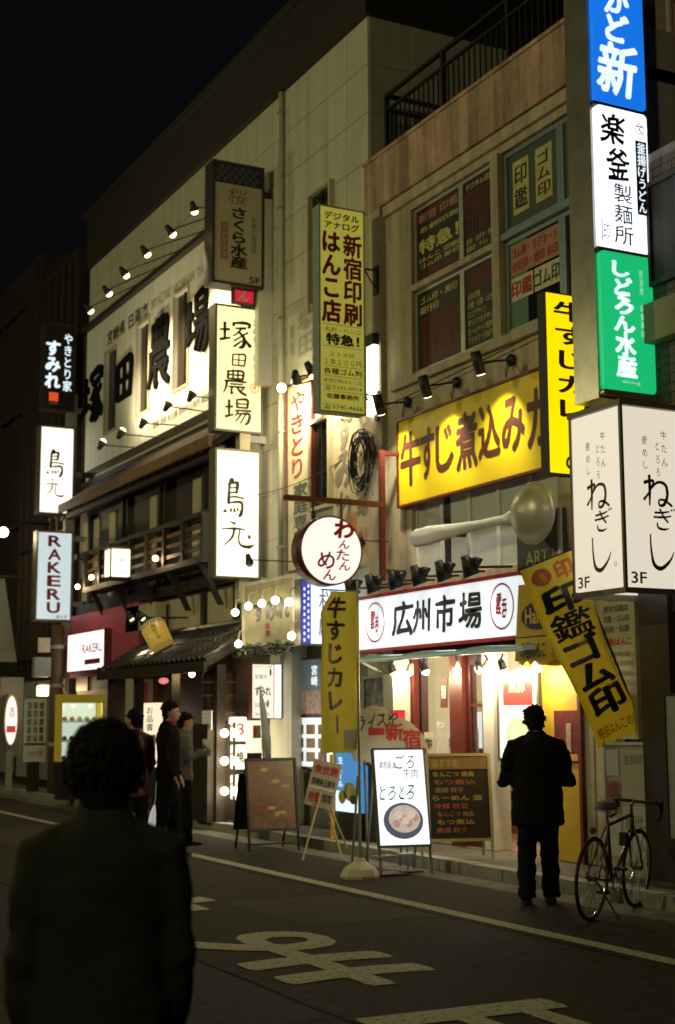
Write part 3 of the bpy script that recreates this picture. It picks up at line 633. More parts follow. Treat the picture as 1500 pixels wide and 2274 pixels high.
t = thing('sign_post', 'dark steel post carrying the far stack of signs', 'post', (8.75, LY + .15, 0))
MB().box(8.62, 8.82, LY + .0501, LY + .22, 3.2, 8.6).build('post', M_grey, t)
for z in (4.0, 5.4, 6.8, 8.2): MB().box(8.82, 9.19, LY + .1, LY + .18, z, z + .1).build('bracket', M_grey, t)
# printing shop blade sign
HY = 16.35
t, F, w, h, p = blade('printing_shop_sign', 'tall narrow yellow sign of the printing and stamp shop with red characters', bla(709, 452, 912, 810, HY), HY, .20, lit('dull_yellow_lit', (.62, .56, .08), .48), mat('grey_green_casing', (.30, .36, .32), .5, var=.15), .02)
letters(t, M_ink, ('text', F, 'デジタル', .12 * w, .88 * w, h * .935, h * .972, .004, .03), ('text', F, 'アナログ', .12 * w, .88 * w, h * .89, h * .926, .004, .03),
        ('text', F, '名刺・ハンコ', .12 * w, .90 * w, h * .385, h * .41, .004, .0), ('text', F, '特急！', .16 * w, .86 * w, h * .325, h * .378, .004, .045),
        ('text', F, 'ミトメ印', .24 * w, .76 * w, h * .268, h * .292, .004, .0), ('text', F, '１本１００円', .12 * w, .92 * w, h * .228, h * .258, .004, .0),
        ('text', F, '各種ゴム判', .10 * w, .92 * w, h * .182, h * .212, .004, .02), ('text', F, '新宿印刷はんこ店', .10 * w, .92 * w, h * .142, h * .162, .004, .0),
        ('text', F, '☎3342-0914', .10 * w, .92 * w, h * .108, h * .134, .004, .0), ('text', F, '佐藤事務所', .16 * w, .86 * w, h * .066, h * .09, .004, .03), ('text', F, '☎3340-4666', .08 * w, .94 * w, h * .014, h * .044, .004, .0))
letters(t, M_redink, ('vtext', F, 'はんこ店', w * .06, w * .48, h * .43, h * .88, .004, .045, .95), ('vtext', F, '新宿印刷', w * .52, w * .94, h * .425, h * .875, .004, .035, .95))
mb = MB()
for q in (.42, .315, .22, .172, .1): mb.fbox(F, w * .08, w * .94, h * q, h * q + .006, 0, .003)
mb.build('rule', M_greyink, t)
for z in (bla(709, 575, 600, 810, HY)[3], bla(709, 860, 880, 810, HY)[3]):
    MB().tube([(F(w, 0).x, HY + .1, z), (FX - .095, HY + .1, z)], .015, 6).build('bracket', M_black, t)
    MB().tube([(F(w, 0).x + .05, HY + .1, z - .02), (FX - .095, HY + .1, z - .28)], .010, 6).build('brace', M_black, t)
    MB().box(FX - .12, FX - .092, HY + .05, HY + .15, z - .34, z + .06).build('wall_plate', M_black, t)
# curry blade sign
CY = 11.9
t, F, w, h, p = blade('curry_blade_sign', 'bright yellow lit blade sign with dark red kana beside the pylon', bla(1210, 645, 1050, 1337, CY), CY, .14, lit('bright_yellow_lit', (1.0, .78, .0), 1.05), M_ink, .012)
letters(t, M_brown, ('vtext', F, '牛すじカレー', w * .08, w * .82, h * .16, h * .97, .004, .03, .80))
letters(t, M_brown, ('text', F, 'の', w * .3, w * .55, h * .03, h * .11, .004, .03))
for z in (4.5, 5.6): MB().box(F(w, 0).x - .002, FX - .002, CY + .1, CY + .2, z, z + .06).build('bracket', M_black, t)
# pylon of three signs at the right
YP = 11.0; PD = .42
xs = [P(1312, 220, Y=YP).x, P(1340, 860, Y=YP).x]; px0 = sum(xs) / 2; px1 = (P(1433, 240, Y=YP).x + P(1457, 870, Y=YP).x) / 2
zz = [P(1335, 868, Y=YP).z, P(1332, 552, Y=YP).z, P(1318, 228, Y=YP).z, 9.3]
t = thing('pylon_sign', 'tall steel pylon sign with blue, white and green lit panels at the right', 'sign', ((px0 + px1) / 2, YP + .2, zz[0]))
w = px1 - px0
F = bladeF(px0, zz[0], YP); Hh = zz[3] - zz[0]
MB().fbox(F, -.012, w + .012, -.06, Hh, -PD, -.03).build('casing', M_steel, t)
g = .02
for k, (nm, m_) in enumerate((('green_panel', lit('green_lit', (.010, .52, .17), .95)), ('white_panel', lit('cold_white_lit2', (.86, .92, 1.0), 1.5)), ('blue_panel', lit('blue_lit', (.008, .17, .78), 1.0)))):
    b0 = zz[k] - zz[0] + g; b1 = zz[k + 1] - zz[0] - g
    p = MB().rbox(F, .015, w - .015, b0, b1, -.029, .03, .05).build(nm, m_, t)
    p['label'] = ['green lit panel with white brush lettering', 'white lit noodle maker panel with black characters', 'blue lit panel with white brush characters'][k]
    G = Fr(F(0, b0, .03), F.u, F.v); hh = b1 - b0
    if k == 0:
        letters(p, M_cold, ('vtext', G, 'しどろん', w * .22, w * .62, hh * .42, hh * .95, .004, .05, .95, .03, .05), ('vtext', G, '水産', w * .25, w * .62, hh * .10, hh * .42, .004, .05, 1.0, .02))
        letters(p, lit('pale_letters', (.5, .8, .6), .8), ('vtext', G, '居酒屋 お食事処', w * .72, w * .80, hh * .40, hh * .90, .004, .0), ('text', G, 'dining', w * .35, w * .68, hh * .05, hh * .08, .004))
    elif k == 1:
        letters(p, M_ink, ('text', G, '楽', w * .12, w * .55, hh * .74, hh * .95, .004, .02, .1, .03), ('text', G, '釜', w * .2, w * .6, hh * .49, hh * .71, .004, .02, .05, .03), ('vtext', G, '製麺所', w * .28, w * .66, hh * .03, hh * .47, .004, .005, .9, .01))
        letters(p, M_ink, ('sheet', G, w * .74, w * .95, hh * .27, hh * .80, .004)); letters(p, M_cold, ('vtext', G, '釜揚げうどん', w * .76, w * .93, hh * .28, hh * .79, .008, .02, .92))
        letters(p, mat('rose_ink', (.75, .2, .22), .5), ('disc', G, w * .84, hh * .885, .06, .004, 20, .052), ('text', G, 'て', w * .78, w * .9, hh * .86, hh * .91, .004, .02), ('sheet', G, w * .06, w * .075, hh * .04, hh * .2, .004), ('text', G, '印', w * .09, w * .2, hh * .05, hh * .16, .004))
    else:
        letters(p, M_cold, ('text', G, '新', w * .1, w * .80, hh * .08, hh * .46, .004, .03, .15, .02), ('text', G, 'ど', w * .26, w * .66, hh * .48, hh * .68, .004, .05, .1, .02), ('text', G, 'か', w * .26, w * .70, hh * .70, hh * .88, .004, .05, .1, .02))
    MB().fbox(F, 0, w, b1 + .002, b1 + 2 * g - .002, -.028, .02).build('divider', M_black, t)
MB().rbox(F, 0, w, -.04, g - .003, -.028, .04, .02).build('bottom_rim', M_steel, t)
for b in (.6, 2.4): MB().fbox(F, w + .012, w + .5, b, b + .08, -.3, -.2).build('bracket', M_grey, t)
# lit box sign with two faces
NY = 10.28; nx0 = P(1383, 1100, Y=NY).x; nz1 = P(1383, 893, Y=NY).z; nz0 = P(1386, 1308, Y=NY).z; ny1 = P(1267, 1100, X=nx0).y; nx1 = nx0 + (ny1 - NY) * 1.0
t = thing('box_sign', 'big warm white lit box sign with brown kana at the right edge', 'sign', ((nx0 + nx1) / 2, (NY + ny1) / 2, nz0))
M_bw = lit('rosy_white_lit', (1.0, .90, .72), .74)
MB().box(nx0 + .012, nx1 - .012, NY + .012, ny1 - .012, nz0 + .03, nz1 - .03).build('lit_panel', M_bw, t)
e = .03
for xx, yy in ((nx0, NY), (nx1 - e, NY), (nx0, ny1 - e), (nx1 - e, ny1 - e)): MB().box(xx, xx + e, yy, yy + e, nz0, nz1).build('corner_post', M_case, t)
MB().box(nx0 - .01, nx1 + .01, NY - .01, ny1 + .01, nz1 - .02, nz1 + .03).build('frame_rim', M_case, t)
holed(Fr((nx0 - .01, NY - .01, nz0 - .03), (1, 0, 0), (0, 1, 0)), 0, nx1 - nx0 + .02, 0, ny1 - NY + .02, [(.04, nx1 - nx0 - .02, .04, ny1 - NY - .02)], 0, .05).build('frame_rim', M_case, t)
for F, w in ((Fr((nx0 + .012, ny1, nz0), (0, -1, 0), (0, 0, 1)), ny1 - NY), (Fr((nx0, NY + .012, nz0), (1, 0, 0), (0, 0, 1)), nx1 - nx0)):
    h = nz1 - nz0
    letters(t, M_brown, ('brush', F, 'ね', w * .32, w * .74, h * .45, h * .62, .004, 1.05), ('brush', F, 'ぎ', w * .44, w * .76, h * .33, h * .44, .004, 1.05), ('brush', F, 'し', w * .36, w * .74, h * .12, h * .30, .004, .85))
    letters(t, M_greyink, ('vtext', F, '牛たん', w * .58, w * .72, h * .66, h * .88, .004, .0, .7, .01), ('vtext', F, 'とろろ', w * .50, w * .60, h * .60, h * .82, .004, .0, .7, .01), ('vtext', F, '麦めし', w * .30, w * .42, h * .64, h * .84, .004, .0, .7, .01))
    letters(t, mat('umber_ink', (.10, .07, .03), .6), ('text', F, '3F', w * .10, w * .32, h * .035, h * .095, .004, .015)); letters(t, M_redink, ('disc', F, w * .82, h * .14, .022, .004, 12, .016))
MB().box(nx1, FX + .1, NY + .3, NY + .45, nz1 - .3, nz1 - .2).build('bracket', M_grey, t)
# ---------------------------------------------------------------- curry board over the first floor
CX = FX - .10
y0, y1, z0, z1 = fac(880, 934, 1130, 1215, CX); y0 = PY0 + .35
t = thing('curry_board', 'long yellow board with dark red characters lit by three arm lamps', 'sign board', (CX, (y0 + y1) / 2, z0))
F = wallF(y1, z0, CX); w = y1 - y0; h = z1 - z0
MB().fbox(F, .03, w - .03, .03, h - .03, -.09, -.02).build('panel', mat('yellow_board', (.80, .60, .006), .45, var=.05), t)
holed(F, 0, w, 0, h, [(.03, w - .03, .03, h - .03)], -.095, .004).build('frame', M_maroon, t)
G = Fr(F(0, 0, -.02), F.u, F.v)
for ch, xl, xr, yt, yb in (('牛', 888, 930, 968, 1082), ('す', 932, 962, 958, 1066), ('じ', 966, 1003, 950, 1050), ('煮', 1010, 1056, 926, 1046), ('込', 1060, 1106, 908, 1022), ('み', 1112, 1160, 892, 1008), ('カ', 1168, 1210, 872, 996)):
    a_, b_, c_, d_ = fac(xl, yt, yb, xr, CX); MB().text(G, ch, y1 - b_, y1 - a_, c_ - z0, d_ - z0, .004, .035).build('letter', M_brown, t)
def gooseneck(label, foot, headpx, grp):
    f_ = Vector(foot); hd = Vector(headpx); t = thing('arm_lamp', label, 'spotlight', f_, grp)
    MB().lathe(Fr(f_, (0, 1, 0), (0, 0, -1)), [(.0, .0), (.07, .0), (.075, .03), (.05, .06), (.0, .065)], 14).build('wall_mount', M_black, t, True)
    MB().tube([f_ + Vector((-.05, 0, 0)), hd], .014, 6).build('arm', M_black, t)
    lp = [f_ + Vector((-.06, 0, -.02)), f_ + Vector((-.10, 0, -.16)), f_ + Vector((-.05, .06, -.2)), f_ + Vector((-.03, .02, -.05))]
    MB().tube(lp, .007, 5).build('cable', M_black, t)
    tg = Vector((CX, f_.y + .15, f_.z - 1.1)); d = (tg - hd).normalized()
    q = MB().tube([hd - d * .13, hd + d * .13], .062, 12); q.build('head', M_black, t, True)
    MB().cyl(hd + d * .131, hd + d * .137, .05).build('lens', M_bulbw, t)
    lamp('SPOT', hd + d * .15, 130, (1, .92, .66), tg, 95, .05, .8, t)
for k, ((hx, hy), (fx_, fy_)) in enumerate((((842, 898), (907, 893)), ((944, 858), (1017, 850)), ((1062, 806), (1138, 800)))):
    f_ = P(fx_, fy_, X=FX - .02); hd = P(hx, hy, X=FX - .55)
    gooseneck(['black arm lamp over the yellow board, nearest to the printing sign', 'black arm lamp over the middle of the yellow board', 'black arm lamp over the yellow board, nearest to the curry blade sign'][k], f_, hd, 'arm lamps over the curry board')
# ---------------------------------------------------------------- giant spoon
sx = FX - .35
c0 = P(1185, 1140, X=sx); e0 = P(915, 1197, X=sx)
t = thing('giant_spoon', 'giant grey spoon fixed flat on the wall under the yellow board', 'spoon', (sx + .3, c0.y, c0.z - .4))
ax = (e0 - c0).normalized(); up_ = Vector((1, 0, 0)).cross(ax).normalized(); up_ = -up_ if up_.z < 0 else up_
rb_ = (P(1185, 1072, X=sx).z - P(1185, 1208, X=sx).z) / 2; ra_ = rb_ * 1.15
M_spoon = mat('spoon_metal', (.50, .48, .39), .38, metal=.35, var=.1)
sp = MB(); n = 28; rings = [(1.0, -.015), (1.04, .0), (1.0, .015), (.955, .012), (.90, .05), (.76, .11), (.55, .155), (.28, .18), (0.02, .187)]
vs = []
for rr_, dpt in rings:
    for i in range(n):
        th = 2 * math.pi * i / n; q = c0 + ax * (ra_ * rr_ * math.cos(th)) + up_ * (rb_ * rr_ * math.sin(th)) + Vector((-dpt, 0, 0)); vs.append(q)
fs_ = [(j * n + i, j * n + (i + 1) % n, (j + 1) * n + (i + 1) % n, (j + 1) * n + i) for j in range(len(rings) - 1) for i in range(n)] + [tuple(range(n))]
sp.add(vs, fs_).build('bowl', M_spoon, t, True)
hn = MB(); L = (e0 - c0).length; st = []
for q, wd in ((.0, .10), (.10, .055), (.3, .052), (.55, .078), (.82, .118), (.96, .112), (1.0, .07)):
    st.append((c0 + ax * (ra_ * .96 + (L - ra_ * .96) * q), wd))
vs = []
for c, wd in st:
    for du, dx in ((-1, .0), (-.7, -.035), (.7, -.035), (1, .0), (.7, .02), (-.7, .02)): vs.append(c + up_ * (wd * du) + Vector((dx, 0, 0)))
fs_ = [(j * 6 + i, j * 6 + (i + 1) % 6, (j + 1) * 6 + (i + 1) % 6, (j + 1) * 6 + i) for j in range(len(st) - 1) for i in range(6)] + [tuple(range(6))[::-1], tuple(36 + i for i in range(6))]
hn.add(vs, fs_).build('handle', mat('spoon_handle', (.72, .72, .68), .45, metal=.1, var=.1), t, True)
MB().cyl(c0 + Vector((0, 0, 0)), (FX + .0, c0.y, c0.z), .03).build('wall_mount', M_black, t); q = c0 + ax * (L * .75); MB().cyl(q, (FX + .02, q.y, q.z), .03).build('wall_mount', M_black, t)
# dark glass panel above the yellow stamp shop
y0, y1, z0, z1 = fac(1148, 1188, 1300, 1250, FX - .14)
t = thing('hanging_panel', 'dark green hanging panel with faint letters beside the big spoon', 'sign', (FX - .12, (y0 + y1) / 2, z0)); F = wallF(y1, z0, FX - .14); w = y1 - y0; h = z1 - z0
MB().fbox(F, 0, w, 0, h + .2, -.06, 0).build('panel', mat('dark_green', (.03, .04, .03), .3, var=.2), t)
letters(t, mat('olive_ink', (.30, .32, .10), .5), ('text', F, 'ART in', w * .2, w * .95, h * .34, h * .62, .004, .02)); MB().fbox(F, w - .05, w, 0, h + .2, .001, .03).build('frame_edge', M_alu, t)
# ---------------------------------------------------------------- noodle shop
ya, yb_ = SHOP[0], SHOP[1]
ns = thing('noodle_shop', 'brightly lit noodle shop front with maroon frames and cream tiled interior', 'shop', (FX + .8, (ya + yb_) / 2, .12))
M_inn = mat('interior_cream', (.70, .62, .45), .7, var=.08); M_itile = mat('interior_tile', (.74, .70, .58), .3, var=.06)
DX = FX + 1.9
MB().box(DX, DX + .1, ya - .4, yb_ + .1, .12, 2.9).build('back_wall', M_inn, ns)
MB().box(FX + .25, DX, yb_ + .001, yb_ + .1, .12, 2.9).build('side_wall', M_inn, ns); MB().box(FX + .25, DX, ya - .4, ya - .3, .12, 2.9).build('side_wall', M_inn, ns)
MB().box(FX + .25, DX, ya - .3, yb_, 2.63, 2.73).build('ceiling', M_inn, ns); MB().box(FX + .02, DX, ya - .3, yb_, .121, .14).build('floor', M_wood, ns)
tl = MB().box(DX - .012, DX - .001, 0, .19, 0, .19).build('tile', M_itile, ns); tme = tl.data; bpy.data.objects.remove(tl)
for i in range(17):
    for j in range(6):
        o = bpy.data.objects.new('tile', tme); C.objects.link(o); o.parent = ns; o.location = (0, ya + .05 + .2 * i, .9 + .2 * j)
MB().box(DX - .5, DX - .05, ya + .3, yb_ - .4, .14, 1.05).build('counter', M_maroon, ns)
# maroon posts, glass and door on the facade line, laid out left to right as seen
def fy(x): return P(x, 1600, X=FX).y
M_clear = mat('shop_glass', (.9, .95, .93), .02, trans=1.0); M_clear.node_tree.nodes['Principled BSDF'].inputs['IOR'].default_value = 1.01
def pane(parent, y0, y1, z0, z1, X=FX + .04):
    return MB().box(X, X + .008, y0, y1, z0, z1).build('pane', M_clear, parent)
for xl, xr, m_, zb, dz in ((880, 915, M_inn, .13, 0), (915, 925, M_maroon, .13, 0), (1004, 1032, M_maroon, .13, 0), (1078, 1102, M_white, .13, 0)):
    MB().box(FX - .03, FX + .18, fy(xr), fy(xl), zb, 2.6).build('post', m_, ns)
MB().box(FX - .05, FX + .17, ya + .01, yb_ - .01, 2.42, 2.61).build('beam', M_maroon, ns)
pane(ns, fy(1003), fy(926), 1.0, 2.41); pane(ns, fy(956), fy(925), 1.0, 2.41, FX + .07)
MB().box(FX - .02, FX + .15, fy(1003), fy(926), .13, .98).build('dado', M_white, ns)
d = thing('shop_door', 'dark maroon glazed door standing between noodle shop windows', 'door', (FX + .05, fy(1055), .14))
for xl, xr in ((1033, 1042), (1068, 1077)): MB().box(FX + .02, FX + .07, fy(xr), fy(xl), .14, 2.4).build('stile', M_dkred, d)
for za, zb in ((.14, .45), (1.2, 1.27), (2.25, 2.4), (1.75, 1.79)): MB().box(FX + .021, FX + .069, fy(1068), fy(1042), za, zb).build('rail', M_dkred, d)
MB().box(FX + .04, FX + .05, fy(1068), fy(1042), .45, 2.25).build('pane', M_clear, d)
MB().tube([(FX - .03, fy(1065), 1.0), (FX - .03, fy(1065), 1.5)], .014, 8).build('handle', M_steel, d); MB().tube([(FX - .06, fy(1035), 1.05), (FX - .16, fy(1075), .72)], .018, 8).build('push_bar', mat('brass', (.6, .42, .14), .3, metal=.9), d)
# shelves, menu strips, stools and a fridge inside
for z in (1.55, 1.95):
    MB().box(DX - .22, DX - .013, ya + .5, yb_ - .7, z, z + .03).build('shelf', M_wood, ns)
    for i in range(11):
        y = ya + .65 + i * .2; MB().lathe(Fr((DX - .12, y, z + .03), (1, 0, 0), (0, 1, 0)), [(0, 0), (.045, 0), (.05, .03), (.045, .13), (.02, .17), (.018, .2), (0, .2)], 8).build('jar', [M_wood, M_white, M_stk['g'], M_red, M_stk['y']][(i * 3 + int(z * 10)) % 5], ns, True)
for i in range(7):
    y = ya + .45 + i * .36; q_ = MB().box(DX - .03, DX - .014, y, y + .16, 2.2, 2.58).build('menu_strip', M_paper, ns); MB().vtext(Fr((DX - .03, y + .16, 2.2), (0, -1, 0), (0, 0, 1)), ['雲呑麺', '炒飯', '餃子', '青菜', '麦酒', '叉焼', '粥'][i], .02, .14, .02, .36, .003, .02).build('lettering', M_ink if i % 2 else M_redink, q_)
for i in range(4):
    y = ya + .7 + i * .62; c_ = Vector((DX - .85, y, .14)); MB().lathe(Fr(c_, (1, 0, 0), (0, 1, 0)), [(.12, 0), (.02, .03), (.02, .52), (.15, .54), (.15, .6), (0, .61)], 12).build('stool', M_red, ns, True)
MB().box(DX - .6, DX - .02, yb_ - .55, yb_ - .02, .14, 1.85).build('fridge', M_alu, ns); MB().box(DX - .612, DX - .601, yb_ - .5, yb_ - .08, .5, 1.7).build('fridge_glass', lit('fridge_lit', (.8, .9, .95), .7), ns)
# window lettering
t_ = Fr((FX + .02, fy(965), 1.05), (0, -1, 0), (0, 0, 1)); letters(ns, mat('window_print', (.62, .66, .75), .4), ('vtext', t_, 'わんたん麺', 0, .22, .0, .55, .004, .03))
# lit poster box of black pork
y0, y1, z0, z1 = fac(1104, 1492, 1690, 1196, FX - .10)
t = thing('poster_box', 'lit poster box with a red header beside the noodle shop door', 'poster', (FX - .08, (y0 + y1) / 2, z0)); F = wallF(y1, z0, FX - .10); w = y1 - y0; h = z1 - z0
holed(F, 0, w, 0, h, [(.04, w - .04, .04, h - .04)], -.09, .01).build('frame', M_steel, t); MB().fbox(F, .041, w - .041, .041, h - .041, -.08, 0).build('panel', lit('poster_white', (.86, .94, .82), 1.15), t)
MB().fbox(F, .12, w - .12, h * .62, h * .93, 0, .004).build('header', lit('poster_red', (.62, .08, .06), .9), t); letters(t, lit('poster_cream', (.9, .8, .45), .9), ('text', F, '黒豚', w * .3, w * .7, h * .76, h * .89, .008, .02))
letters(t, M_cold, ('text', F, 'NOODLE', w * .2, w * .8, h * .56, h * .61, .008, .03)); MB().ell(F, w * .5, h * .28, w * .30, h * .2, .004).build('picture', lit('poster_dish', (.68, .80, .45), .9), t); MB().ell(F, w * .52, h * .25, w * .2, h * .12, .008).build('picture', lit('poster_dish2', (.90, .85, .55), .95), t)
# lit signboard
gx = FX - .38
y0, y1, z0, z1 = fac(797, 1334, 1444, 1152, gx)
t = thing('noodle_signboard', 'wide white lit signboard with black characters and two red circles', 'sign board', (gx + .2, (y0 + y1) / 2, z0)); F = wallF(y1, z0, gx); w = y1 - y0; h = z1 - z0
M_gz = mat('bright_white_board', (.86, .88, .90), .45, emit=.8, ecol=(.80, .90, 1.0), var=.05)
MB().fbox(F, 0, w, 0, h, -.30, 0).build('panel', M_gz, t)
for b0, b1 in ((-.04, .0), (h, h + .045)): MB().fbox(F, -.03, w + .03, b0, b1, -.31, .02).build('trim', M_redink, t)
for ch, xl, xr, yt, yb in (('広', 872, 917, 1340, 1412), ('州', 918, 955, 1336, 1404), ('市', 966, 1010, 1326, 1404), ('場', 1020, 1070, 1320, 1398)):
    a_, b_, c_, d_ = fac(xl, yt, yb, xr, gx); MB().text(F, ch, y1 - b_, y1 - a_, c_ - z0, d_ - z0, .004, .03, .06, .02).build('letter', M_ink, t)
for xl, xr, tx in ((812, 855, '雲呑'), (1088, 1142, '雲呑')):
    a_, b_, c_, d_ = fac(xl, 1352 - (xl - 812) * .13, 1420 - (xl - 812) * .1, xr, gx); u = (y1 - b_ + y1 - a_) / 2
    mb = MB().ell(F, u, h * .52, (b_ - a_) / 2, h * .40, .004, 28, .022); mb.text(F, tx[0], u - .12, u - .005, h * .40, h * .74, .004, .03, .1, .02); mb.text(F, tx[1], u + .005, u + .10, h * .32, h * .64, .004, .03, .1, .02); mb.build('emblem', M_redink, t)
# black lamp row on top of the signboard
for k in range(6):
    yy = y1 - .25 - k * (w - .5) / 5.6; b_ = Vector((FX - .05, yy, z1 + .17)); hd = Vector((gx - .22, yy + .05, z1 + .14))
    tt = arm_spot('black spotlight on the noodle signboard, %s from its left end' % ['first', 'second', 'third', 'fourth', 'fifth', 'sixth'][k], b_, hd, (gx + .02, yy - .05, z0 + .12), 9, 95, col=(.86, .95, 1), grp='spotlights on the noodle signboard', hs=1.4, rec=True)
    MB().ball(hd + Vector((.06, -.06, .06)), .06, 8).build('cap', M_black, tt); MB().box(hd.x - .02, hd.x + .12, hd.y - .1, hd.y + .1, hd.z + .06, hd.z + .1).build('yoke', M_black, tt)
# blue striped awning edge
t = thing('awning', 'pale blue canvas awning edge below the white noodle signboard', 'awning', (FX - .4, 15, 2.7))
aw = MB(); ax0 = FX - .62; za = P(805, 1465, X=ax0).z; ya1 = P(800, 1465, X=ax0).y; ya0 = P(1158, 1420, X=ax0).y; nseg = 14
for i in range(nseg):
    q0 = ya1 + (ya0 - ya1) * i / nseg; q1 = ya1 + (ya0 - ya1) * (i + 1) / nseg; s0 = .015 * math.sin(i * 1.3); s1 = .015 * math.sin((i + 1) * 1.3)
    aw.hexa([(ax0, q0, za - .03 + s0), (FX - .03, q0, za + .02), (FX - .03, q1, za + .02), (ax0, q1, za - .03 + s1), (ax0, q0, za + .03 + s0), (FX - .03, q0, za + .07), (FX - .03, q1, za + .07), (ax0, q1, za + .03 + s1)])
aw.build('canvas', mat('pale_blue_canvas', (.55, .76, .86), .7, var=.1), t)
MB().tube([(ax0 + .01, ya1 + .02, za - .02), (ax0 + .01, ya0 - .02, za - .02)], .02, 8).build('front_bar', mat('pale_blue_metal', (.6, .8, .9), .4), t)
MB().tube([(ax0 + .02, ya1, za - .03), (FX - .06, ya1, za - .25)], .018, 8).build('stay', M_alu, t)
# warm bulbs under the awning
for k, x in enumerate((875, 910, 945, 1015, 1065, 1078, 1118, 1160, 1195)):
    yy = P(x, 1490, X=FX - .30).y; zz_ = P(x, 1492 - (x - 900) * .035, X=FX - .30).z
    t = thing('bulb_spot', 'warm spot bulb under the blue awning, %s from the left' % ['first', 'second', 'third', 'fourth', 'fifth', 'sixth', 'seventh', 'eighth', 'ninth'][k], 'lamp', (FX - .3, yy, zz_), 'bulbs under the awning')
    d = Vector((rnd.uniform(-.3, .5), rnd.uniform(-.5, .5), -1)).normalized(); c = Vector((FX - .3, yy, zz_)); o_ = d.orthogonal().normalized(); F = Fr(c, o_, d.cross(o_))
    MB().tube([c - d * .10, c - Vector((0, 0, -.16))], .012, 6).build('stem', M_black, t)
    MB().lathe(F, [(.02, -.11), (.035, -.1), (.055, .0), (.05, .0)], 10).build('holder', M_white if k % 2 else M_black, t, True); MB().ball(c, .05, 10).build('bulb', M_bulb, t, True)
    lamp('POINT', c + d * .08, 15, (1, .82, .50), radius=.05, parent=t)
lamp('POINT', (FX + 1.0, 15.4, 2.4), 85, (1, .90, .68), radius=.25, parent=ns); lamp('POINT', (FX + 1.0, 13.9, 2.4), 75, (1, .90, .68), radius=.25, parent=ns)
# a noren strip and paper notices stuck to the glass
for k, (x, z, w_, h_) in enumerate(((938, 1.15, .22, .3), (975, 1.75, .16, .36), (990, 1.2, .18, .25))):
    y = fy(x); q_ = MB().box(FX + .028, FX + .034, y - w_, y, z, z + h_).build('glass_notice', [M_paper, M_stk['r'], M_white][k], ns); MB().text(Fr((FX + .028, y, z), (0, -1, 0), (0, 0, 1)), ['営業中', '麺', '定食'][k], .03, w_ - .03, h_ * .3, h_ * .75, .003, .02).build('lettering', M_ink if k != 1 else M_paper, q_)
# ---------------------------------------------------------------- yellow stamp shop
y0, y1 = P(1292, 1600, X=FX - .06).y, P(1204, 1600, X=FX - .06).y
ss = thing('stamp_shop', 'yellow painted stamp shop front with a blue oval sign', 'shop', (FX, (y0 + y1) / 2, .12))
zt_ = P(1204, 1300, X=FX - .06).z
MB().box(FX - .06, FX - .001, y0, y1, .13, zt_).build('wall', M_yell, ss); MB().box(FX - .10, FX - .061, y0 - .03, y0 + .02, .13, zt_).build('trim', M_maroon, ss)
F = wallF(P(1140, 1300, X=FX - .42).y, 0, FX - .42); wl = P(1140, 1300, X=FX - .42).y - (y0)
zA = P(1150, 1300, X=FX - .42).z; zB = P(1150, 1470, X=FX - .42).z
aw = MB(); pts = [(0.0, zB), (.10, zA)] + [(wl, zA), (wl, zB)] + [(wl - (wl) * i / 9, zB - (.05 if i % 2 else 0)) for i in range(1, 9)]
aw.prism(F, pts[::-1] if False else pts, -.36, 0); s_ = aw.build('awning_sign', mat('yellow_canvas', (.60, .40, .02), .6, var=.08), ss)
a_, b_, c_, d_ = fac(1158, 1340, 1402, 1232, FX - .42); F0 = F.o.y
letters(s_, mat('navy_ink', (.02, .025, .09), .5), ('ell', F, F0 - (a_ + b_) / 2, (c_ + d_) / 2, (b_ - a_) / 2, (d_ - c_) / 2, .004))
letters(s_, mat('gold_ink', (.75, .52, .1), .5), ('text', F, 'Hanko', F0 - b_ + .08, F0 - a_ - .04, c_ + .07, d_ - .07, .008, .02))
letters(s_, M_ink, ('text', F, '印鑑はんこ', .12, wl - .1, zB + .03, zB + .2, .004, .02)); letters(s_, M_ink, ('sheet', F, .05, wl - .05, zB + .25, zB + .262, .004))
y0p, y1p, z0p, z1p = fac(1230, 1578, 1692, 1284, FX - .075)
t = thing('red_poster', 'small dark red poster on the yellow wall beside the suited man', 'poster', (FX - .07, (y0p + y1p) / 2, z0p)); F = wallF(y1p, z0p, FX - .075); w = y1p - y0p; h = z1p - z0p
MB().fbox(F, 0, w, 0, h, -.012, 0).build('sheet', mat('poster_dark_red', (.16, .025, .03), .4, var=.6, scale=14), t); MB().fbox(F, .02, w - .02, .02, h * .16, 0, .004).build('strip', M_yell, t); MB().fbox(F, w * .5, w * .7, h * .2, h * .75, 0, .004).build('figure', mat('poster_tan', (.45, .3, .2), .6, var=.4, scale=20), t)
# column and directory list to the right
y0, y1 = P(1345, 1600, X=FX - .05).y, P(1293, 1600, X=FX - .05).y
t = thing('cream_column', 'plain cream column between the yellow shop and the dark entrance', 'column', (FX, (y0 + y1) / 2, .12)); MB().box(FX - .05, FX - .001, y0, y1, .13, 2.9).build('shaft', M_beige, t); MB().box(FX - .058, FX - .0505, (y0 + y1) / 2 - .01, (y0 + y1) / 2 + .01, .14, 2.9).build('joint', M_creamd, t)
dX = FX - .16
y0, y1, z0, z1 = fac(1328, 1318, 1640, 1408, dX)
t = thing('directory_sign', 'tall pale floor directory with rows of small lettering under the box sign', 'sign', (dX, (y0 + y1) / 2, z0)); F = wallF(y1, z0, dX); w = y1 - y0; h = z1 - z0
MB().fbox(F, 0, w, 0, h, -.10, 0).build('panel', mat('directory_panel', (.42, .38, .20), .5, var=.1), t)
letters(t, mat('blue_ink', (.08, .09, .16), .5), *[('text', F, s, w * .15, w * .85, h * q, h * (q + .045), .004, .01) for s, q in (('激安印鑑店', .86), ('印鑑・ゴム印', .79), ('名刺・伝票', .72))])
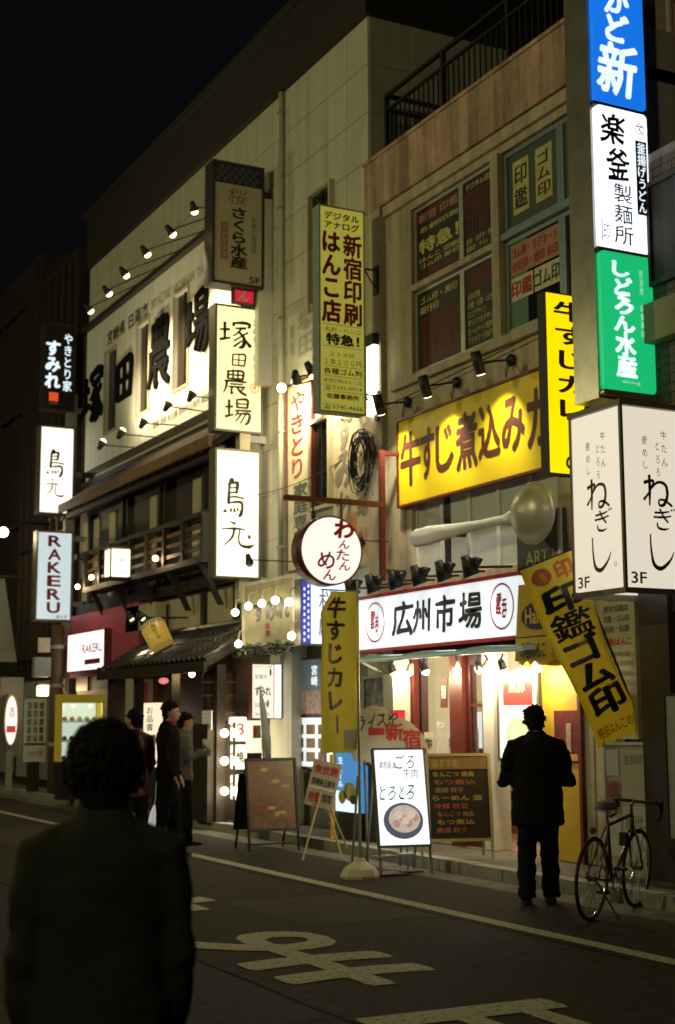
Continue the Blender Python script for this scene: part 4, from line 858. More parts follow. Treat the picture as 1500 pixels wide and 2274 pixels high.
letters(t, M_redink, ('text', F, '特急はんこ', w * .1, w * .9, h * .63, h * .68, .004, .03), ('text', F, 'SALE', w * .3, w * .7, h * .93, h * .96, .004)); letters(t, M_greyink, *[('text', F, s, w * .15, w * .85, h * q, h * (q + .035), .004, .01) for s, q in (('営業時間', .55), ('9:30-19:30', .49), ('日曜休', .42), ('TEL', .36), ('３階 居酒屋', .2))])
y0, y1, z0, z1 = fac(1350, 1658, 1690, 1412, dX)
t = thing('building_plaque', 'small maroon building name plaque below the floor directory', 'sign', (dX, (y0 + y1) / 2, z0)); F = wallF(y1, z0, dX); w = y1 - y0; h = z1 - z0
MB().fbox(F, 0, w, 0, h, -.1, 0).build('panel', M_dkred, t); letters(t, M_paper, ('text', F, 'アベビル', w * .1, w * .9, h * .25, h * .8, .004, .02))
# ---------------------------------------------------------------- middle wall: painted boards and lamps
mx = FX - .06
y0, y1, z0, z1 = fac(640, 862, 1268, 693, mx)
t = thing('vertical_board', 'narrow cream vertical board with red and green brush characters beside the slit window', 'sign board', (mx, (y0 + y1) / 2, z0)); F = wallF(y1, z0, mx); w = y1 - y0; h = z1 - z0
MB().fbox(F, 0, w, 0, h, -.04, 0).build('panel', mat('cream_board', (.74, .66, .44), .55, var=.06), t); holed(F, -.03, w + .03, -.03, h + .03, [(0, w, 0, h)], -.04, .02).build('frame', M_maroon, t)
letters(t, M_redink, ('vtext', F, 'やきとり', w * .08, w * .75, h * .48, h * .96, .004, .02, .95, .02, .03)); letters(t, mat('green_ink', (.03, .06, .03), .5), ('vtext', F, '家庭専門店', w * .22, w * .85, h * .03, h * .46, .004, .02, .9, .01))
y0, y1, z0, z1 = fac(742, 925, 1268, 838, mx); y0 += .0
t = thing('painted_board', 'weathered cream board with large grey brush kana behind the cable coil', 'sign board', (mx, (y0 + y1) / 2, z0)); F = wallF(y1, z0, mx); w = y1 - y0; h = z1 - z0
MB().fbox(F, 0, w, 0, h, -.04, 0).build('panel', mat('weathered_board', (.62, .55, .37), .6, var=.12, streak=.25), t)
letters(t, M_greyink, ('vtext', F, 'すみれ', w * .05, w * .45, h * .25, h * 1.0, .004, .05, 1.0, .05), ('vtext', F, 'とり家', w * .5, w * .95, h * .30, h * .95, .004, .02, .9, .03)); letters(t, mat('faded_stamp', (.6, .2, .1), .6), ('sheet', F, w * .25, w * .52, h * .18, h * .34, .004), ('vtext', F, '焼鳥', w * .55, w * .9, h * .05, h * .25, .004, .0))
y0, y1, z0, z1 = fac(640, 705, 812, 706, mx)
t = thing('faint_board', 'faded cream board with ghostly grey characters above the vertical board', 'sign board', (mx, (y0 + y1) / 2, z0)); F = wallF(y1, z0, mx); w = y1 - y0; h = z1 - z0
MB().fbox(F, 0, w, 0, h, -.04, 0).build('panel', M_cream, t); letters(t, mat('reflection_tint', (.40, .39, .31), .7), ('vtext', F, '塚田', w * .3, w * .95, .0, h, .004, .02, .85, .02), ('vtext', F, '農場', w * .05, w * .25, .1, h * .8, .004, .0))  # grey characters painted on in place of a faint reflection
# vertical tube light by the pilaster
y0, y1, z0, z1 = fac(815, 772, 925, 830, FX - .16)
t = thing('tube_light', 'short glowing vertical light box at the pilaster behind the printing sign', 'lamp', (FX - .1, (y0 + y1) / 2, z0)); MB().box(FX - .16, FX - .02, y0, y1, z0, z1).build('tube', lit('warm_tube', (1, .84, .62), 6.0), t); MB().box(FX - .18, FX - .015, y0 - .02, y1 + .02, z1, z1 + .16).build('cap', M_black, t)
for k, (hx, hy, tx, ty, en) in enumerate(((626, 860, 650, 1000, 60), (657, 838, 668, 960, 300), (690, 820, 770, 960, 260))):
    hd = P(hx, hy, X=FX - .5); tg = P(tx, ty, X=FX); t = arm_spot(['bare bright spotlight at the left end of the rail', 'black spotlight shining down on the narrow vertical board', 'black spotlight beside the tall printing sign'][k], (FX - .05, hd.y - .1, hd.z + .12), hd, tg if k else hd + Vector((-.6, -1.2, -.5)), en, 100, grp='spotlights on the middle wall', hs=1.2)
hd = P(622, 868, X=FX - .42); lamp('POINT', hd + Vector((0, -.12, -.1)), 26, (1, .86, .52), radius=.06, parent=t)
for k, (hx, hy, fx_, fy_) in enumerate(((553, 1243, 640, 1247), (800, 1200, 822, 1200))):
    hd = P(hx, hy, X=FX - .75 + .3 * k); ft = Vector((FX - .05, hd.y - .05, hd.z)); arm_spot(['unlit spotlight on a long arm in front of the white bird sign', 'unlit spotlight on a short arm right of the round sign'][k], ft, hd, hd + Vector((.2, .1, -.6)), 0, on=False, grp='unlit spotlights', hs=.9)
# cable coil hung on the wall
cc = P(800, 1010, X=FX - .2); t = thing('cable_coil', 'messy coil of black cable hung over the painted board', 'cable', (FX - .1, cc.y, cc.z - .4))
for k in range(16):
    r1 = rnd.uniform(.16, .30); r2 = rnd.uniform(.32, .5); oy = rnd.uniform(-.05, .05); pts = []
    for i in range(25):
        th = 2 * math.pi * i / 24; pts.append((FX - .13 - .008 * k + .02 * math.sin(th * 2 + k), cc.y + oy + r1 * math.cos(th) * (1 + .1 * math.sin(th * 3 + k)), cc.z - .05 * k % .1 - abs(r2) * math.sin(th) * (.75 if math.sin(th) < 0 else 1.0)))
    MB().tube(pts, .008, 5, False).build('loop', M_rubber, t)
tw = MB()
for k in range(30):
    a_ = Vector((FX - .2 + rnd.uniform(-.1, .1), cc.y - .25 + rnd.uniform(-.15, .15), cc.z - .35 + rnd.uniform(-.1, .5))); tw.tube([a_, a_ + Vector((rnd.uniform(-.1, .1), rnd.uniform(-.2, .2), rnd.uniform(-.25, .2)))], .006, 4)
tw.build('tangle', M_rubber, t)
MB().tube([(FX - .02, cc.y, cc.z + .3), (FX - .22, cc.y, cc.z + .3)], .02, 6).build('hook', M_black, t)
# ---------------------------------------------------------------- round won ton sign on a red bracket
RX = FX - .34; rp = P(849, 1120, X=RX)
ctr = P(729, 1224, Y=rp.y - .02)
t = thing('round_sign', 'round white lit sign with red kana hanging from a dark red bracket', 'sign', (ctr.x, rp.y, ctr.z - .45))
rr_ = (P(729, 1148, Y=rp.y).z - P(729, 1302, Y=rp.y).z) / 2
F = Fr((ctr.x, rp.y - .12, ctr.z), (1, 0, 0), (0, 0, 1))
MB().lathe(F, [(rr_ * .97, -.26), (rr_, -.26), (rr_, .0), (rr_ * .965, .012), (rr_ * .95, .0)], 40).build('rim', M_maroon, t, True)
MB().lathe(F, [(.0, .03), (rr_ * .4, .026), (rr_ * .8, .012), (rr_ * .951, -.004)], 40).build('face', lit('round_white_lit', (1.0, .94, .84), 1.0), t, True); MB().disc(F, 0, 0, rr_ * .97, -.255, 40).build('back', M_white, t)
a_ = rr_
for s_, u0, u1, v0, v1 in (('わ', .06, .66, .36, .86), ('ん', .20, .54, .06, .30), ('た', .12, .52, -.28, .02), ('ん', .20, .54, -.56, -.32), ('め', -.46, .06, -.54, -.06), ('ん', -.30, .10, -.86, -.56)):
    MB().text(F, s_, u0 * a_, u1 * a_, v0 * a_, v1 * a_, .034, .045 if s_ == 'わ' else .02, .1, .01).build('letter', mat('bright_red_ink', (.72, .015, .02), .5), t)
e_ = P(632, 1118, Y=rp.y)
MB().box(e_.x, rp.x + .04, rp.y - .03, rp.y + .03, rp.z - .04, rp.z + .03).build('bracket', M_maroon, t); MB().box(rp.x - .035, rp.x + .035, rp.y - .028, rp.y + .028, P(849, 1290, X=RX).z, P(849, 1000, X=RX).z).build('post', M_maroon, t)
for dx_ in (-.2, .2): MB().cyl((ctr.x + dx_, rp.y, ctr.z + rr_ * .9), (ctr.x + dx_, rp.y, rp.z - .04), .012).build('hanger', M_black, t)
for z in (P(849, 1290, X=RX).z + .1, P(849, 1010, X=RX).z): MB().box(rp.x + .035, FX - .001, rp.y - .02, rp.y + .02, z, z + .05).build('wall_bracket', M_maroon, t)
# ---------------------------------------------------------------- blue and white lit box behind the flag
bY = 17.3
t, F, w, h, p = blade('blue_border_sign', 'white lit sign with blue scale pattern borders half hidden behind the yellow flag', bla(668, 1285, 1432, 803, bY), bY, .2, lit('blue_white_lit', (.75, .88, 1.0), 1.3), M_case, .02)
mb = MB(); dots = MB()
for u in (.02, w - .16):
    mb.sheet(F, u, u + .14, .02, h - .02, .004)
    for j in range(9):
        for i in range(2): dots.ell(F, u + .04 + .06 * i, .07 + (h - .12) * (j + .5 * i) / 9, .016, .026, .008, 8)
mb.build('border', lit('border_blue', (.06, .06, .50), .9), t); dots.build('dots', M_cold, t); letters(t, mat('lilac_ink', (.55, .3, .45), .5), ('text', F, '桜', w * .3, w * .6, h * .5, h * .85, .004), ('text', F, '居酒屋', w * .3, w * .7, h * .15, h * .4, .004, .03))
MB().box(F(w, 0).x, FX, bY + .05, bY + .12, F(0, h * .5).z, F(0, h * .5).z + .08).build('bracket', M_black, t)
# ---------------------------------------------------------------- dark timber restaurant front
TY0, TY1 = 20.85, 29.75
tf = thing('timber_restaurant', 'dark timber restaurant front with plaster panels below the white board', 'restaurant front', (8.9, 24.5, 0))
MB().box(FX - .13, FX - .001, TY0, TY1, 2.9, 6.7).build('wall', M_dkwood, tf)
# sloping pent roof right under the board, laid in planks
npl = 15; pl = (TY1 - TY0) / npl
for i in range(npl):
    a0 = TY0 + pl * i + .01; a1 = a0 + pl - .02
    MB().hexa([(8.50, a0, 6.02), (9.07, a0, 6.45), (9.07, a1, 6.45), (8.50, a1, 6.02), (8.50, a0, 6.12), (9.07, a0, 6.60), (9.07, a1, 6.60), (8.50, a1, 6.12)]).build('plank', M_dkwood, tf)
MB().box(8.44, 8.499, TY0, TY1, 5.96, 6.14).build('eave_board', M_wood, tf)
MB().box(8.62, 8.74, TY0, TY1, 5.86, 5.99).build('eave_beam', M_dkwood, tf)
for i in range(22):
    y = TY0 + .2 + .44 * i; MB().hexa([(8.55, y, 5.93), (9.06, y, 6.3), (9.06, y + .08, 6.3), (8.55, y + .08, 5.93), (8.55, y, 6.01), (9.06, y, 6.42), (9.06, y + .08, 6.42), (8.55, y + .08, 6.01)]).build('rafter', M_dkwood, tf)
for x0, x1 in ((187, 222), (335, 364), (245, 258), (430, 450)):
    ya_ = P(x0, 1180, X=FX - .14).y; yb2 = P(x1, 1180, X=FX - .14).y
    MB().box(FX - .16, FX - .131, yb2, ya_, 4.1, 5.8).build('plaster_panel', M_plaster, tf)
MB().box(FX - .165, FX - .131, TY0 + .05, TY1 - 4.0, 3.12, 3.78).build('plaster_band', M_plaster, tf)
for y in (20.9, 22.3, 24.5, 26.6, 28.7): MB().box(FX - .24, FX - .166, y, y + .14, 2.9, 5.9).build('post', M_dkwood, tf)
MB().box(FX - .34, FX - .241, TY0, TY1, 3.8, 3.98).build('beam', M_dkwood, tf)
MB().box(FX - .30, FX - .24, TY0, TY1, 5.0, 5.12).build('beam', M_dkwood, tf)
# balcony ledge with railing
by_n, by_f = P(455, 1230, X=8.5).y, P(190, 1290, X=8.5).y
lz = P(390, 1252, X=8.5).z
bal = thing('timber_balcony', 'narrow dark timber balcony with slatted railing above the tiled porch roof', 'balcony', (8.7, 24, lz))
MB().box(8.45, FX - .342, by_n, by_f, lz - .10, lz).build('ledge', M_dkwood, bal)
nb_ = 8
for i in range(nb_):
    y = by_n + (by_f - by_n - .1) * i / (nb_ - 1); MB().box(8.46, 8.56, y, y + .1, lz + .001, lz + .66).build('post', M_dkwood, bal)
for dz in (.12, .30, .48): MB().box(8.50, 8.53, by_n + .1, by_f, lz + dz, lz + dz + .06).build('slat', M_wood, bal)
MB().box(8.44, 8.58, by_n, by_f, lz + .661, lz + .72).build('hand_rail', M_dkwood, bal)
for i in range(5):
    y = by_n + .25 + (by_f - by_n - .6) * i / 4; MB().hexa([(8.86, y, lz - .75), (8.95, y, lz - .75), (8.95, y + .07, lz - .75), (8.86, y + .07, lz - .75), (8.5, y, lz - .101), (8.62, y, lz - .101), (8.62, y + .07, lz - .101), (8.5, y + .07, lz - .101)]).build('brace', M_dkwood, bal)
# lantern box
ly_ = 24.6; x0, x1, z0, z1 = bla(246, 1216, 1280, 293, ly_); yl = P(231, 1250, X=x0).y
t = thing('lantern_box', 'glowing square lantern hung under the timber balcony', 'lantern', ((x0 + x1) / 2, ly_ + .3, z0)); MB().box(x0 + .012, x1 - .012, ly_ + .012, yl - .012, z0 + .02, z1 - .02).build('paper', lit('lantern_paper', (1, .90, .58), 2.0), t)
for xx in (x0, x1 - .025):
    for yy in (ly_, yl - .025): MB().box(xx, xx + .025, yy, yy + .025, z0, z1).build('corner_post', M_dkwood, t)
MB().box(x0 - .04, x1 + .04, ly_ - .04, yl + .04, z1, z1 + .06).build('cap', M_dkwood, t); MB().box(x0 - .02, x1 + .02, ly_ - .02, yl + .02, z0 - .04, z0).build('base', M_dkwood, t); letters(t, M_greyink, ('text', bladeF(x0, z0, ly_ + .012), '・', .2, .24, .28, .33, .003), ('text', bladeF(x0, z0, ly_ + .012), 'ー', .2, .32, .08, .10, .003))
MB().box((x0 + x1) / 2 - .03, (x0 + x1) / 2 + .03, ly_ + .2, ly_ + .26, z1 + .06, lz + .5).build('hanger', M_dkwood, t)
for k, (x, y) in enumerate(((346, 1240), (204, 1282), (173, 1303), (427, 1497))):
    c = P(x, y, X=8.4); t = thing('small_lamp', ['little bare bulb on the balcony right of the lantern', 'little bare bulb on the balcony left of the lantern', 'tiny bare bulb at the far end of the balcony', 'tiny slanting lamp under the porch roof'][k], 'lamp', c - Vector((0, 0, .1)), 'small lamps'); MB().ball(c, .05, 10).build('bulb', M_bulb, t, True); MB().cyl(c + Vector((0, 0, .05)), c + Vector((.05, 0, .14)), .025, 8).build('holder', M_black, t); MB().tube([c + Vector((.05, 0, .13)), (8.6, c.y, c.z + .14)], .012, 6).build('arm', M_black, t); lamp('POINT', c - Vector((.1, 0, .02)), 9, (1, .75, .4), radius=.05, parent=t)
# tiled porch roof
ez, rz_ = 2.50, 3.10; ex, rx_ = 7.98, FX - .17
py0, py1 = 19.7, P(222, 1488, X=ex).y
pr = thing('porch_roof', 'dark pantiled porch roof over the timber restaurant entrance', 'roof', (8.5, (py0 + py1) / 2, ez))
sl = Vector((rx_ - ex, 0, rz_ - ez)); slen = sl.length; su = sl.normalized()
MB().hexa([(ex, py0, ez - .12), (rx_, py0, rz_ - .12), (rx_, py1, rz_ - .12), (ex, py1, ez - .12), (ex, py0, ez - .02), (rx_, py0, rz_ - .02), (rx_, py1, rz_ - .02), (ex, py1, ez - .02)]).build('deck', M_dkwood, pr)
MB().box(ex - .05, ex - .001, py0, py1, ez - .18, ez - .03).build('fascia', M_dkwood, pr)
FT = Fr((0, 0, 0), (0, -1, 0), su); cw = .215; rows = 4; cl_ = slen / rows
tmb = MB(); prof = [(-cw / 2, .0), (-cw * .3, .0), (-cw * .22, .035), (-cw * .05, .055), (cw * .12, .035), (cw * .2, .0), (cw / 2, -.008)]
for q in range(len(prof) - 1):
    (a0, c0_), (a1, c1_) = prof[q], prof[q + 1]
    tmb.hexa([FT(a0, -.02, c0_), FT(a1, -.02, c1_), FT(a1, cl_, c1_ - .02), FT(a0, cl_, c0_ - .02), FT(a0, -.02, c0_ + .02), FT(a1, -.02, c1_ + .02), FT(a1, cl_, c1_), FT(a0, cl_, c0_)])
tob = tmb.build('tile', M_tile, pr); tme2 = tob.data; base_loc = -root_loc(pr); bpy.data.objects.remove(tob)
# tile mesh was stored relative to the roof's origin
ncol = int((py1 - py0) / cw)
for i in range(ncol):
    for j in range(rows):
        o = bpy.data.objects.new('tile', tme2); C.objects.link(o); o.parent = pr
        pt = Vector((ex, py0 + cw * (i + .5), ez)) + su * (cl_ * j + .01) + Vector((0, 0, rnd.uniform(0, .006))); o.location = pt
MB().tube([(rx_ - .05, py0, rz_ + .03), (rx_ - .05, py1, rz_ + .03)], .07, 8).build('ridge_cap', M_tile, pr)
MB().box(ex - .02, FX - .2, py1, py1 + .10, ez - .15, ez + .05).build('end_board', M_dkwood, pr)
# beer mug lamp sign on the roof
bc = P(362, 1440, X=8.35); t = thing('beer_mug_sign', 'tilted yellow beer mug sign with white foam on the porch roof', 'sign', bc)
axm = Vector((-.30, .60, 1)).normalized(); o_ = axm.orthogonal().normalized(); F = Fr(bc + Vector((0, 0, .03)), o_, axm.cross(o_))
if F.n.dot(axm) < 0: F = Fr(F.o, F.v, F.u)
MB().lathe(F, [(.0, 0), (.19, 0), (.20, .02), (.215, .40), (.19, .40)], 20).build('mug', mat('beer_yellow', (.72, .45, .05), .35, emit=.22, ecol=(.9, .6, .12), var=.1), t, True)
fm = MB()
for k in range(14):
    th = 2 * math.pi * k / 14; fm.ball(F(.15 * math.cos(th), .15 * math.sin(th), .41), .075, 8)
fm.ball(F(0, 0, .42), .12, 8); fm.build('foam', M_white, t, True)
vmb = MB(); cv = (Vector((0, 0, CAM_H)) - bc); cv.z = 0; cv -= axm * cv.dot(axm); cv.normalize(); G = Fr(F.o + axm * .06 + cv * .222, axm.cross(cv), axm); vmb.vtext(G, '生ビール', -.05, .05, .0, .3, .004, .02); vmb.build('lettering', M_ink, t)
# paired spots on an arm in front of the pale panel
y0, y1, z0, z1 = fac(280, 1350, 1405, 345, FX - .45)
t = thing('pale_panel', 'pale square panel behind the twin spotlights over the porch roof', 'sign', (FX - .4, (y0 + y1) / 2, z0)); MB().box(FX - .45, FX - .242, y0, y1, z0, z1).build('panel', M_plaster, t)
for k, (x, y) in enumerate(((291, 1372), (316, 1371))):
    hd = P(x, y, X=FX - 1.0); arm_spot(['twin spotlight over the porch roof, the farther one', 'twin spotlight over the porch roof, the nearer one'][k], (FX - .165, hd.y, hd.z + .02), hd, (8.5, hd.y - .6, 2.7), 26, 80, grp='twin spotlights over the porch', hs=1.3, rec=True)
# entrance under the porch: dark red recess, posts, menu lights
en = thing('porch_entrance', 'dim dark red entrance recess under the tiled porch roof', 'entrance', (9.0, 22.5, .12))
MB().box(FX - .125, FX + .001, py0 - .1, TY1, .13, 2.89).build('back_wall', mat('entrance_wall', (.055, .03, .02), .6, var=.4), en)
y0, y1, z0, z1 = fac(282, 1500, 1600, 352, FX - .14); MB().box(FX - .15, FX - .126, y0, y1, 1.3, 2.4).build('red_panel', M_dkred, en)
for y in (py0, py0 + 1.9, py0 + 3.6, py1 - .3): MB().box(8.15, 8.29, y, y + .14, .12, 2.42).build('post', M_dkwood, en)
MB().box(8.10, 8.32, py1 - .45, py1 - .1, .12, ez - .13).build('corner_post', M_dkwood, en)
y0, y1, z0, z1 = fac(306, 1562, 1700, 350, 8.6)
t = thing('lit_menu', 'tall lit menu panel glowing orange and white in the dark entrance', 'menu', (8.6, (y0 + y1) / 2, z0)); F = wallF(y1, z0, 8.6); w = y1 - y0; h = z1 - z0
MB().fbox(F, 0, w * .3, 0, h, -.1, 0).build('side_panel', lit('menu_warm', (1, .62, .32), 1.2), t); MB().fbox(F, w * .33, w, 0, h, -.1, 0).build('panel', lit('menu_cream', (1, .80, .55), 1.1), t); letters(t, mat('orange_print', (.7, .25, .05), .5), ('sheet', F, w * .38, w * .95, h * .1, h * .5, .004), ('sheet', F, w * .02, w * .28, h * .8, h * .97, .004)); letters(t, M_stk['y'], ('ell', F, w * .6, h * .3, w * .2, h * .1, .008)); letters(t, M_ink, ('vtext', F, 'お品書', w * .45, w * .85, h * .55, h * .95, .004, .01)); MB().fbox(F, -.02, w + .02, -.55, -.001, -.12, -.02).build('stand', M_dkwood, t)
c = P(364, 1512, X=8.5); t = thing('pink_lamp', 'small pink glowing lamp beside the dark red panel', 'lamp', c); MB().ball(c, .09, 10, (1, 1, .6)).build('shade', lit('pink_lit', (.85, .25, .22), 1.0), t, True); MB().cyl(c + Vector((0, 0, .05)), c + Vector((.12, 0, .15)), .01, 6).build('stem', M_black, t)
# metal tank hung on the wall
c = P(487, 1545, X=8.35); t = thing('metal_tank', 'big brown metal drum with domed lid at the porch entrance', 'tank', c - Vector((0, 0, .42)))
F = Fr(c, (1, 0, 0), (0, 1, 0)); MB().lathe(F, [(0, -.42), (.23, -.42), (.25, -.38), (.25, .27), (.26, .29), (.26, .32), (.2, .38), (.1, .43), (0, .44)], 24).build('drum', mat('brown_enamel', (.075, .04, .025), .25, metal=.4, var=.25), t, True)
for hh in (-.25, .0, .2): MB().lathe(F, [(.251, hh - .012), (.258, hh), (.251, hh + .012)], 24).build('hoop', M_wood, t, True)
MB().box(c.x - .3, c.x + .3, c.y - .3, c.y + .3, .12, c.z - .421).build('plinth', M_dkwood, t)
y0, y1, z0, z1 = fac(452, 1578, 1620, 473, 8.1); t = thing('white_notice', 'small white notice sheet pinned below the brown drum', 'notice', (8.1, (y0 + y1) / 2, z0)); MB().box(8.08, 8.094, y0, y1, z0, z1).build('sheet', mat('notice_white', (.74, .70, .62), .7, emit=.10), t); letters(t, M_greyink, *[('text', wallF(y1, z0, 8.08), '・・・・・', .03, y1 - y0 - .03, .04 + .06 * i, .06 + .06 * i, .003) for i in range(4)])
# ---------------------------------------------------------------- far cafe under the timber front
cf = thing('pink_cafe', 'pink fronted cafe with a white light box beyond the tiled porch', 'shop', (8.9, 27.5, .12)); M_pinkp = mat('pink_paint', (.50, .09, .16), .5, var=.1)
y0, y1, z0, z1 = fac(158, 1375, 1500, 250, 8.75); MB().box(8.75, 9.06, py1 + .15, y1, z0 - .05, z1 + .05).build('awning', M_pinkp, cf)
MB().box(8.95, 9.06, py1 + .15, y1 + .1, .13, z0 - .06).build('wall', mat('cafe_wall', (.5, .40, .36), .6, var=.1), cf)
y0, y1, z0, z1 = fac(205, 1503, 1530, 240, 8.9); MB().box(8.9, 8.949, y0, y1, z0, z1).build('grey_panel', M_grey, cf); MB().box(8.85, 8.949, py1 + .16, py1 + .55, .13, 2.3).build('pillar', M_pinkp, cf)
y0, y1, z0, z1 = fac(170, 1505, 1535, 195, 8.9); MB().box(8.9, 8.949, y0, y1, z0, z1).build('red_panel', M_red, cf)
y0, y1, z0, z1 = fac(152, 1412, 1492, 233, 8.6)
t = thing('cafe_light_box', 'white lit box with small red cafe lettering on the pink front', 'sign', (8.65, (y0 + y1) / 2, z0)); F = wallF(y1, z0, 8.6); w = y1 - y0; h = z1 - z0; MB().fbox(F, 0, w, 0, h, -.14, 0).build('panel', lit('cafe_box', (1, .90, .84), 1.4), t); holed(F, -.02, w + .02, -.02, h + .02, [(0, w, 0, h)], -.145, .015).build('frame', M_red, t)
letters(t, mat('wine_ink', (.32, .02, .035)), ('text', F, 'RAKERU', w * .42, w * .95, h * .45, h * .68, .004, .02), ('sheet', F, w * .48, w * .9, h * .14, h * .28, .004), ('disc', F, w * .24, h * .72, .07, .004, 14, .05), ('vtext', F, 'オムライス', w * .2, w * .3, h * .1, h * .6, .004, .0))
# display case
dy = 26.6; x0, x1, z0, z1 = bla(137, 1542, 1692, 232, dy)
t = thing('food_display_case', 'glowing yellow framed display case with plates of food samples', 'display case', ((x0 + x1) / 2, dy + .2, .12)); F = bladeF(x0, .0, dy); w = x1 - x0
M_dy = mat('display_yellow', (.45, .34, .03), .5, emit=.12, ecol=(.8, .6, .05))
MB().fbox(F, 0, w, z0 - .25, z0, -.4, 0).build('base', M_dkwood, t); MB().fbox(F, .02, w - .02, .12, z0 - .251, -.38, -.02).build('stand', M_dkwood, t)
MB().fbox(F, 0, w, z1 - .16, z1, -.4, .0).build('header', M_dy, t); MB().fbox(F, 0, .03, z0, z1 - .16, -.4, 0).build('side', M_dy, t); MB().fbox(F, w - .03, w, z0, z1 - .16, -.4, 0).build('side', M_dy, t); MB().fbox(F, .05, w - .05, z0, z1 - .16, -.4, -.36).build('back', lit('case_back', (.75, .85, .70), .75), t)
for k in range(3):
    b = z0 + .005 + k * (z1 - .16 - z0) / 3; MB().fbox(F, .05, w - .05, b, b + .02, -.355, -.03).build('shelf', M_white, t)
    for i in range(5):
        pf = Fr(F(.13 + i * (w - .22) / 4.3, b + .02, -.18), (1, 0, 0), (0, 1, 0)); pl_ = MB().lathe(pf, [(0, .005), (.05, .01), (.075, .03)], 12).build('plate', M_white, t, True); MB().ball(pf(0, 0, .05), .05, 8, (1, 1, .8)).build('food', [mat('sample_green', (.20, .34, .08), .5, var=.4, scale=30), M_yell, mat('sample_red', (.45, .10, .05), .5, var=.4, scale=30), mat('sample_brown', (.40, .24, .10), .5, var=.4, scale=30), mat('sample_cream', (.6, .5, .25), .5, var=.3, scale=30)][(i + k) % 5], pl_, True)
MB().fbox(F, .05, w - .05, z0, z1 - .16, -.022, -.016).build('pane', M_clear, t); lamp('POINT', F(w * .3, z1 - .22, -.06), 5, (1, .95, .75), radius=.04, parent=t); lamp('POINT', F(w * .7, z1 - .22, -.06), 5, (1, .95, .75), radius=.04, parent=t)
# far posters, oval lit sign, post and lamp at the left edge
gy = 29.9
t = thing('poster_board', 'greenish poster board with rows of pictures left of the display case', 'poster', (8.6, gy, 1)); x0, x1, z0, z1 = bla(57, 1552, 1692, 104, gy); F = bladeF(x0, z0, gy); w = x1 - x0; h = z1 - z0
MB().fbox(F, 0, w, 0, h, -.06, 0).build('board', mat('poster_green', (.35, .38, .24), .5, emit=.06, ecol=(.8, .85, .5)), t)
for i in range(3):
    for j in range(5): MB().fbox(F, .05 + i * (w - .06) / 3, .01 + (i + 1) * (w - .06) / 3, h * .32 + j * h * .13, h * .32 + (j + .8) * h * .13, 0, .004).build('picture', [mat('poster_photo', (.30, .26, .14), .5, var=.9, scale=14), mat('poster_photo2', (.24, .14, .08), .5, var=.9, scale=18), mat('poster_photo3', (.34, .30, .20), .5, var=.7, scale=16)][(i * 2 + j * 3) % 3], t)
MB().fbox(F, .0, w, h * .26, h * .30, 0, .005).build('stripe', M_red, t); MB().fbox(F, .03, w - .03, h * .04, h * .24, 0, .004).build('notice', M_paper, t); letters(t, M_redink, ('text', F, 'こだわりの味', .08, w - .08, h * .1, h * .17, .008)); MB().box(x0 + .1, x1 - .1, gy + .061, gy + .12, .12, z1 - .1).build('stand', M_dkwood, t)
c = P(95, 1535, Y=gy + .3); t = thing('wall_lamp', 'warm square wall lamp above the greenish poster board', 'lamp', c); MB().box(c.x - .10, c.x + .10, c.y - .1, c.y + .1, c.z - .10, c.z + .12).build('shade', lit('warm_lamp', (1, .80, .45), 3), t); MB().box(c.x - .14, c.x + .14, c.y - .14, c.y + .14, c.z + .12, c.z + .16).build('cap', M_dkwood, t); lamp('POINT', c - Vector((.0, .2, .0)), 30, (1, .75, .4), radius=.1, parent=t)
x0, x1, z0, z1 = bla(10, 1540, 1660, 44, 30.6); t = thing('oval_sign', 'tall oval lit sign with a gold rim at the left edge', 'sign', ((x0 + x1) / 2, 30.6, z0)); F = bladeF((x0 + x1) / 2, (z0 + z1) / 2, 30.6); ra, rb2 = (x1 - x0) / 2, (z1 - z0) / 2
n = 28
MB().prism(F, [(ra * math.cos(2 * math.pi * i / n), rb2 * math.sin(2 * math.pi * i / n)) for i in range(n)], -.12, 0).build('rim', mat('gold', (.4, .3, .12), .4, metal=.5), t); MB().ell(F, 0, 0, ra * .78, rb2 * .9, .004).build('face', lit('oval_lit', (1, .86, .78), 1.2), t); letters(t, lit('oval_red', (.6, .06, .06), .7), ('sheet', F, -ra * .6, ra * .6, -rb2 * .45, -rb2 * .2, .008)); letters(t, M_greyink, ('text', F, '酒', -ra * .4, ra * .4, rb2 * .1, rb2 * .5, .008)); MB().box(x0 + .1, x1 - .1, 30.65, 30.71, .12, z0 + .1).build('stand', M_grey, t); MB().box(x0 - .05, x1 + .12, 30.73, 30.8, z0 - .2, z1 + .35).build('back_board', mat('pale_back_board', (.2, .21, .2), .6), t)
# brown utility pole with a transformer bracket
ub = P(122, 1700, X=8.45); ub.z = .12; t = thing('utility_pole', 'brown steel utility pole standing below the red lettered cafe sign', 'pole', ub); MB().tube([ub, ub + Vector((0, 0, 1.6)), ub + Vector((0, 0, 3.45))], [.15, .14, .13], 14).build('shaft', mat('pole_brown', (.11, .07, .04), .6, var=.2), t, True)
for z in (1.0, 2.2, 3.0): MB().lathe(Fr(ub + Vector((0, 0, z)), (1, 0, 0), (0, 1, 0)), [(.15, -.04), (.158, -.035), (.158, .035), (.15, .04)], 14).build('band', M_grey, t)
MB().box(ub.x - .5, ub.x - .16, ub.y - .1, ub.y + .1, 2.5, 2.9).build('meter_box', M_grey, t); MB().box(ub.x - .45, ub.x - .2, ub.y - .15, ub.y - .101, 3.0, 3.3).build('street_plate', M_plaster, t); MB().box(ub.x + .13, ub.x + .2, ub.y - .1, ub.y + .03, 1.6, 2.2).build('notice', M_white, t)
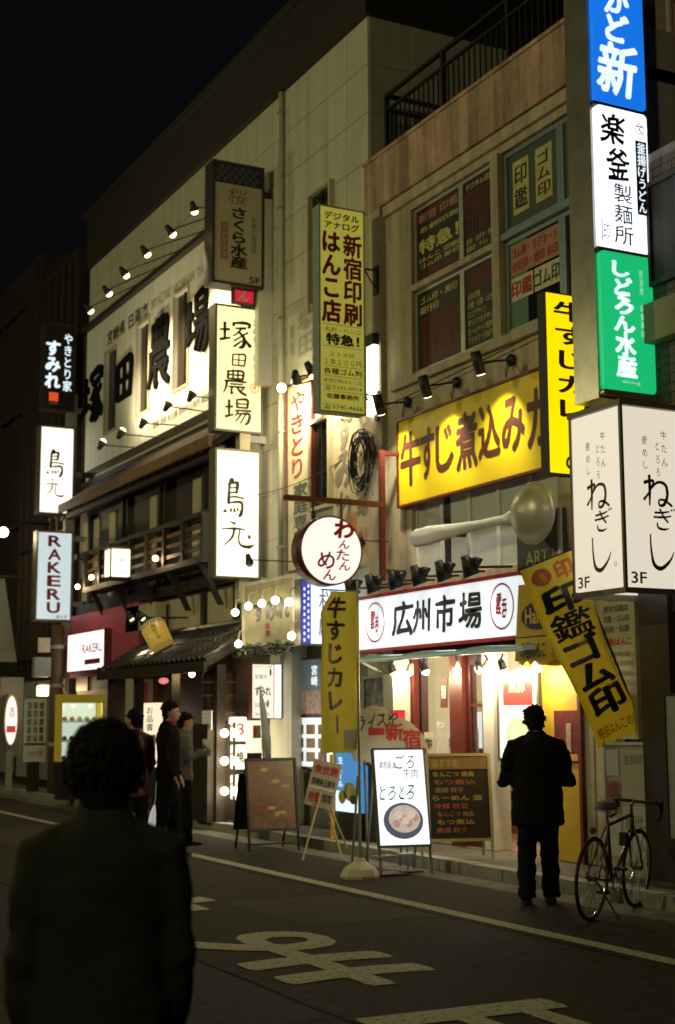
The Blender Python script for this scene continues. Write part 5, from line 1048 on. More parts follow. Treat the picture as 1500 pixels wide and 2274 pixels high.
# bright lamp and long white banner at the left edge
c = P(8, 1182, Y=31.5); t = thing('flood_lamp', 'dazzling street flood lamp at the left edge', 'lamp', c); MB().ball(c, .11, 12).build('bulb', mat('flood_bulb', (1, .85, .5), .4, emit=25, ecol=(1, .76, .42)), t, True); MB().tube([c + Vector((.08, 0, .05)), c + Vector((.5, .1, .25)), c + Vector((1.2, .4, .3))], .03, 8).build('arm', M_black, t); lamp('POINT', c + Vector((-.2, -.1, -.1)), 60, (1, .78, .42), radius=.1, parent=t)
a_ = P(6, 1285, Y=31); b_ = P(33, 1470, Y=31); t = thing('white_banner', 'long pale banner hanging slanted at the left edge', 'banner', (a_.x, 31, b_.z)); F = bladeF(a_.x, b_.z, 31); h = a_.z - b_.z; wv = MB()
for i in range(8):
    q0, q1 = i / 8, (i + 1) / 8; wv.hexa([F(-.1 + .0 * q0, h * q0, .02 * math.sin(5 * q0)), F((b_.x - a_.x) * (1 - q0) + .05, h * q0, .0), F((b_.x - a_.x) * (1 - q0) + .05, h * q0, -.01), F(-.1, h * q0, -.02 + .02 * math.sin(5 * q0)), F(-.1, h * q1, .02 * math.sin(5 * q1)), F((b_.x - a_.x) * (1 - q1) + .05, h * q1, .0), F((b_.x - a_.x) * (1 - q1) + .05, h * q1, -.01), F(-.1, h * q1, -.02 + .02 * math.sin(5 * q1))])
wv.build('cloth', mat('grey_cloth', (.30, .28, .20), .8), t); MB().tube([F(-.3, h + .05, 0), F(.6, h + .05, 0)], .02, 6).build('rod', M_black, t)
# dark buildings beyond
for nm, lb, yy0, yy1, xx, zt_, m_ in (('dark_building', 'dim brown building with vertical ribs beyond the far signs', 30.1, 34.5, 9.0, 12.2, mat('rib_brown', (.030, .019, .011), .7, var=.3)), ('far_building', 'tall unlit building fading into the night at the upper left', 34.6, 52, 9.4, 13.5, mat('night_grey', (.03, .027, .022), .8, var=.2))):
    t = thing(nm, lb, 'building', (xx + 3, (yy0 + yy1) / 2, 0)); MB().box(xx, xx + 6, yy0, yy1, .12, zt_).build('wall', m_, t); y = yy0 + .25
    while y < yy1 - .2:
        MB().box(xx - .10, xx - .001, y, y + .13, 2.8, zt_ - .2).build('rib', m_, t); y += .55 if nm == 'dark_building' else 1.6
    for z in ((3.0, 5.6) if nm == 'dark_building' else (3.5, 6.5, 9.5, 12.3)): MB().box(xx - .14, xx - .101, yy0, yy1, z, z + .18).build('band', m_, t)
    MB().box(xx - .02, xx + .001, yy0 + .3, yy1 - .3, .3, 2.5).build('shutter', M_grey, t)
# ---------------------------------------------------------------- ground floor of the middle: cream piers, posters, lit notices
mg = thing('tiled_piers', 'cream ground floor piers and dark shop recess below the round sign', 'shop front', (9.1, 18.3, .12))
MB().box(FX - .05, FX - .001, 16.79, 20.4, .13, 2.9).build('back_wall', mat('recess_wall', (.20, .17, .12), .7, var=.2), mg)
for x0, x1 in ((600, 648), (852, 874)): MB().box(FX - .30, FX - .051, P(x1, 1600, X=FX - .3).y, P(x0, 1600, X=FX - .3).y, .13, 3.0).build('pier', M_cream, mg)
MB().box(FX - .32, FX - .051, 16.79, 19.95, 2.72, 3.05).build('beam', M_cream, mg); MB().box(FX - .10, FX - .0505, 16.79, 19.95, .13, .85).build('dado', M_dkwood, mg)
# wooden bulb sign
y0, y1, z0, z1 = fac(545, 1302, 1432, 655, 8.45)
t = thing('bulb_board', 'cream board with carved dark characters ringed by round bulbs', 'sign board', (8.55, (y0 + y1) / 2, z0)); F = wallF(y1, z0, 8.45); w = y1 - y0; h = z1 - z0
MB().fbox(F, 0, w, 0, h, -.08, 0).build('panel', mat('olive_board', (.36, .33, .19), .6, var=.3), t); holed(F, -.04, w + .04, -.04, h + .04, [(0, w, 0, h)], -.1, .03).build('frame', M_cream, t); letters(t, M_ink, ('text', F, 'すみれ', w * .2, w * .9, h * .36, h * .68, .004, .05, 0, .03)); letters(t, M_redink, ('vtext', F, '焼鳥', w * .42, w * .54, h * .08, h * .34, .004, .01))
for k, (x, y) in enumerate(((523, 1360), (552, 1346), (582, 1340), (612, 1333), (642, 1337), (530, 1430), (648, 1412))):
    c = P(x, y, X=8.28); MB().ball(c, .055, 12).build('bulb', M_bulbw, t, True); hd = c + Vector((.02, 0, .18)); MB().tube([c + Vector((0, 0, .05)), hd, Vector((8.43, c.y, c.z + .22))], .012, 6).build('arm', M_plaster, t); lamp('POINT', c + Vector((-.07, 0, -.03)), 4.0, (1, .84, .55), radius=.05, parent=t)
MB().box(8.53, FX, (y0 + y1) / 2 - .05, (y0 + y1) / 2 + .05, z1 - .2, z1 - .1).build('bracket', M_black, t)
# evergreen garland under it
gl = MB()
for k in range(260):
    q = rnd.random(); c = Vector((8.40 + rnd.uniform(-.1, .1), y0 - .1 + q * (w + .3), z0 - .10 + rnd.uniform(-.09, .09))); d = Vector((rnd.uniform(-1, 1), rnd.uniform(-1, 1), rnd.uniform(-1, 1))).normalized() * .06; e2 = d.orthogonal().normalized() * .02; gl.add([c - d, c + e2, c + d, c - e2], [(0, 1, 2, 3)])
go = thing('garland', 'dark leafy garland under the bulb ringed board', 'garland', (8.4, (y0 + y1) / 2, z0 - .2)); q = gl.build('leaves', mat('dark_leaf', (.04, .06, .025), .6), go); q['kind'] = 'stuff'; MB().tube([(8.42, y0 - .1, z0 - .1), (8.42, y1 + .2, z0 - .1)], .015, 6).build('rope', M_dkwood, go)
# white lit notice with two faces
ny_ = 19.0; x0, x1, z0, z1 = bla(560, 1473, 1597, 627, ny_)
t = thing('lit_notice_box', 'white lit notice box with black and red print below the bulb board', 'sign', ((x0 + x1) / 2, ny_, z0)); F = bladeF(x0, z0, ny_); w = x1 - x0; h = z1 - z0
MB().fbox(F, 0, w, 0, h, -.12, -.01).build('casing', M_maroon, t); MB().fbox(F, .015, w * .72, .015, h - .015, -.0095, 0).build('panel', lit('notice_lit', (1, .90, .72), 1.0), t); MB().fbox(F, w * .76, w - .015, .015, h - .015, -.0095, 0).build('side_panel', lit('notice_lit2', (1, .92, .80), 1.6), t)
letters(t, M_ink, ('text', F, 'やきとり家', w * .06, w * .66, h * .92, h * .96, .004), ('text', F, '営業中', w * .1, w * .5, h * .72, h * .8, .004), ('text', F, 'すみれ', w * .1, w * .62, h * .42, h * .58, .004, .03), ('text', F, '500円', w * .1, w * .5, h * .2, h * .3, .004), ('text', F, '地階 左', w * .1, w * .62, h * .06, h * .12, .004)); letters(t, M_redink, ('sheet', F, w * .58, w * .64, h * .78, h * .9, .004), ('sheet', F, w * .5, w * .56, h * .22, h * .34, .004)); MB().fbox(F, w, w + .4, h * .5, h * .55, -.1, -.05).build('bracket', M_black, t)
# posters on the recess wall
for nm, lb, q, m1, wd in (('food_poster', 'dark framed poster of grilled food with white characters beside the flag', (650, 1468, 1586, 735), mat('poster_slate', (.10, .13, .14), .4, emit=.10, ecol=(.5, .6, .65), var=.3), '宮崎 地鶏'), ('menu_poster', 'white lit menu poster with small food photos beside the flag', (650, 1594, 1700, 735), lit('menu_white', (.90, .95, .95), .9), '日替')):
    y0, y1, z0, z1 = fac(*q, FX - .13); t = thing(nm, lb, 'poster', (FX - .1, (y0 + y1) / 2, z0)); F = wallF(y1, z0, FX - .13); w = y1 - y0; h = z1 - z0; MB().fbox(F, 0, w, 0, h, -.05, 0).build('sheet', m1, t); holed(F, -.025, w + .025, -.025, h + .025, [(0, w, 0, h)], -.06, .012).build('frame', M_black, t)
    if nm == 'food_poster':
        MB().fbox(F, .0, w, 0, h * .42, 0, .004).build('picture', mat('food_photo', (.45, .30, .24), .5, emit=.15, ecol=(.6, .4, .35), var=.9, scale=12), t); letters(t, M_cold, ('vtext', F, '宮崎', w * .5, w * .68, h * .5, h * .9, .004, .02))
    else:
        for i in range(3):
            for j in range(3): MB().fbox(F, w * (.08 + .3 * i), w * (.3 + .3 * i), h * (.1 + .28 * j), h * (.3 + .28 * j), 0, .004).build('photo', [mat('dish_photo', (.34, .20, .10), .5, var=1.0, scale=22), mat('dish_photo2', (.30, .24, .10), .5, var=1.0, scale=28), mat('dish_photo3', (.28, .12, .08), .5, var=1.0, scale=25)][(i + 2 * j) % 3], t)
y0, y1, z0, z1 = fac(745, 1672, 1800, 800, FX - .75)
t = thing('blue_poster', 'blue and white lit poster box standing behind the flag pole', 'poster', (FX - .7, (y0 + y1) / 2, .12)); F = wallF(y1, z0, FX - .75); w = y1 - y0; h = z1 - z0; MB().fbox(F, 0, w, 0, h, -.12, 0).build('panel', lit('poster_blue', (.06, .27, .60), .8), t); letters(t, M_cold, ('sheet', F, w * .02, w * .98, 0, h * .35, .004), ('vtext', F, '生ビール', w * .12, w * .34, h * .4, h * .95, .006, .02)); letters(t, M_stk['y'], ('ell', F, w * .6, h * .35, w * .25, h * .16, .008), ('ell', F, w * .3, h * .25, w * .15, h * .12, .008)); letters(t, M_stk['g'], ('ell', F, w * .75, h * .22, w * .15, h * .08, .010)); MB().fbox(F, .05, w - .05, .12 - z0, -.001, -.1, -.02).build('stand', M_dkwood, t)
# black and white photograph and red lit panels by the noodle shop
y0, y1, z0, z1 = fac(810, 1508, 1592, 856, FX - .12); t = thing('photo_panel', 'black and white photograph panel above the red lit panels', 'picture', (FX - .1, (y0 + y1) / 2, z0)); F = wallF(y1, z0, FX - .12); MB().fbox(F, 0, y1 - y0, 0, z1 - z0, -.06, 0).build('print', mat('mono_photo', (.16, .16, .13), .5, var=1.0, scale=9), t); holed(F, -.03, y1 - y0 + .03, -.03, z1 - z0 + .03, [(0, y1 - y0, 0, z1 - z0)], -.06, .02).build('frame', M_grey, t)
rY = 15.6; x0, x1, z0, z1 = bla(819, 1577, 1700, 901, rY)
t = thing('red_light_box', 'pair of glowing red panels with white kana below the photograph', 'sign', ((x0 + x1) / 2, rY, z0)); F = bladeF(x0, z0, rY); w = x1 - x0; h = z1 - z0; MB().fbox(F, 0, w, 0, h, -.15, -.01).build('casing', M_black, t)
for k in range(2):
    u0 = .015 + k * w / 2; u1 = w / 2 - .01 + k * w / 2; MB().fbox(F, u0, u1, .015, h - .015, -.0095, 0).build('panel', lit('red_panel_lit', (.62, .008, .018), .85), t); letters(t, M_cold, ('vtext', F, 'わんたん', u0 + .06, u1 - .03, h * .1 + .1 * (1 - k), h * .86 + .1 * (1 - k), .004, .04, .9, .01))
MB().fbox(F, .05, w - .05, .12 - z0, -.001, -.12, -.04).build('stand', M_black, t)
# ---------------------------------------------------------------- things standing in the street
def leanF(pos, yaw=0.0, lean=0.0):
    a = R(yaw); u = Vector((math.cos(a), math.sin(a), 0)); b = Vector((-math.sin(a), math.cos(a), 0)); l = R(lean)
    return Fr(pos, u, Vector((0, 0, math.cos(l))) + b * math.sin(l))
def legs_back(t, F, w, top, spread, m, r=.014):
    b = Vector((-F.u.y, F.u.x, 0))
    for a in (.02, w - .02):
        p = F(a, top, -.01); q = F(a, 0, 0) + b * spread; q.z = .004; MB().tube([p, q], r, 6).build('leg', m, t)
# white lit menu stand with a noodle bowl
g0 = P(846, 1946, Z=0.0); g1 = P(976, 1946, Z=0.0); wd = (g1 - g0).length * .97
F = leanF(g0 + Vector((0, 0, .01)), -10, 11); zb = .30; zt_ = zb + 1.0
t = thing('lit_menu_stand', 'bright white lit menu stand with a noodle bowl picture on the pavement edge', 'sign stand', F(wd / 2, 0))
MB().fbox(F, .015, wd - .015, zb, zt_, -.05, 0).build('panel', lit('stand_white', (.86, .96, 1.0), 1.25), t); holed(F, 0, wd, zb - .02, zt_ + .02, [(.016, wd - .016, zb + .001, zt_ - .001)], -.055, .012).build('frame', M_case, t)
for a in (.012, wd - .012): MB().tube([F(a, 0, -.02), F(a, zb - .02, -.02)], .014, 6).build('leg', M_case, t)
legs_back(t, F, wd, zt_ - .1, .55, M_case)
h = zt_ - zb; G = Fr(F(0, zb, 0), F.u, F.v)
letters(t, M_greyink, ('text', G, '濃厚醤油', wd * .1, wd * .42, h * .80, h * .88, .004, 0, .1), ('text', G, '牛肉', wd * .56, wd * .84, h * .70, h * .80, .004, .0, .1)); letters(t, mat('pink_ink', (.7, .2, .25), .5), ('text', G, 'ごろ', wd * .42, wd * .80, h * .80, h * .95, .004, .0, .1, .01)); letters(t, M_ink, ('text', G, 'とろとろ', wd * .08, wd * .74, h * .47, h * .62, .004, .0, .15, .02))
bo2 = MB().ell(G, wd * .5, h * .25, wd * .38, h * .19, .004).build('bowl_picture', mat('bowl_slate', (.10, .12, .15), .5, emit=.12, ecol=(.5, .6, .8)), t); MB().ell(G, wd * .52, h * .27, wd * .30, h * .145, .007).build('noodle_picture', mat('noodle_tint', (.62, .55, .48), .5, emit=.5, ecol=(.85, .72, .62), var=.35, scale=18), bo2)
for i in range(7): MB().ell(G, wd * (.36 + .06 * i), h * (.22 + .06 * ((i * 3) % 4) / 2), wd * .07, h * .04, .010).build('topping', [mat('topping_meat', (.6, .35, .3), .5, emit=.4, ecol=(.8, .5, .45)), mat('topping_egg', (.8, .7, .5), .5, emit=.5, ecol=(.9, .85, .7))][i % 2], bo2)
# rounded placard behind it
G0 = P(838, 1938, Z=0.02); F = leanF(Vector((G0.x, G0.y + .38, .008)), -10, 6); c = F.o
t = thing('rounded_placard', 'cloud shaped beige placard with dark and red kana behind the white stand', 'sign stand', F(.35, 0)); pts = []
wR = .74
for a, b in ((-.02, 1.05), (.62, .95), (.80, .98), (.86, 1.14), (.80, 1.32), (.66, 1.46), (.52, 1.52), (.44, 1.55), (.36, 1.62), (.22, 1.65), (.08, 1.60), (-.01, 1.50), (-.05, 1.34), (-.05, 1.16)): pts.append((a, b + .12))
MB().prism(F, pts, -.02, 0).build('board', mat('beige_board', (.45, .39, .24), .6, var=.1), t); letters(t, M_ink, ('text', F, 'ライスや', .02, .50, 1.52, 1.68, .004, .01, 0, .03, .12)); letters(t, M_redink, ('text', F, '新', .36, .56, 1.38, 1.57, .004, .03, 0, .01), ('text', F, '宿', .56, .76, 1.30, 1.50, .004, .03, 0, .01), ('text', F, '和', .66, .82, 1.12, 1.30, .004, .03, 0, .01), ('sheet', F, .16, .34, 1.44, 1.52, .004))
for a in (.1, .55): MB().tube([F(a, -.005, -.01), F(a, 1.18, -.01)], .014, 6).build('leg', M_case, t)
legs_back(t, F, .6, 1.0, .35, M_case)
for o in [q for q in bpy.data.objects if q.parent == t and q.name.startswith('leg')]: pass
# dark menu board with pale wooden frame
g0 = P(972, 1940, Z=0.0); g1 = P(1106, 1950, Z=0.0); F = leanF(g0 + Vector((.03, .22, .006)), -16, 6); wd = (g1 - g0).length
t = thing('dark_menu_board', 'dark menu board in a pale wooden frame beside the white stand', 'sign stand', F(wd / 2, 0)); zb, zt_ = .30, 1.24; M_fr = mat('pale_wood', (.50, .40, .18), .5, var=.15)
MB().fbox(F, .035, wd - .035, zb + .03, zt_ - .03, -.02, -.004).build('board', mat('chalk_black', (.03, .022, .016), .5, var=.3), t); holed(F, 0, wd, zb, zt_, [(.034, wd - .034, zb + .031, zt_ - .031)], -.025, .012).build('frame', M_fr, t)
for a in (.018, wd - .018): MB().tube([F(a, .0, -.008), F(a, zb, -.008)], .016, 6).build('leg', M_fr, t)
legs_back(t, F, wd, zt_ - .1, .40, M_fr); h = zt_ - zb
MB().fbox(F, .036, wd - .036, zt_ - .17, zt_ - .04, -.003, .004).build('header', mat('menu_ochre', (.35, .20, .05), .5, var=.3), t); letters(t, M_stk['y'], ('text', F, 'おすすめ', .08, wd * .5, zt_ - .15, zt_ - .06, .007)); q = MB(); q2 = MB(); q3 = MB()
rw = random.Random(3)
for j in range(9):
    b = zt_ - .25 - j * .085
    if b < zb + .05: break
    qq = (q, q2, q3)[j % 3]; qq.text(F, ['なんこつ 焼鳥', 'もつ煮込', '唐揚 餃子', 'らーめん 酒', '冷奴 枝豆'][j % 5], .07 + rw.uniform(0, .05), wd * rw.uniform(.55, .9), b, b + .055, .002, .02)
q.build('lettering', mat('chalk_yellow', (.55, .40, .08), .6), t); q2.build('lettering', mat('chalk_red', (.50, .14, .05), .6), t); q3.build('lettering', mat('chalk_orange', (.42, .22, .10), .6), t)
# black crates on the ground
for k, (x, y, sz) in enumerate(((872, 1950, .34), (915, 1944, .26))):
    c = P(x, y, Z=0) + Vector((.12, .28, 0)); t = thing('crate', ['black plastic crate with a pale lid under the white stand', 'smaller black crate beside the one under the white stand'][k], 'crate', c, 'crates under the stands'); F = Fr(c, (1, 0, 0), (0, 0, 1)); holed(Fr((c.x - sz / 2, c.y + sz / 2, .004), (1, 0, 0), (0, -1, 0)), 0, sz, 0, sz, [(.015, sz - .015, .015, sz - .015)], 0, .18).build('sides', M_black, t); MB().box(c.x - sz / 2 + .01, c.x + sz / 2 - .01, c.y - sz / 2 + .01, c.y + sz / 2 - .01, .006, .02).build('bottom', M_black, t); MB().box(c.x - sz / 2 + .02, c.x + sz * .2, c.y - sz * .3, c.y + sz * .3, .185, .2).build('lid', M_grey, t)
# yellow flag with its weighted base
fb = P(800, 1950, Z=0.0); t = thing('curry_flag', 'tall yellow flag with brown kana on a pole with a white weighted base', 'flag', fb)
F = Fr(fb, (1, 0, 0), (0, 1, 0)); MB().lathe(F, [(.0, .0), (.20, .0), (.205, .03), (.17, .10), (.06, .17), (.045, .2), (0, .2)], 8, 22.5, 382.5).build('base', mat('base_white', (.60, .55, .38), .6, var=.12), t)
ptop = P(797, 1288, Y=fb.y).z; MB().tube([fb + Vector((0, 0, .15)), fb + Vector((0, 0, 1.2)), fb + Vector((-.01, 0, ptop))], [.018, .016, .012], 8).build('pole', M_alu, t)
def sheer(name, col, tr=.5):                       # cloth that lets light through
    m = mat(name, col, .7, var=.08)
    nt = m.node_tree
    if not any(n.type == 'BSDF_TRANSLUCENT' for n in nt.nodes):
        b = nt.nodes['Principled BSDF']; out = [n for n in nt.nodes if n.type == 'OUTPUT_MATERIAL'][0]; tl = nt.nodes.new('ShaderNodeBsdfTranslucent'); tl.inputs[0].default_value = (*col, 1); mx = nt.nodes.new('ShaderNodeMixShader'); mx.inputs[0].default_value = tr
        nt.links.new(b.outputs[0], mx.inputs[1]); nt.links.new(tl.outputs[0], mx.inputs[2]); nt.links.new(mx.outputs[0], out.inputs[0])
    return m
def cloth(name, F, cols, rows, shape, m, parent, thick=.006):     # shape(p, q) gives a, b, c on the frame
    mb = MB(); vs = [F(*shape(i / cols, j / rows)) for j in range(rows + 1) for i in range(cols + 1)]; n = len(vs); vs2 = [v - F.n * thick for v in vs]; fs = []
    for j in range(rows):
        for i in range(cols):
            k = j * (cols + 1) + i; fs.append((k, k + 1, k + cols + 2, k + cols + 1)); fs.append((n + k + cols + 1, n + k + cols + 2, n + k + 1, n + k))
    for j in range(rows):
        for i in (0, cols):
            k = j * (cols + 1) + i; k2 = k + cols + 1; fs.append((k, k2, n + k2, n + k) if i == 0 else (k2, k, n + k, n + k2))
    mb.add(vs + vs2, fs); o = mb.build(name, m, parent, True); return o
M_flag = sheer('flag_yellow', (.96, .88, .28), .65); zf0 = P(740, 1672, Y=fb.y).z; zf1 = P(740, 1312, Y=fb.y).z; Fc = Fr((fb.x, fb.y, zf0), (1, 0, 0), (0, 0, 1)); fw = .44; fh = zf1 - zf0
def fsh(p, q): return (-fw * (1 - p) * (1 - .35 * max(0, q - .86) / .14) - .015, fh * q, .035 * math.sin(p * 5 + q * 3) * (1 - .3 * p) + .02 * math.sin(q * 11))
M_trans = M_flag; cloth('cloth', Fc, 12, 40, fsh, M_flag, t)
def on_cloth(parent, Fc, shape, w, h, m, ops):
    F0 = Fr((0, 0, 0), (1, 0, 0), (0, 0, 1)); mb = MB()
    for op in ops: getattr(mb, op[0])(F0, *op[1:])
    mb.v = [Fc(*(lambda s: (s[0], s[1], s[2] + .006))(shape(max(0, min(1, v.x / w)), max(0, min(1, v.z / h))))) for v in mb.v]; return mb.build('lettering', m, parent)
[on_cloth(t, Fc, fsh, fw, fh, M_brown, [('vtext', ch, fw * .12, fw * .70, fh * (.97 - .145 * (i + 1)), fh * (.97 - .145 * i), 0, .035, .9)]) for i, ch in enumerate('牛すじカレー')]; on_cloth(t, Fc, fsh, fw, fh, M_paper, [('fbox', fw * .62, fw * .98, fh * .02, fh * .14, -.001, 0)]); MB().tube([Fc(-fw, fh * 1.005, 0), Fc(.0, fh * 1.005, 0)], .008, 6).build('cross_rod', M_alu, t)
# leaning stamp shop flag
Yf = 11.22
c00 = P(1330, 1662, Y=Yf); c10 = P(1428, 1618, Y=Yf); c01 = P(1155, 1268, Y=Yf); c11 = P(1272, 1243, Y=Yf)
u_ = (c10 - c00); v_ = (c01 - c00); Fs = Fr(c00, u_, v_); uu = u_.normalized(); vv = v_.normalized()
t = thing('stamp_flag', 'slanting yellow flag with thick black characters stretching across the entrance', 'flag', c00)
class Skew:
    def __init__(s): s.n = Vector((0, -1, 0))
    def __call__(s, a, b, c=0.0): return c00 + uu * a + vv * b + s.n * c
SK = Skew(); sw, sh = u_.length * 1.02, v_.length
def ssh(p, q): return (sw * p * (1 + .10 * q), sh * q + .02 * p, .03 * math.sin(q * 7 + p * 2) + .015 * math.sin(p * 9 + q * 5))
cloth('cloth', SK, 10, 36, ssh, sheer('flag_yellow2', (.95, .82, .15), .6), t); [on_cloth(t, SK, ssh, sw, sh, M_ink, [('vtext', ch, sw * .14, sw * .90, sh * (.86 - .144 * (i + 1)), sh * (.86 - .144 * i), 0, .018 if ch == '鑑' else .045, 1.0)]) for i, ch in enumerate('印鑑ゴム印')]
M_fred = mat('flag_red', (.60, .12, .03), .6)
on_cloth(t, SK, ssh, sw, sh, M_fred, [('ell', sw * .28, sh * .93, sw * .17, sh * .045, .0, 16)]); on_cloth(t, SK, ssh, sw, sh, M_fred, [('text', '印', sw * .55, sw * .88, sh * .885, sh * .975, 0, .03)])
on_cloth(t, SK, ssh, sw, sh, M_fred, [('text', '格安はんこの店', sw * .06, sw * .94, sh * .04, sh * .10, 0, .01)])
MB().tube([SK(sw * 1.13, sh * 1.02, -.02), SK(sw * 1.0, -.05, -.02), SK(sw * .97, -.40, -.02)], .012, 6).build('pole', M_black, t); MB().tube([SK(sw * 1.13, sh * 1.01, -.02), SK(0.0, sh * 1.01, -.02)], .008, 6).build('cross_rod', M_black, t)
q = SK(sw * .97, -.40, -.02); MB().tube([q, (FX + .25, q.y, q.z - .05)], .02, 6).build('wall_bracket', M_black, t)
# dark A-frame menu
g0 = P(553, 1893, Z=0.0); g1 = P(664, 1897, Z=0.0); wd = (g1 - g0).length; F = leanF(g0 + Vector((0, 0, .008)), -6, 9)
t = thing('brown_menu_stand', 'dark brown framed menu stand with blurred dishes left of the yellow flag', 'sign stand', F(wd / 2, 0)); zb, zt_ = .24, 1.14
MB().fbox(F, .03, wd - .03, zb + .03, zt_ - .03, -.03, -.006).build('board', mat('brown_menu', (.20, .095, .03), .35, var=.7, scale=5), t); holed(F, 0, wd, zb, zt_, [(.029, wd - .029, zb + .031, zt_ - .031)], -.035, .012).build('frame', M_black, t); rw = random.Random(5)
for k in range(9): MB().ell(F, rw.uniform(.12, wd - .12), rw.uniform(zb + .12, zt_ - .12), rw.uniform(.03, .07), rw.uniform(.015, .03), -.002).build('dish_picture', [mat('dish_tan', (.55, .36, .14), .5), mat('dish_red', (.28, .05, .02), .5), M_stk['y']][k % 3], t)
letters(t, mat('menu_gold', (.5, .32, .1), .5), ('text', F, '宴会コース', wd * .3, wd * .65, zt_ - .14, zt_ - .09, -.002))
for a in (.015, wd - .015): MB().tube([F(a, .0, -.012), F(a, zb, -.012)], .016, 6).build('leg', M_black, t)
legs_back(t, F, wd, zt_ - .06, .62, M_black, .015); Gb = leanF(F(0, 0, 0) + Vector((0, .62, 0)), -6, -18); MB().fbox(Gb, .03, wd - .03, zb, zt_ * .86, -.012, 0).build('back_board', M_black, t); MB().tube([F(.02, .1, -.2), F(wd - .02, .1, -.2)], .01, 6).build('stay', M_black, t)
# tilted placard on an easel
p0 = P(718, 1742, Y=P(672, 1912, Z=0).y + .1); t = thing('tilted_placard', 'small tilted printed placard on a thin easel beside the brown menu stand', 'sign stand', P(690, 1912, Z=0)); a_ = R(-14); u = Vector((math.cos(R(-24)), math.sin(R(-24)), 0)); F = Fr(p0, u * math.cos(a_) + Vector((0, 0, 1)) * math.sin(a_), Vector((0, 0, 1)) * math.cos(a_) - u * math.sin(a_))
MB().fbox(F, -.17, .17, -.27, .27, -.012, 0).build('board', mat('placard_tan', (.42, .36, .25), .5, var=.25, scale=12), t); letters(t, M_redink, ('text', F, '食放題', -.14, .14, .12, .22, .004, .02), ('text', F, '地鶏', -.14, .0, -.22, -.1, .004, .02)); letters(t, M_ink, ('text', F, '宮崎県日南市', -.14, .14, -.02, .06, .004, .01), ('text', F, '個室', .02, .14, -.2, -.1, .004, .01)); letters(t, M_white, ('sheet', F, -.15, .15, -.06, -.04, .004))
gz = .004
for px_, py_ in ((672, 1912), (760, 1906), (778, 1898)):
    g = P(px_, py_, Z=0.0); MB().tube([F(0, -.05, -.02), (g.x, g.y, gz)], .012, 6).build('leg', mat('pale_wood'  , (.50, .40, .18)), t)
# round lantern column and paper signs left of the menu stand
lp = P(520, 1700, X=8.42); lp.z = .12; t = thing('lantern_column', 'column of glowing bulbs and paper lanterns beside the brown menu stand', 'lantern', lp)
MB().cyl(lp, lp + Vector((0, 0, 1.45)), .02).build('post', M_black, t); MB().lathe(Fr(lp, (1, 0, 0), (0, 1, 0)), [(0, 0), (.15, 0), (.15, .03), (0, .04)], 16).build('foot', M_black, t)
for k, yy in enumerate((1628, 1690, 1757)):
    for x in (499, 522):
        c = P(x, yy, Y=lp.y - .05); MB().ball(c, .062, 12).build('bulb', M_bulbw, t, True); MB().tube([c + Vector((0, 0, .05)), (lp.x, lp.y, c.z + .12)], .008, 6).build('arm', M_black, t)
    c = P(532, yy - 12, Y=lp.y + .02); F = bladeF(c.x - .10, c.z - .2, c.y); MB().rbox(F, 0, .22, 0, .36, -.18, 0, .03).build('paper_lantern', lit('paper_lantern', (1, .90, .66), 1.35), t); letters(t, M_redink if k == 0 else M_ink, ('text', F, ['３', '焼', '鳥'][k], .05, .17, .1, .26, .004, .02))
    c2 = P(510, yy, Y=lp.y); lamp('POINT', c2 + Vector((-.2, -.25, 0)), 11, (1, .85, .55), radius=.08, parent=t)
x0, x1, z0, z1 = bla(552, 1600, 1672, 585, lp.y + .4); t = thing('orange_number_sign', 'small warm lit sign with an orange square behind the bulb column', 'sign', ((x0 + x1) / 2, lp.y + .4, z0)); F = bladeF(x0, z0, lp.y + .4); w = x1 - x0; h = z1 - z0; MB().fbox(F, 0, w, 0, h, -.1, 0).build('panel', lit('number_lit', (1, .86, .6), 1.2), t); letters(t, mat('orange_sq', (.75, .16, .03), .5), ('sheet', F, w * .3, w * .95, h * .45, h * .85, .004)); letters(t, M_white, ('text', F, '3', w * .5, w * .75, h * .5, h * .8, .008, .03)); MB().fbox(F, .05, w - .05, .12 - z0, -.001, -.08, -.04).build('stand', M_dkwood, t)
# furled pale flag
fb2 = P(590, 1700, X=8.5); fb2.z = .12; t = thing('furled_flag', 'narrow furled pale flag on a thin pole behind the brown menu stand', 'flag', fb2); q = P(578, 1530, Y=fb2.y); MB().tube([fb2, (q.x, q.y, q.z + .05)], .012, 6).build('pole', M_alu, t); MB().tube([q, P(585, 1580, Y=fb2.y), P(592, 1640, Y=fb2.y), P(596, 1690, Y=fb2.y)], [.015, .05, .07, .05], 8).build('cloth', mat('pale_cloth', (.45, .46, .42), .7), t, True); MB().box(fb2.x - .15, fb2.x + .15, fb2.y - .15, fb2.y + .15, .121, .2).build('base', M_grey, t)
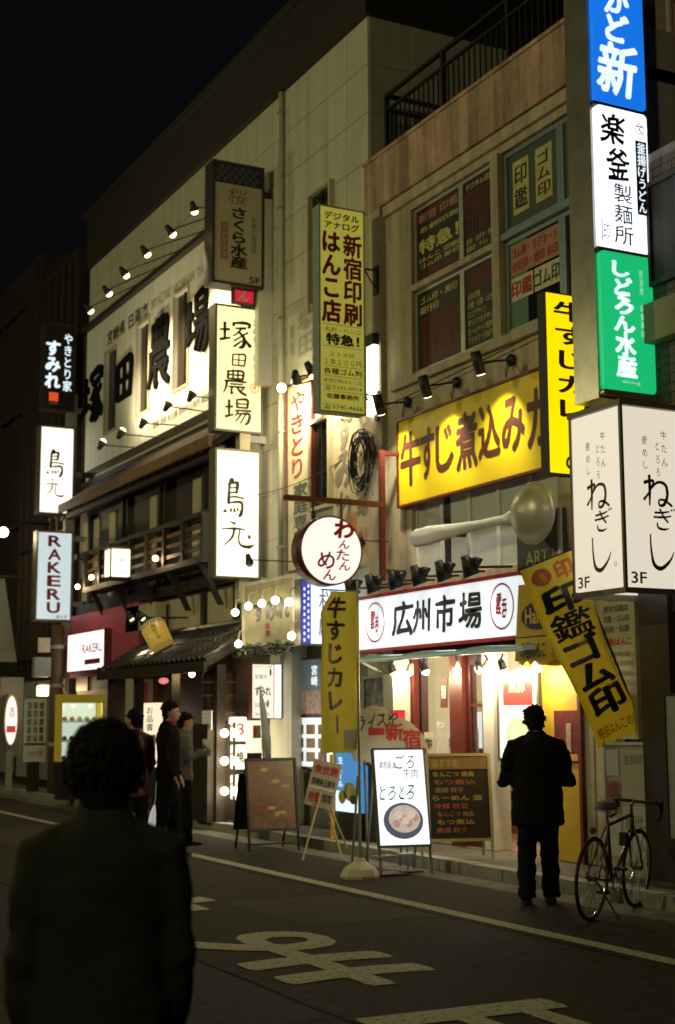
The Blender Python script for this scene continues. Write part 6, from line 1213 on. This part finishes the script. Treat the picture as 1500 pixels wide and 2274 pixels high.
# magazine rack easels by the entrance
for k, (x, yb, wpx, tilt) in enumerate(((448, 1828, 26, -6), (468, 1820, 26, 8))):
    g = P(x, 1700, X=8.42); g.z = .12; F = leanF(g + Vector((0, 0, .006)), -20, 14); wd = wpx * (g.y + 3) / 3191 * 1.3
    t = thing('menu_easel', ['black easel with a column of small white menu sheets at the entrance', 'black easel with one pale flyer next to the entrance easel'][k], 'sign stand', g, 'menu easels'); MB().fbox(F, 0, wd, .55, 1.30, -.02, 0).build('board', M_black, t)
    for i in range(4 if k == 0 else 1): MB().fbox(F, .03, wd - .03, .58 + .17 * i, (.72 + .17 * i) if k == 0 else 1.0, 0, .006).build('sheet', [M_paper, M_stk['w'], M_blue, M_paper][i], t)
    for a in (.01, wd - .01): MB().tube([F(a, 0, -.01), F(a, .55, -.01)], .012, 6).build('leg', M_black, t)
    legs_back(t, F, wd, 1.2, .5, M_black, .012)
c = P(442, 1748, X=8.3); t = thing('yellow_floor_light', 'small yellow lit box near the ground at the porch entrance', 'lamp', c - Vector((0, 0, .2))); MB().box(c.x, c.x + .15, c.y - .18, c.y + .18, c.z - .14, c.z + .14).build('panel', lit('yellow_box_lit', (.85, .80, .12), .8), t); MB().box(c.x + .02, c.x + .13, c.y - .1, c.y + .1, .12, c.z - .141).build('stand', M_black, t)
# oval brown placard with little bulbs behind the flag
c = P(730, 1648, X=8.2); t = thing('oval_placard', 'brown oval placard with tiny bulbs hanging behind the yellow flag', 'sign', c - Vector((0, 0, .3))); F = wallF(c.y, c.z, 8.2); MB().prism(F, [(.22 * math.cos(2 * math.pi * i / 20), .12 * math.sin(2 * math.pi * i / 20)) for i in range(20)], -.03, 0).build('board', M_wood, t); MB().cyl((8.25, c.y, .13), (8.25, c.y, c.z - .1), .03).build('post', M_yell, t)
for x, y in ((735, 1583), (748, 1585), (778, 1582), (733, 1620), (735, 1635), (735, 1670)): MB().ball(P(x, y, X=8.1), .028, 8).build('bulb', mat('little_bulb', (1, .8, .4), .4, emit=6, ecol=(1, .72, .3)), t, True)
MB().tube([P(728, 1580, X=8.13), P(745, 1578, X=8.13), P(800, 1580, X=8.13)], .01, 5).build('wire', M_wood, t)
# white stand with sheets at the right
g0 = P(1352, 1962, Z=.0); F = leanF(P(1346, 1950, Z=.12) + Vector((0, .0, .006)), -38, 7); wd = .50
t = thing('notice_stand', 'tall metal framed notice stand with white sheets behind the bicycle', 'sign stand', F(wd / 2, 0)); MB().fbox(F, .02, wd - .02, .10, 1.24, -.02, -.004).build('board', mat('stand_back', (.55, .50, .38), .5, var=.12), t); holed(F, 0, wd, .02, 1.27, [(.02, wd - .02, .10, 1.24)], -.025, .01).build('frame', M_alu, t)
for a0, a1, b0, b1, m_ in ((.03, .15, .95, 1.2, M_white), (.18, wd - .04, .7, 1.2, M_paper), (.03, .16, .6, .9, M_stk['p']), (.18, wd - .04, .15, .66, M_white), (.03, .16, .2, .55, M_white)): MB().fbox(F, a0, a1, b0, b1, -.003, .003).build('sheet', m_, t)
letters(t, M_redink, ('text', F, '印鑑', .05, .14, .72, .88, .006)); letters(t, M_greyink, ('text', F, '名刺印刷', .2, wd - .06, 1.05, 1.15, .006), ('text', F, '即日仕上', .2, wd - .08, .45, .58, .006)); legs_back(t, F, wd, 1.2, .3, M_alu)
# glass poster frame at the far right
y0, y1, z0, z1 = fac(1478, 1545, 1860, 1520, 8.80); t = thing('glass_notice_frame', 'grey glazed notice frame on the dark pillar at the right edge', 'notice', (8.8, (y0 + y1) / 2, z0)); MB().box(8.80, 8.849, y0, y1, z0, z1).build('panel', mat('frosted', (.30, .33, .30), .4, var=.25, scale=8), t); F = wallF(y1, z0, 8.8); holed(F, -.02, y1 - y0 + .02, -.02, z1 - z0 + .02, [(0, y1 - y0, 0, z1 - z0)], -.04, .015).build('frame', M_black, t)
# fallen white bag by the walking man's feet
c = P(338, 1825, Y=8.4); 
# ---------------------------------------------------------------- people
def loftz(mb, rings, n=18):
    vs = []
    for cx, cy, cz, rx, ry in rings: vs += [Vector((cx + rx * math.cos(2 * math.pi * i / n), cy + ry * math.sin(2 * math.pi * i / n), cz)) for i in range(n)]
    k = len(rings); fs = [(j * n + i, j * n + (i + 1) % n, (j + 1) * n + (i + 1) % n, (j + 1) * n + i) for j in range(k - 1) for i in range(n)] + [tuple(range(n))[::-1], tuple((k - 1) * n + i for i in range(n))]
    return mb.add(vs, fs)
TS = bpy.data.scenes.new('workshop')           # an empty scene to evaluate modifiers in, removed at the end
def skinned(mb, name, m, parent, vox=.016, sm=6, wr=0.0):
    me = bpy.data.meshes.new(name); me.from_pydata(mb.v, [], mb.f); me.update(); tmp = bpy.data.objects.new(name, me); TS.collection.objects.link(tmp)
    r = tmp.modifiers.new('r', 'REMESH'); r.mode = 'VOXEL'; r.voxel_size = vox
    s = tmp.modifiers.new('s', 'SMOOTH'); s.iterations = sm; s.factor = .5
    TS.view_layers[0].update(); dg = TS.view_layers[0].depsgraph; out = bpy.data.meshes.new_from_object(tmp.evaluated_get(dg)); bpy.data.objects.remove(tmp)
    if wr:
        for v in out.vertices:
            q = v.co; v.co = q + v.normal * wr * (noise.noise(Vector((q.x * 8 + q.z * 4, q.y * 8, q.z * 9))) + .6 * noise.noise(Vector((q.x * 18, q.y * 18, q.z * 30))))
    out.materials.clear(); out.materials.append(m)
    for p in out.polygons: p.use_smooth = True
    o = bpy.data.objects.new(name, out); C.objects.link(o); o.parent = parent; return o
M_skin = mat('skin', (.42, .24, .15), .5, var=.08); M_hair = mat('black_hair', (.007, .006, .005), .85, spec=.15)
def limb(mb, pts, rs, n=12): return mb.tube(pts, rs, n)
def person(label, loc, rz, H, jacket, trousers, elbows, wrists, feet=((-.10, 0), (.10, 0)), hem=.80, bow=0.0, hairlen=0.0, collar=None, vox=.02, shirt=None, hair_n=260, broad=1.0, knees=None, wide=1.0, bush=1.0, fold=.014):
    t = thing('person', label, 'person'); k = H / 1.72
    hc = Vector((0, .015 + bow * .10, 1.615 - bow * .03)); Hm = Matrix.Translation(hc) @ Matrix.Rotation(-bow * .7, 4, 'X')
    def hp(x, y, z): return Hm @ Vector((x, y, z))
    bd = MB()
    tors = [(0, 0, .80, .14, .10), (0, 0, .90, .165, .115), (0, 0, 1.0, .15, .105), (0, 0, 1.12, .145, .10), (0, 0, 1.28, .165, .11), (0, -.005, 1.37, .15, .095), (0, -.01, 1.425, .10, .075), (0, -.005, 1.475, .065, .062), (0, .0, 1.53, .054, .058), (0, hc.y * .7, 1.57, .052, .056)]
    loftz(bd, tors)
    hd = MB(); hr = [(-.125, .03, .02, .03), (-.105, .035, .045, .05), (-.07, .022, .063, .075), (-.02, .01, .074, .090), (.03, .0, .078, .096), (.07, -.004, .072, .086), (.095, -.006, .052, .062), (.108, -.006, .02, .025)]
    n = 18; vs = []
    for z, cy, rx, ry in hr: vs += [hp(rx * math.cos(2 * math.pi * i / n), cy + ry * math.sin(2 * math.pi * i / n), z) for i in range(n)]
    bd.add(vs, [(j * n + i, j * n + (i + 1) % n, (j + 1) * n + (i + 1) % n, (j + 1) * n + i) for j in range(7) for i in range(n)] + [tuple(range(n))[::-1], tuple(7 * n + i for i in range(n))])
    bd.ball(hp(0, .106, -.035), .016, 8, (1, 1.2, 1.3)); bd.ball(hp(0, .098, -.01), .011, 8, (1, 1, 2))
    for s in (-1, 1): bd.ball(hp(.078 * s, -.005, -.02), .022, 8, (.6, 1, 1.5))
    for i, s in enumerate((-1, 1)):
        sh = Vector((s * .165 * broad, -.005, 1.355)); el = Vector(elbows[i]); wr_ = Vector(wrists[i])
        limb(bd, [Vector((s * .08, 0, 1.36)), sh, (sh + el) / 2, el, (el * .6 + wr_ * .4), wr_], [.045, .045, .042, .036, .034, .026])
        dr = (wr_ - el).normalized(); sd = dr.cross(Vector((0, 0, 1)) if abs(dr.z) < .9 else Vector((0, 1, 0))).normalized(); nr = sd.cross(dr).normalized(); pc = wr_ + dr * .05
        bd.hexa([wr_ + sd * a * .026 + nr * b * .013 for a, b in ((-1, -1), (1, -1), (1, 1), (-1, 1))] + [wr_ + dr * .09 + sd * a * .038 + nr * b * .013 for a, b in ((-1, -1), (1, -1), (1, 1), (-1, 1))])
        for fi, (o_, L) in enumerate(((-.03, .06), (-.01, .075), (.011, .07), (.031, .055))):
            b0 = wr_ + dr * .08 + sd * o_; b1 = b0 + dr * L * .55 + nr * -.006; b2 = b0 + dr * L * .9 - nr * .03; limb(bd, [b0, b1, b2], [.0095, .009, .0085], 6)
        b0 = wr_ + dr * .03 + sd * (.03 if s < 0 else -.03); limb(bd, [b0, b0 + dr * .035 + sd * (.022 if s < 0 else -.022), b0 + dr * .065 + sd * (.026 if s < 0 else -.026) - nr * .012], [.012, .011, .009], 6)
        fx_, fy_ = feet[i]; kn = Vector(knees[i]) if knees else Vector((s * .095 + (fx_ - s * .1) * .5, fy_ * .5 + .015, .47)); an = Vector((fx_, fy_ - .02, .09))
        limb(bd, [Vector((s * .085, 0, .86)), (Vector((s * .085, 0, .86)) + kn) / 2, kn, (kn * .6 + an * .4), an], [.085, .074, .055, .056, .038]); limb(bd, [an - Vector((0, .03, .045)), an + Vector((0, .06, -.05)), an + Vector((0, .15, -.065))], [.035, .036, .024], 8)
    body = skinned(bd, 'body', M_skin, t, max(.014, vox * .8), 2)
    # eyes and mouth
    f = MB()
    for s in (-1, 1): f.ball(hp(.03 * s, .094, .0), .009, 6)
    f.build('eyes', M_ink, t); MB().fbox(Fr(hp(0, .092, -.072), (1, 0, 0), (0, 0, 1)), -.02, .02, -.004, .004, -.012, .012).build('mouth', mat('lip', (.3, .12, .10), .5), t)
    # jacket
    j = MB(); tz = [(0, 0, hem, .185 * wide, .135), (0, 0, hem + .08, .188 * wide, .138), (0, 0, 1.0, .175 * wide, .130), (0, -.002, 1.12, .178 * wide, .128), (0, -.005, 1.28, .20 * broad, .135), (0, -.01, 1.37, .195 * broad, .125), (0, -.012, 1.42, .150, .105), (0, -.010, 1.455, .115, .09), (0, -.006, 1.485, .085, .080), (0, 0, 1.515, .070, .070)]
    loftz(j, tz)
    for i, s in enumerate((-1, 1)):
        sh = Vector((s * .182 * broad, -.005, 1.37)); el = Vector(elbows[i]); wr_ = Vector(wrists[i]); limb(j, [Vector((s * .10, -.005, 1.39)), sh, (sh + el) / 2, el, el * .5 + wr_ * .5, wr_], [.078, .080, .070, .062, .055, .046])
    skinned(j, 'jacket', jacket, t, vox, 5, fold)
    if collar:
        cm = MB(); cm.lathe(Fr((0, .0, 1.46), (1, 0, 0), (0, 1, 0)), [(.088, .0), (.076, .04), (.070, .04), (.08, .0)] if collar is not M_coat else [(.12, -.05), (.088, .02), (.076, .06), (.068, .06), (.08, -.03)], 16); cm.build('collar', collar, t, True)
    tr = MB(); loftz(tr, [(0, 0, .76, .15, .115), (0, 0, .86, .175, .125), (0, 0, .98, .16, .115)])
    for i, s in enumerate((-1, 1)):
        fx_, fy_ = feet[i]; kn = Vector(knees[i]) if knees else Vector((s * .095 + (fx_ - s * .1) * .5, fy_ * .5 + .01, .47)); limb(tr, [Vector((s * .085, 0, .86)), (Vector((s * .085, 0, .86)) + kn) / 2, kn, Vector((fx_, fy_ - .02, .22)), Vector((fx_, fy_ - .015, .05))], [.105, .096, .083, .080, .082])
    skinned(tr, 'trousers', trousers, t, vox, 4, .016)
    for i, s in enumerate((-1, 1)):
        fx_, fy_ = feet[i]; sh = MB(); vs = []
        for y, w_, h_ in ((-.085, .02, .05), (-.07, .036, .075), (.0, .04, .08), (.07, .046, .06), (.14, .042, .045), (.185, .02, .03)): vs += [Vector((fx_ + w_ * a, fy_ + y, max(.002, h_ * b))) for a, b in ((-1, 0), (1, 0), (1, .6), (.6, 1), (-.6, 1), (-1, .6))]
        sh.add(vs, [(j_ * 6 + q, j_ * 6 + (q + 1) % 6, (j_ + 1) * 6 + (q + 1) % 6, (j_ + 1) * 6 + q) for j_ in range(5) for q in range(6)] + [tuple(range(6))[::-1], tuple(30 + q for q in range(6))]); sh.build('shoe', M_rubber, t, True)
    # hair: a cap and many small locks that break its outline
    hm = MB(); hrr = [(-.105 - hairlen, -.050, .045, .030), (-.07, -.042, .062, .048), (-.03, -.026, .075, .070), (.01, -.014, .082, .090), (.045, -.006, .084, .101), (.08, -.004, .078, .094), (.105, -.004, .060, .070), (.120, -.004, .022, .028)]; vs = []; hrr = [(z * (bush if z > 0 else bush ** 2), cy * bush, rx * bush, ry * bush) for z, cy, rx, ry in hrr]
    for z, cy, rx, ry in hrr: vs += [hp(rx * math.cos(2 * math.pi * i / n), cy + ry * math.sin(2 * math.pi * i / n), z) for i in range(n)]
    hm.add(vs, [(j_ * n + i, j_ * n + (i + 1) % n, (j_ + 1) * n + (i + 1) % n, (j_ + 1) * n + i) for j_ in range(7) for i in range(n)] + [tuple(range(n))[::-1], tuple(7 * n + i for i in range(n))])
    rr2 = random.Random(int(H * 1000))
    for q in range(hair_n):
        th = rr2.uniform(0, 2 * math.pi); ph = rr2.uniform(-.6, 1.5); d = Vector((math.cos(th) * math.cos(ph), math.sin(th) * math.cos(ph), math.sin(ph)))
        if d.y > .45 and d.z < .35: continue
        b0 = Vector((d.x * .086, -.008 + d.y * .098, .025 + d.z * .10)) * bush; tip = b0 + d * rr2.uniform(.0, .012) + Vector((rr2.uniform(-.02, .02), rr2.uniform(-.02, .02), rr2.uniform(-.045, -.005))); limb(hm, [hp(*(b0 - d * .01)), hp(*((b0 * .5 + tip * .5) + d * .008)), hp(*tip)], [.014, .011, .003], 4)
    hm.build('hair', M_hair, t, True)
    t.scale = (k, k, k); t.location = loc; t.rotation_euler.z = rz
    return t
M_suit = mat('black_suit', (.014, .012, .011), .9, var=.2, spec=.1); M_suit2 = mat('charcoal_suit', (.016, .014, .012), .9, var=.2, spec=.1); M_coat = mat('dark_coat', (.026, .026, .025), .95, var=.25, spec=.1)
bp_ = P(1199, 2008, Z=0)
person('man in a dark suit seen from behind with bowed head beside the bicycle', bp_, R(-27), 1.72, M_suit2, M_suit, ((-.30, .02, 1.06), (.31, .02, 1.05)), ((-.08, .27, 1.10), (.09, .27, 1.09)), ((-.11, 0), (.11, .05)), .68, .5, bush=1.09, hair_n=60, vox=.016, broad=1.10, wide=1.28)
fp = Vector((4.05 * math.sin(R(27.3 - 9.2)), 4.05 * math.cos(R(27.3 - 9.2)), 0))
person('man in a dark coat with tousled hair seen from behind in the near foreground', fp, R(-16), 1.58, M_coat, M_suit, ((-.225, -.02, 1.08), (.225, -.02, 1.08)), ((-.215, .06, .84), (.215, .06, .84)), ((-.11, .12), (.11, -.08)), .62, .15, vox=.014, fold=.008, hair_n=900, bush=1.17, broad=1.0, collar=M_coat, wide=1.16)
mp = P(372, 1902, Z=0)
person('tall man in a black suit with a red collar turned towards the shops', mp, R(-118), 1.83, mat('jet_suit', (.006, .005, .005), .95, spec=.1), mat('jet_suit', (.006, .005, .005)), ((-.24, -.02, 1.10), (.24, -.02, 1.10)), ((-.22, .10, .88), (.22, .10, .88)), ((-.10, .08), (.10, -.1)), .55, .0, collar=mat('red_cloth', (.16, .012, .012), .7), hair_n=30)
gp = P(404, 1876, Z=0)
person('person in a grey shirt holding a white paper beyond the black suited man', gp, R(-100), 1.70, mat('grey_shirt', (.09, .08, .07), .8, var=.15), M_suit, ((-.24, .02, 1.12), (.24, .02, 1.12)), ((-.10, .25, 1.22), (.10, .25, 1.22)), ((-.10, .0), (.10, .06)), .82, .1, hair_n=80)
q = gp + Vector((.30, -.09, 1.24)); t = thing('paper_sheet', 'white sheet of paper held by the grey shirted person', 'paper', q); MB().fbox(Fr(q, (.5, -.85, 0), (.1, 0, 1)), -.08, .08, -.1, .12, -.002, .002).build('sheet', M_white, t)
hp_ = P(296, 1905, Z=0)
person('person in dark red clothes half hidden behind the foreground head', hp_, R(20), 1.73, M_dkred, M_suit, ((-.25, -.02, 1.10), (.25, -.02, 1.10)), ((-.22, .12, .88), (.22, .12, .88)), ((-.10, .1), (.10, -.08)), .7, .0, hair_n=100)
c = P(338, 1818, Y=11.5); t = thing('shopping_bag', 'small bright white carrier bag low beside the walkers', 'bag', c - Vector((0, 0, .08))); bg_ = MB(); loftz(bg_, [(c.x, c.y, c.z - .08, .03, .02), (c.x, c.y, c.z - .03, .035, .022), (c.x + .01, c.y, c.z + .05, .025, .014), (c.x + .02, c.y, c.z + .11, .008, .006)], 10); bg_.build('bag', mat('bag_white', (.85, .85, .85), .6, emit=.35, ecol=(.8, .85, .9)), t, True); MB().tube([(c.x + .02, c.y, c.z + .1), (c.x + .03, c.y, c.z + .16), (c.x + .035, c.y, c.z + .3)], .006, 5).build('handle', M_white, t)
# ---------------------------------------------------------------- bicycle
bk = thing('bicycle', 'dark bicycle with drop handlebars parked nose to the shops at the right', 'bicycle'); WB = .99; WR2 = .335
M_fr2 = mat('bike_paint', (.14, .11, .08), .35, metal=.4); M_chr = mat('chrome', (.6, .6, .58), .2, metal=1)
def torus(mb, c, r, r2, n=36, k=8):
    c = Vector(c); vs = [c + Vector(((r + r2 * math.cos(2 * math.pi * j / k)) * math.cos(2 * math.pi * i / n), r2 * math.sin(2 * math.pi * j / k), (r + r2 * math.cos(2 * math.pi * j / k)) * math.sin(2 * math.pi * i / n))) for i in range(n) for j in range(k)]
    return mb.add(vs, [(i * k + j, i * k + (j + 1) % k, ((i + 1) % n) * k + (j + 1) % k, ((i + 1) % n) * k + j) for i in range(n) for j in range(k)])
for x in (0, WB):
    c = Vector((x, 0, WR2)); wh = torus(MB(), c, WR2 - .032, .010).build('wheel', M_chr, bk, True); torus(MB(), c, WR2 - .016, .016).build('tyre', M_rubber, wh, True); sp = MB()
    for i in range(28):
        a = 2 * math.pi * i / 28; s = .028 * (1 if i % 2 else -1); sp.tube([c + Vector((.02 * math.cos(a + .6), s, .02 * math.sin(a + .6))), c + Vector(((WR2 - .036) * math.cos(a), 0, (WR2 - .036) * math.sin(a)))], .0022, 4)
    sp.build('spokes', M_chr, wh); MB().cyl(c - Vector((0, .04, 0)), c + Vector((0, .04, 0)), .02).build('hub', M_chr, wh)
BB = Vector((.42, 0, .28)); ST = Vector((.28, 0, .78)); HT = Vector((.82, 0, .80)); HB = Vector((.86, 0, .66))
fr_ = MB(); fr_.tube([BB, ST], .017, 8).tube([ST - Vector((0, 0, .04)), HT], .016, 8).tube([BB, HB], .019, 8).tube([HT, HB], .02, 8)
for s in (-1, 1): fr_.tube([BB + Vector((0, .02 * s, 0)), (0, .055 * s, WR2)], .009, 6).tube([ST + Vector((0, .012 * s, -.05)), (0, .055 * s, WR2)], .008, 6)
fr_.build('frame', M_fr2, bk, True); fk = MB()
for s in (-1, 1): fk.tube([HB + Vector((0, .03 * s, -.01)), (.93, .045 * s, .5), (WB, .05 * s, WR2)], .011, 6)
fk.tube([HB + Vector((0, -.04, 0)), HB + Vector((0, .04, 0))], .016, 8); fk.build('fork', M_fr2, bk, True)
MB().tube([ST, ST + Vector((-.02, 0, .10))], .013, 8).build('seat_post', M_chr, bk)
sd_ = MB(); loftz(sd_, [(.26, 0, .875, .13, .06), (.25, 0, .90, .145, .075), (.245, 0, .925, .13, .065), (.24, 0, .935, .08, .04)], 14); sd_.build('saddle', M_rubber, bk, True); sc_ = MB(); loftz(sc_, [(.24, 0, .86, .15, .09), (.24, 0, .92, .155, .085), (.24, 0, .955, .10, .05), (.24, 0, .96, .03, .02)], 12); sc_.build('saddle_cover', mat('clear_plastic', (.4, .4, .36), .25, alpha=.35), bk, True)
MB().tube([HT, HT + Vector((-.01, 0, .08)), HT + Vector((.07, 0, .11))], .014, 8).build('stem', M_fr2, bk); hb = MB(); pts = []
for s in (-1, 1):
    hb.tube([HT + Vector((.07, 0, .11)), HT + Vector((.07, .19 * s, .11)), HT + Vector((.13, .20 * s, .10)), HT + Vector((.17, .20 * s, .05)), HT + Vector((.15, .205 * s, -.02)), HT + Vector((.05, .21 * s, -.04))], .0145, 8)
hb.build('handlebar', M_rubber, bk, True)
for s in (-1, 1): MB().tube([HT + Vector((.15, .2 * s, .10)), HT + Vector((.2, .2 * s, .13)), HT + Vector((.2, .2 * s, .03))], .012, 6).build('brake_lever', M_black, bk)
cr = torus(MB(), BB + Vector((0, -.045, 0)), .085, .006, 28, 6).build('chainring', M_chr, bk, True)
for s in (-1, 1):
    e_ = BB + Vector((.11 * s, .07 * s, -.12 * s)); MB().tube([BB + Vector((0, .06 * s, 0)), e_], .010, 6).build('crank', M_chr, bk); MB().box(e_.x - .045, e_.x + .045, e_.y if s > 0 else e_.y - .09, e_.y + .09 if s > 0 else e_.y, e_.z - .012, e_.z + .012).build('pedal', M_rubber, bk)
lk = MB(); lk.tube([(.36, .03, .6), (.32, .06, .45), (.40, .05, .35), (.45, .03, .5), (.40, .03, .6)], .012, 6); lk.build('cable_lock', M_black, bk, True); MB().tube([(.0, -.03, .33), (.18, -.18, .008)], .008, 6).build('kick_stand', M_chr, bk); MB().box(.63, .70, -.03, .03, .55, .66).build('frame_bag', M_rubber, bk); MB().ball((-.02, 0, .72), .03, 8).build('rear_reflector', M_red, bk)
A = P(1312, 2046, Z=0); B_ = P(1424, 2022, Z=0); dv = B_ - A; bk.location = A; bk.rotation_euler = (R(4), 0, R(30))
# ---------------------------------------------------------------- unseen lamp posts added on the near side as fill for facade and street
def added_fill_lamp(label, x, y, e):
    t = thing('added_fill_lamp', label, 'street lamp', (x, y, 0), 'street lamps of the near pavement'); MB().tube([(x, y, 0), (x, y, 9.2), (x + .5, y, 9.6), (x + 1.1, y, 9.6)], [.09, .06, .05, .045], 10).build('post', M_black, t, True); MB().box(x + .9, x + 1.6, y - .14, y + .14, 9.52, 9.66).build('head', M_black, t); MB().box(x + .95, x + 1.55, y - .1, y + .1, 9.49, 9.519).build('diffuser', mat('lamp_diffuser', (1, .95, .7), .4, emit=6, ecol=(1, .92, .55)), t)
    lamp('POINT', (x + 1.25, y, 9.3), e, (1, .91, .43), radius=.25, parent=t)
added_fill_lamp('street lamp across the road nearest the camera', -8.0, 16.0, 1700)
added_fill_lamp('street lamp across the road farther along', -8.0, 30.0, 1000)
added_fill_lamp('street lamp across the road behind the viewer', -8.0, -3.0, 1250)
# ---------------------------------------------------------------- overhead and wall cables
def cable(label, a, b, sag=.2, r=.010):
    a = Vector(a); b = Vector(b); pts = [a.lerp(b, i / 12) - Vector((0, 0, sag * 4 * (i / 12) * (1 - i / 12))) for i in range(13)]; return tag(MB().tube(pts, r, 5).build('cable', M_rubber, None), label, 'cable', 'wall cables')
cable('thin cable along the pale band below the stickered windows', (FX - .085, PY1 - .4, 5.75), (FX - .085, PY0 + .3, 5.95), .02, .008)
cable('thin cable from the stacked signs to the slit window', (8.95, SY + .1, 5.1), (FX - .03, 17.2, 5.3), .1, .007)
cable('thin cable sagging across the timber front', (8.6, 28.5, 5.4), (8.8, 20.3, 5.2), .35, .008)
cable('cable dropping from the round sign bracket along the wall', (FX - .04, 16.9, 7.2), (FX - .04, 18.4, 6.6), .05, .007)
bpy.data.scenes.remove(TS)
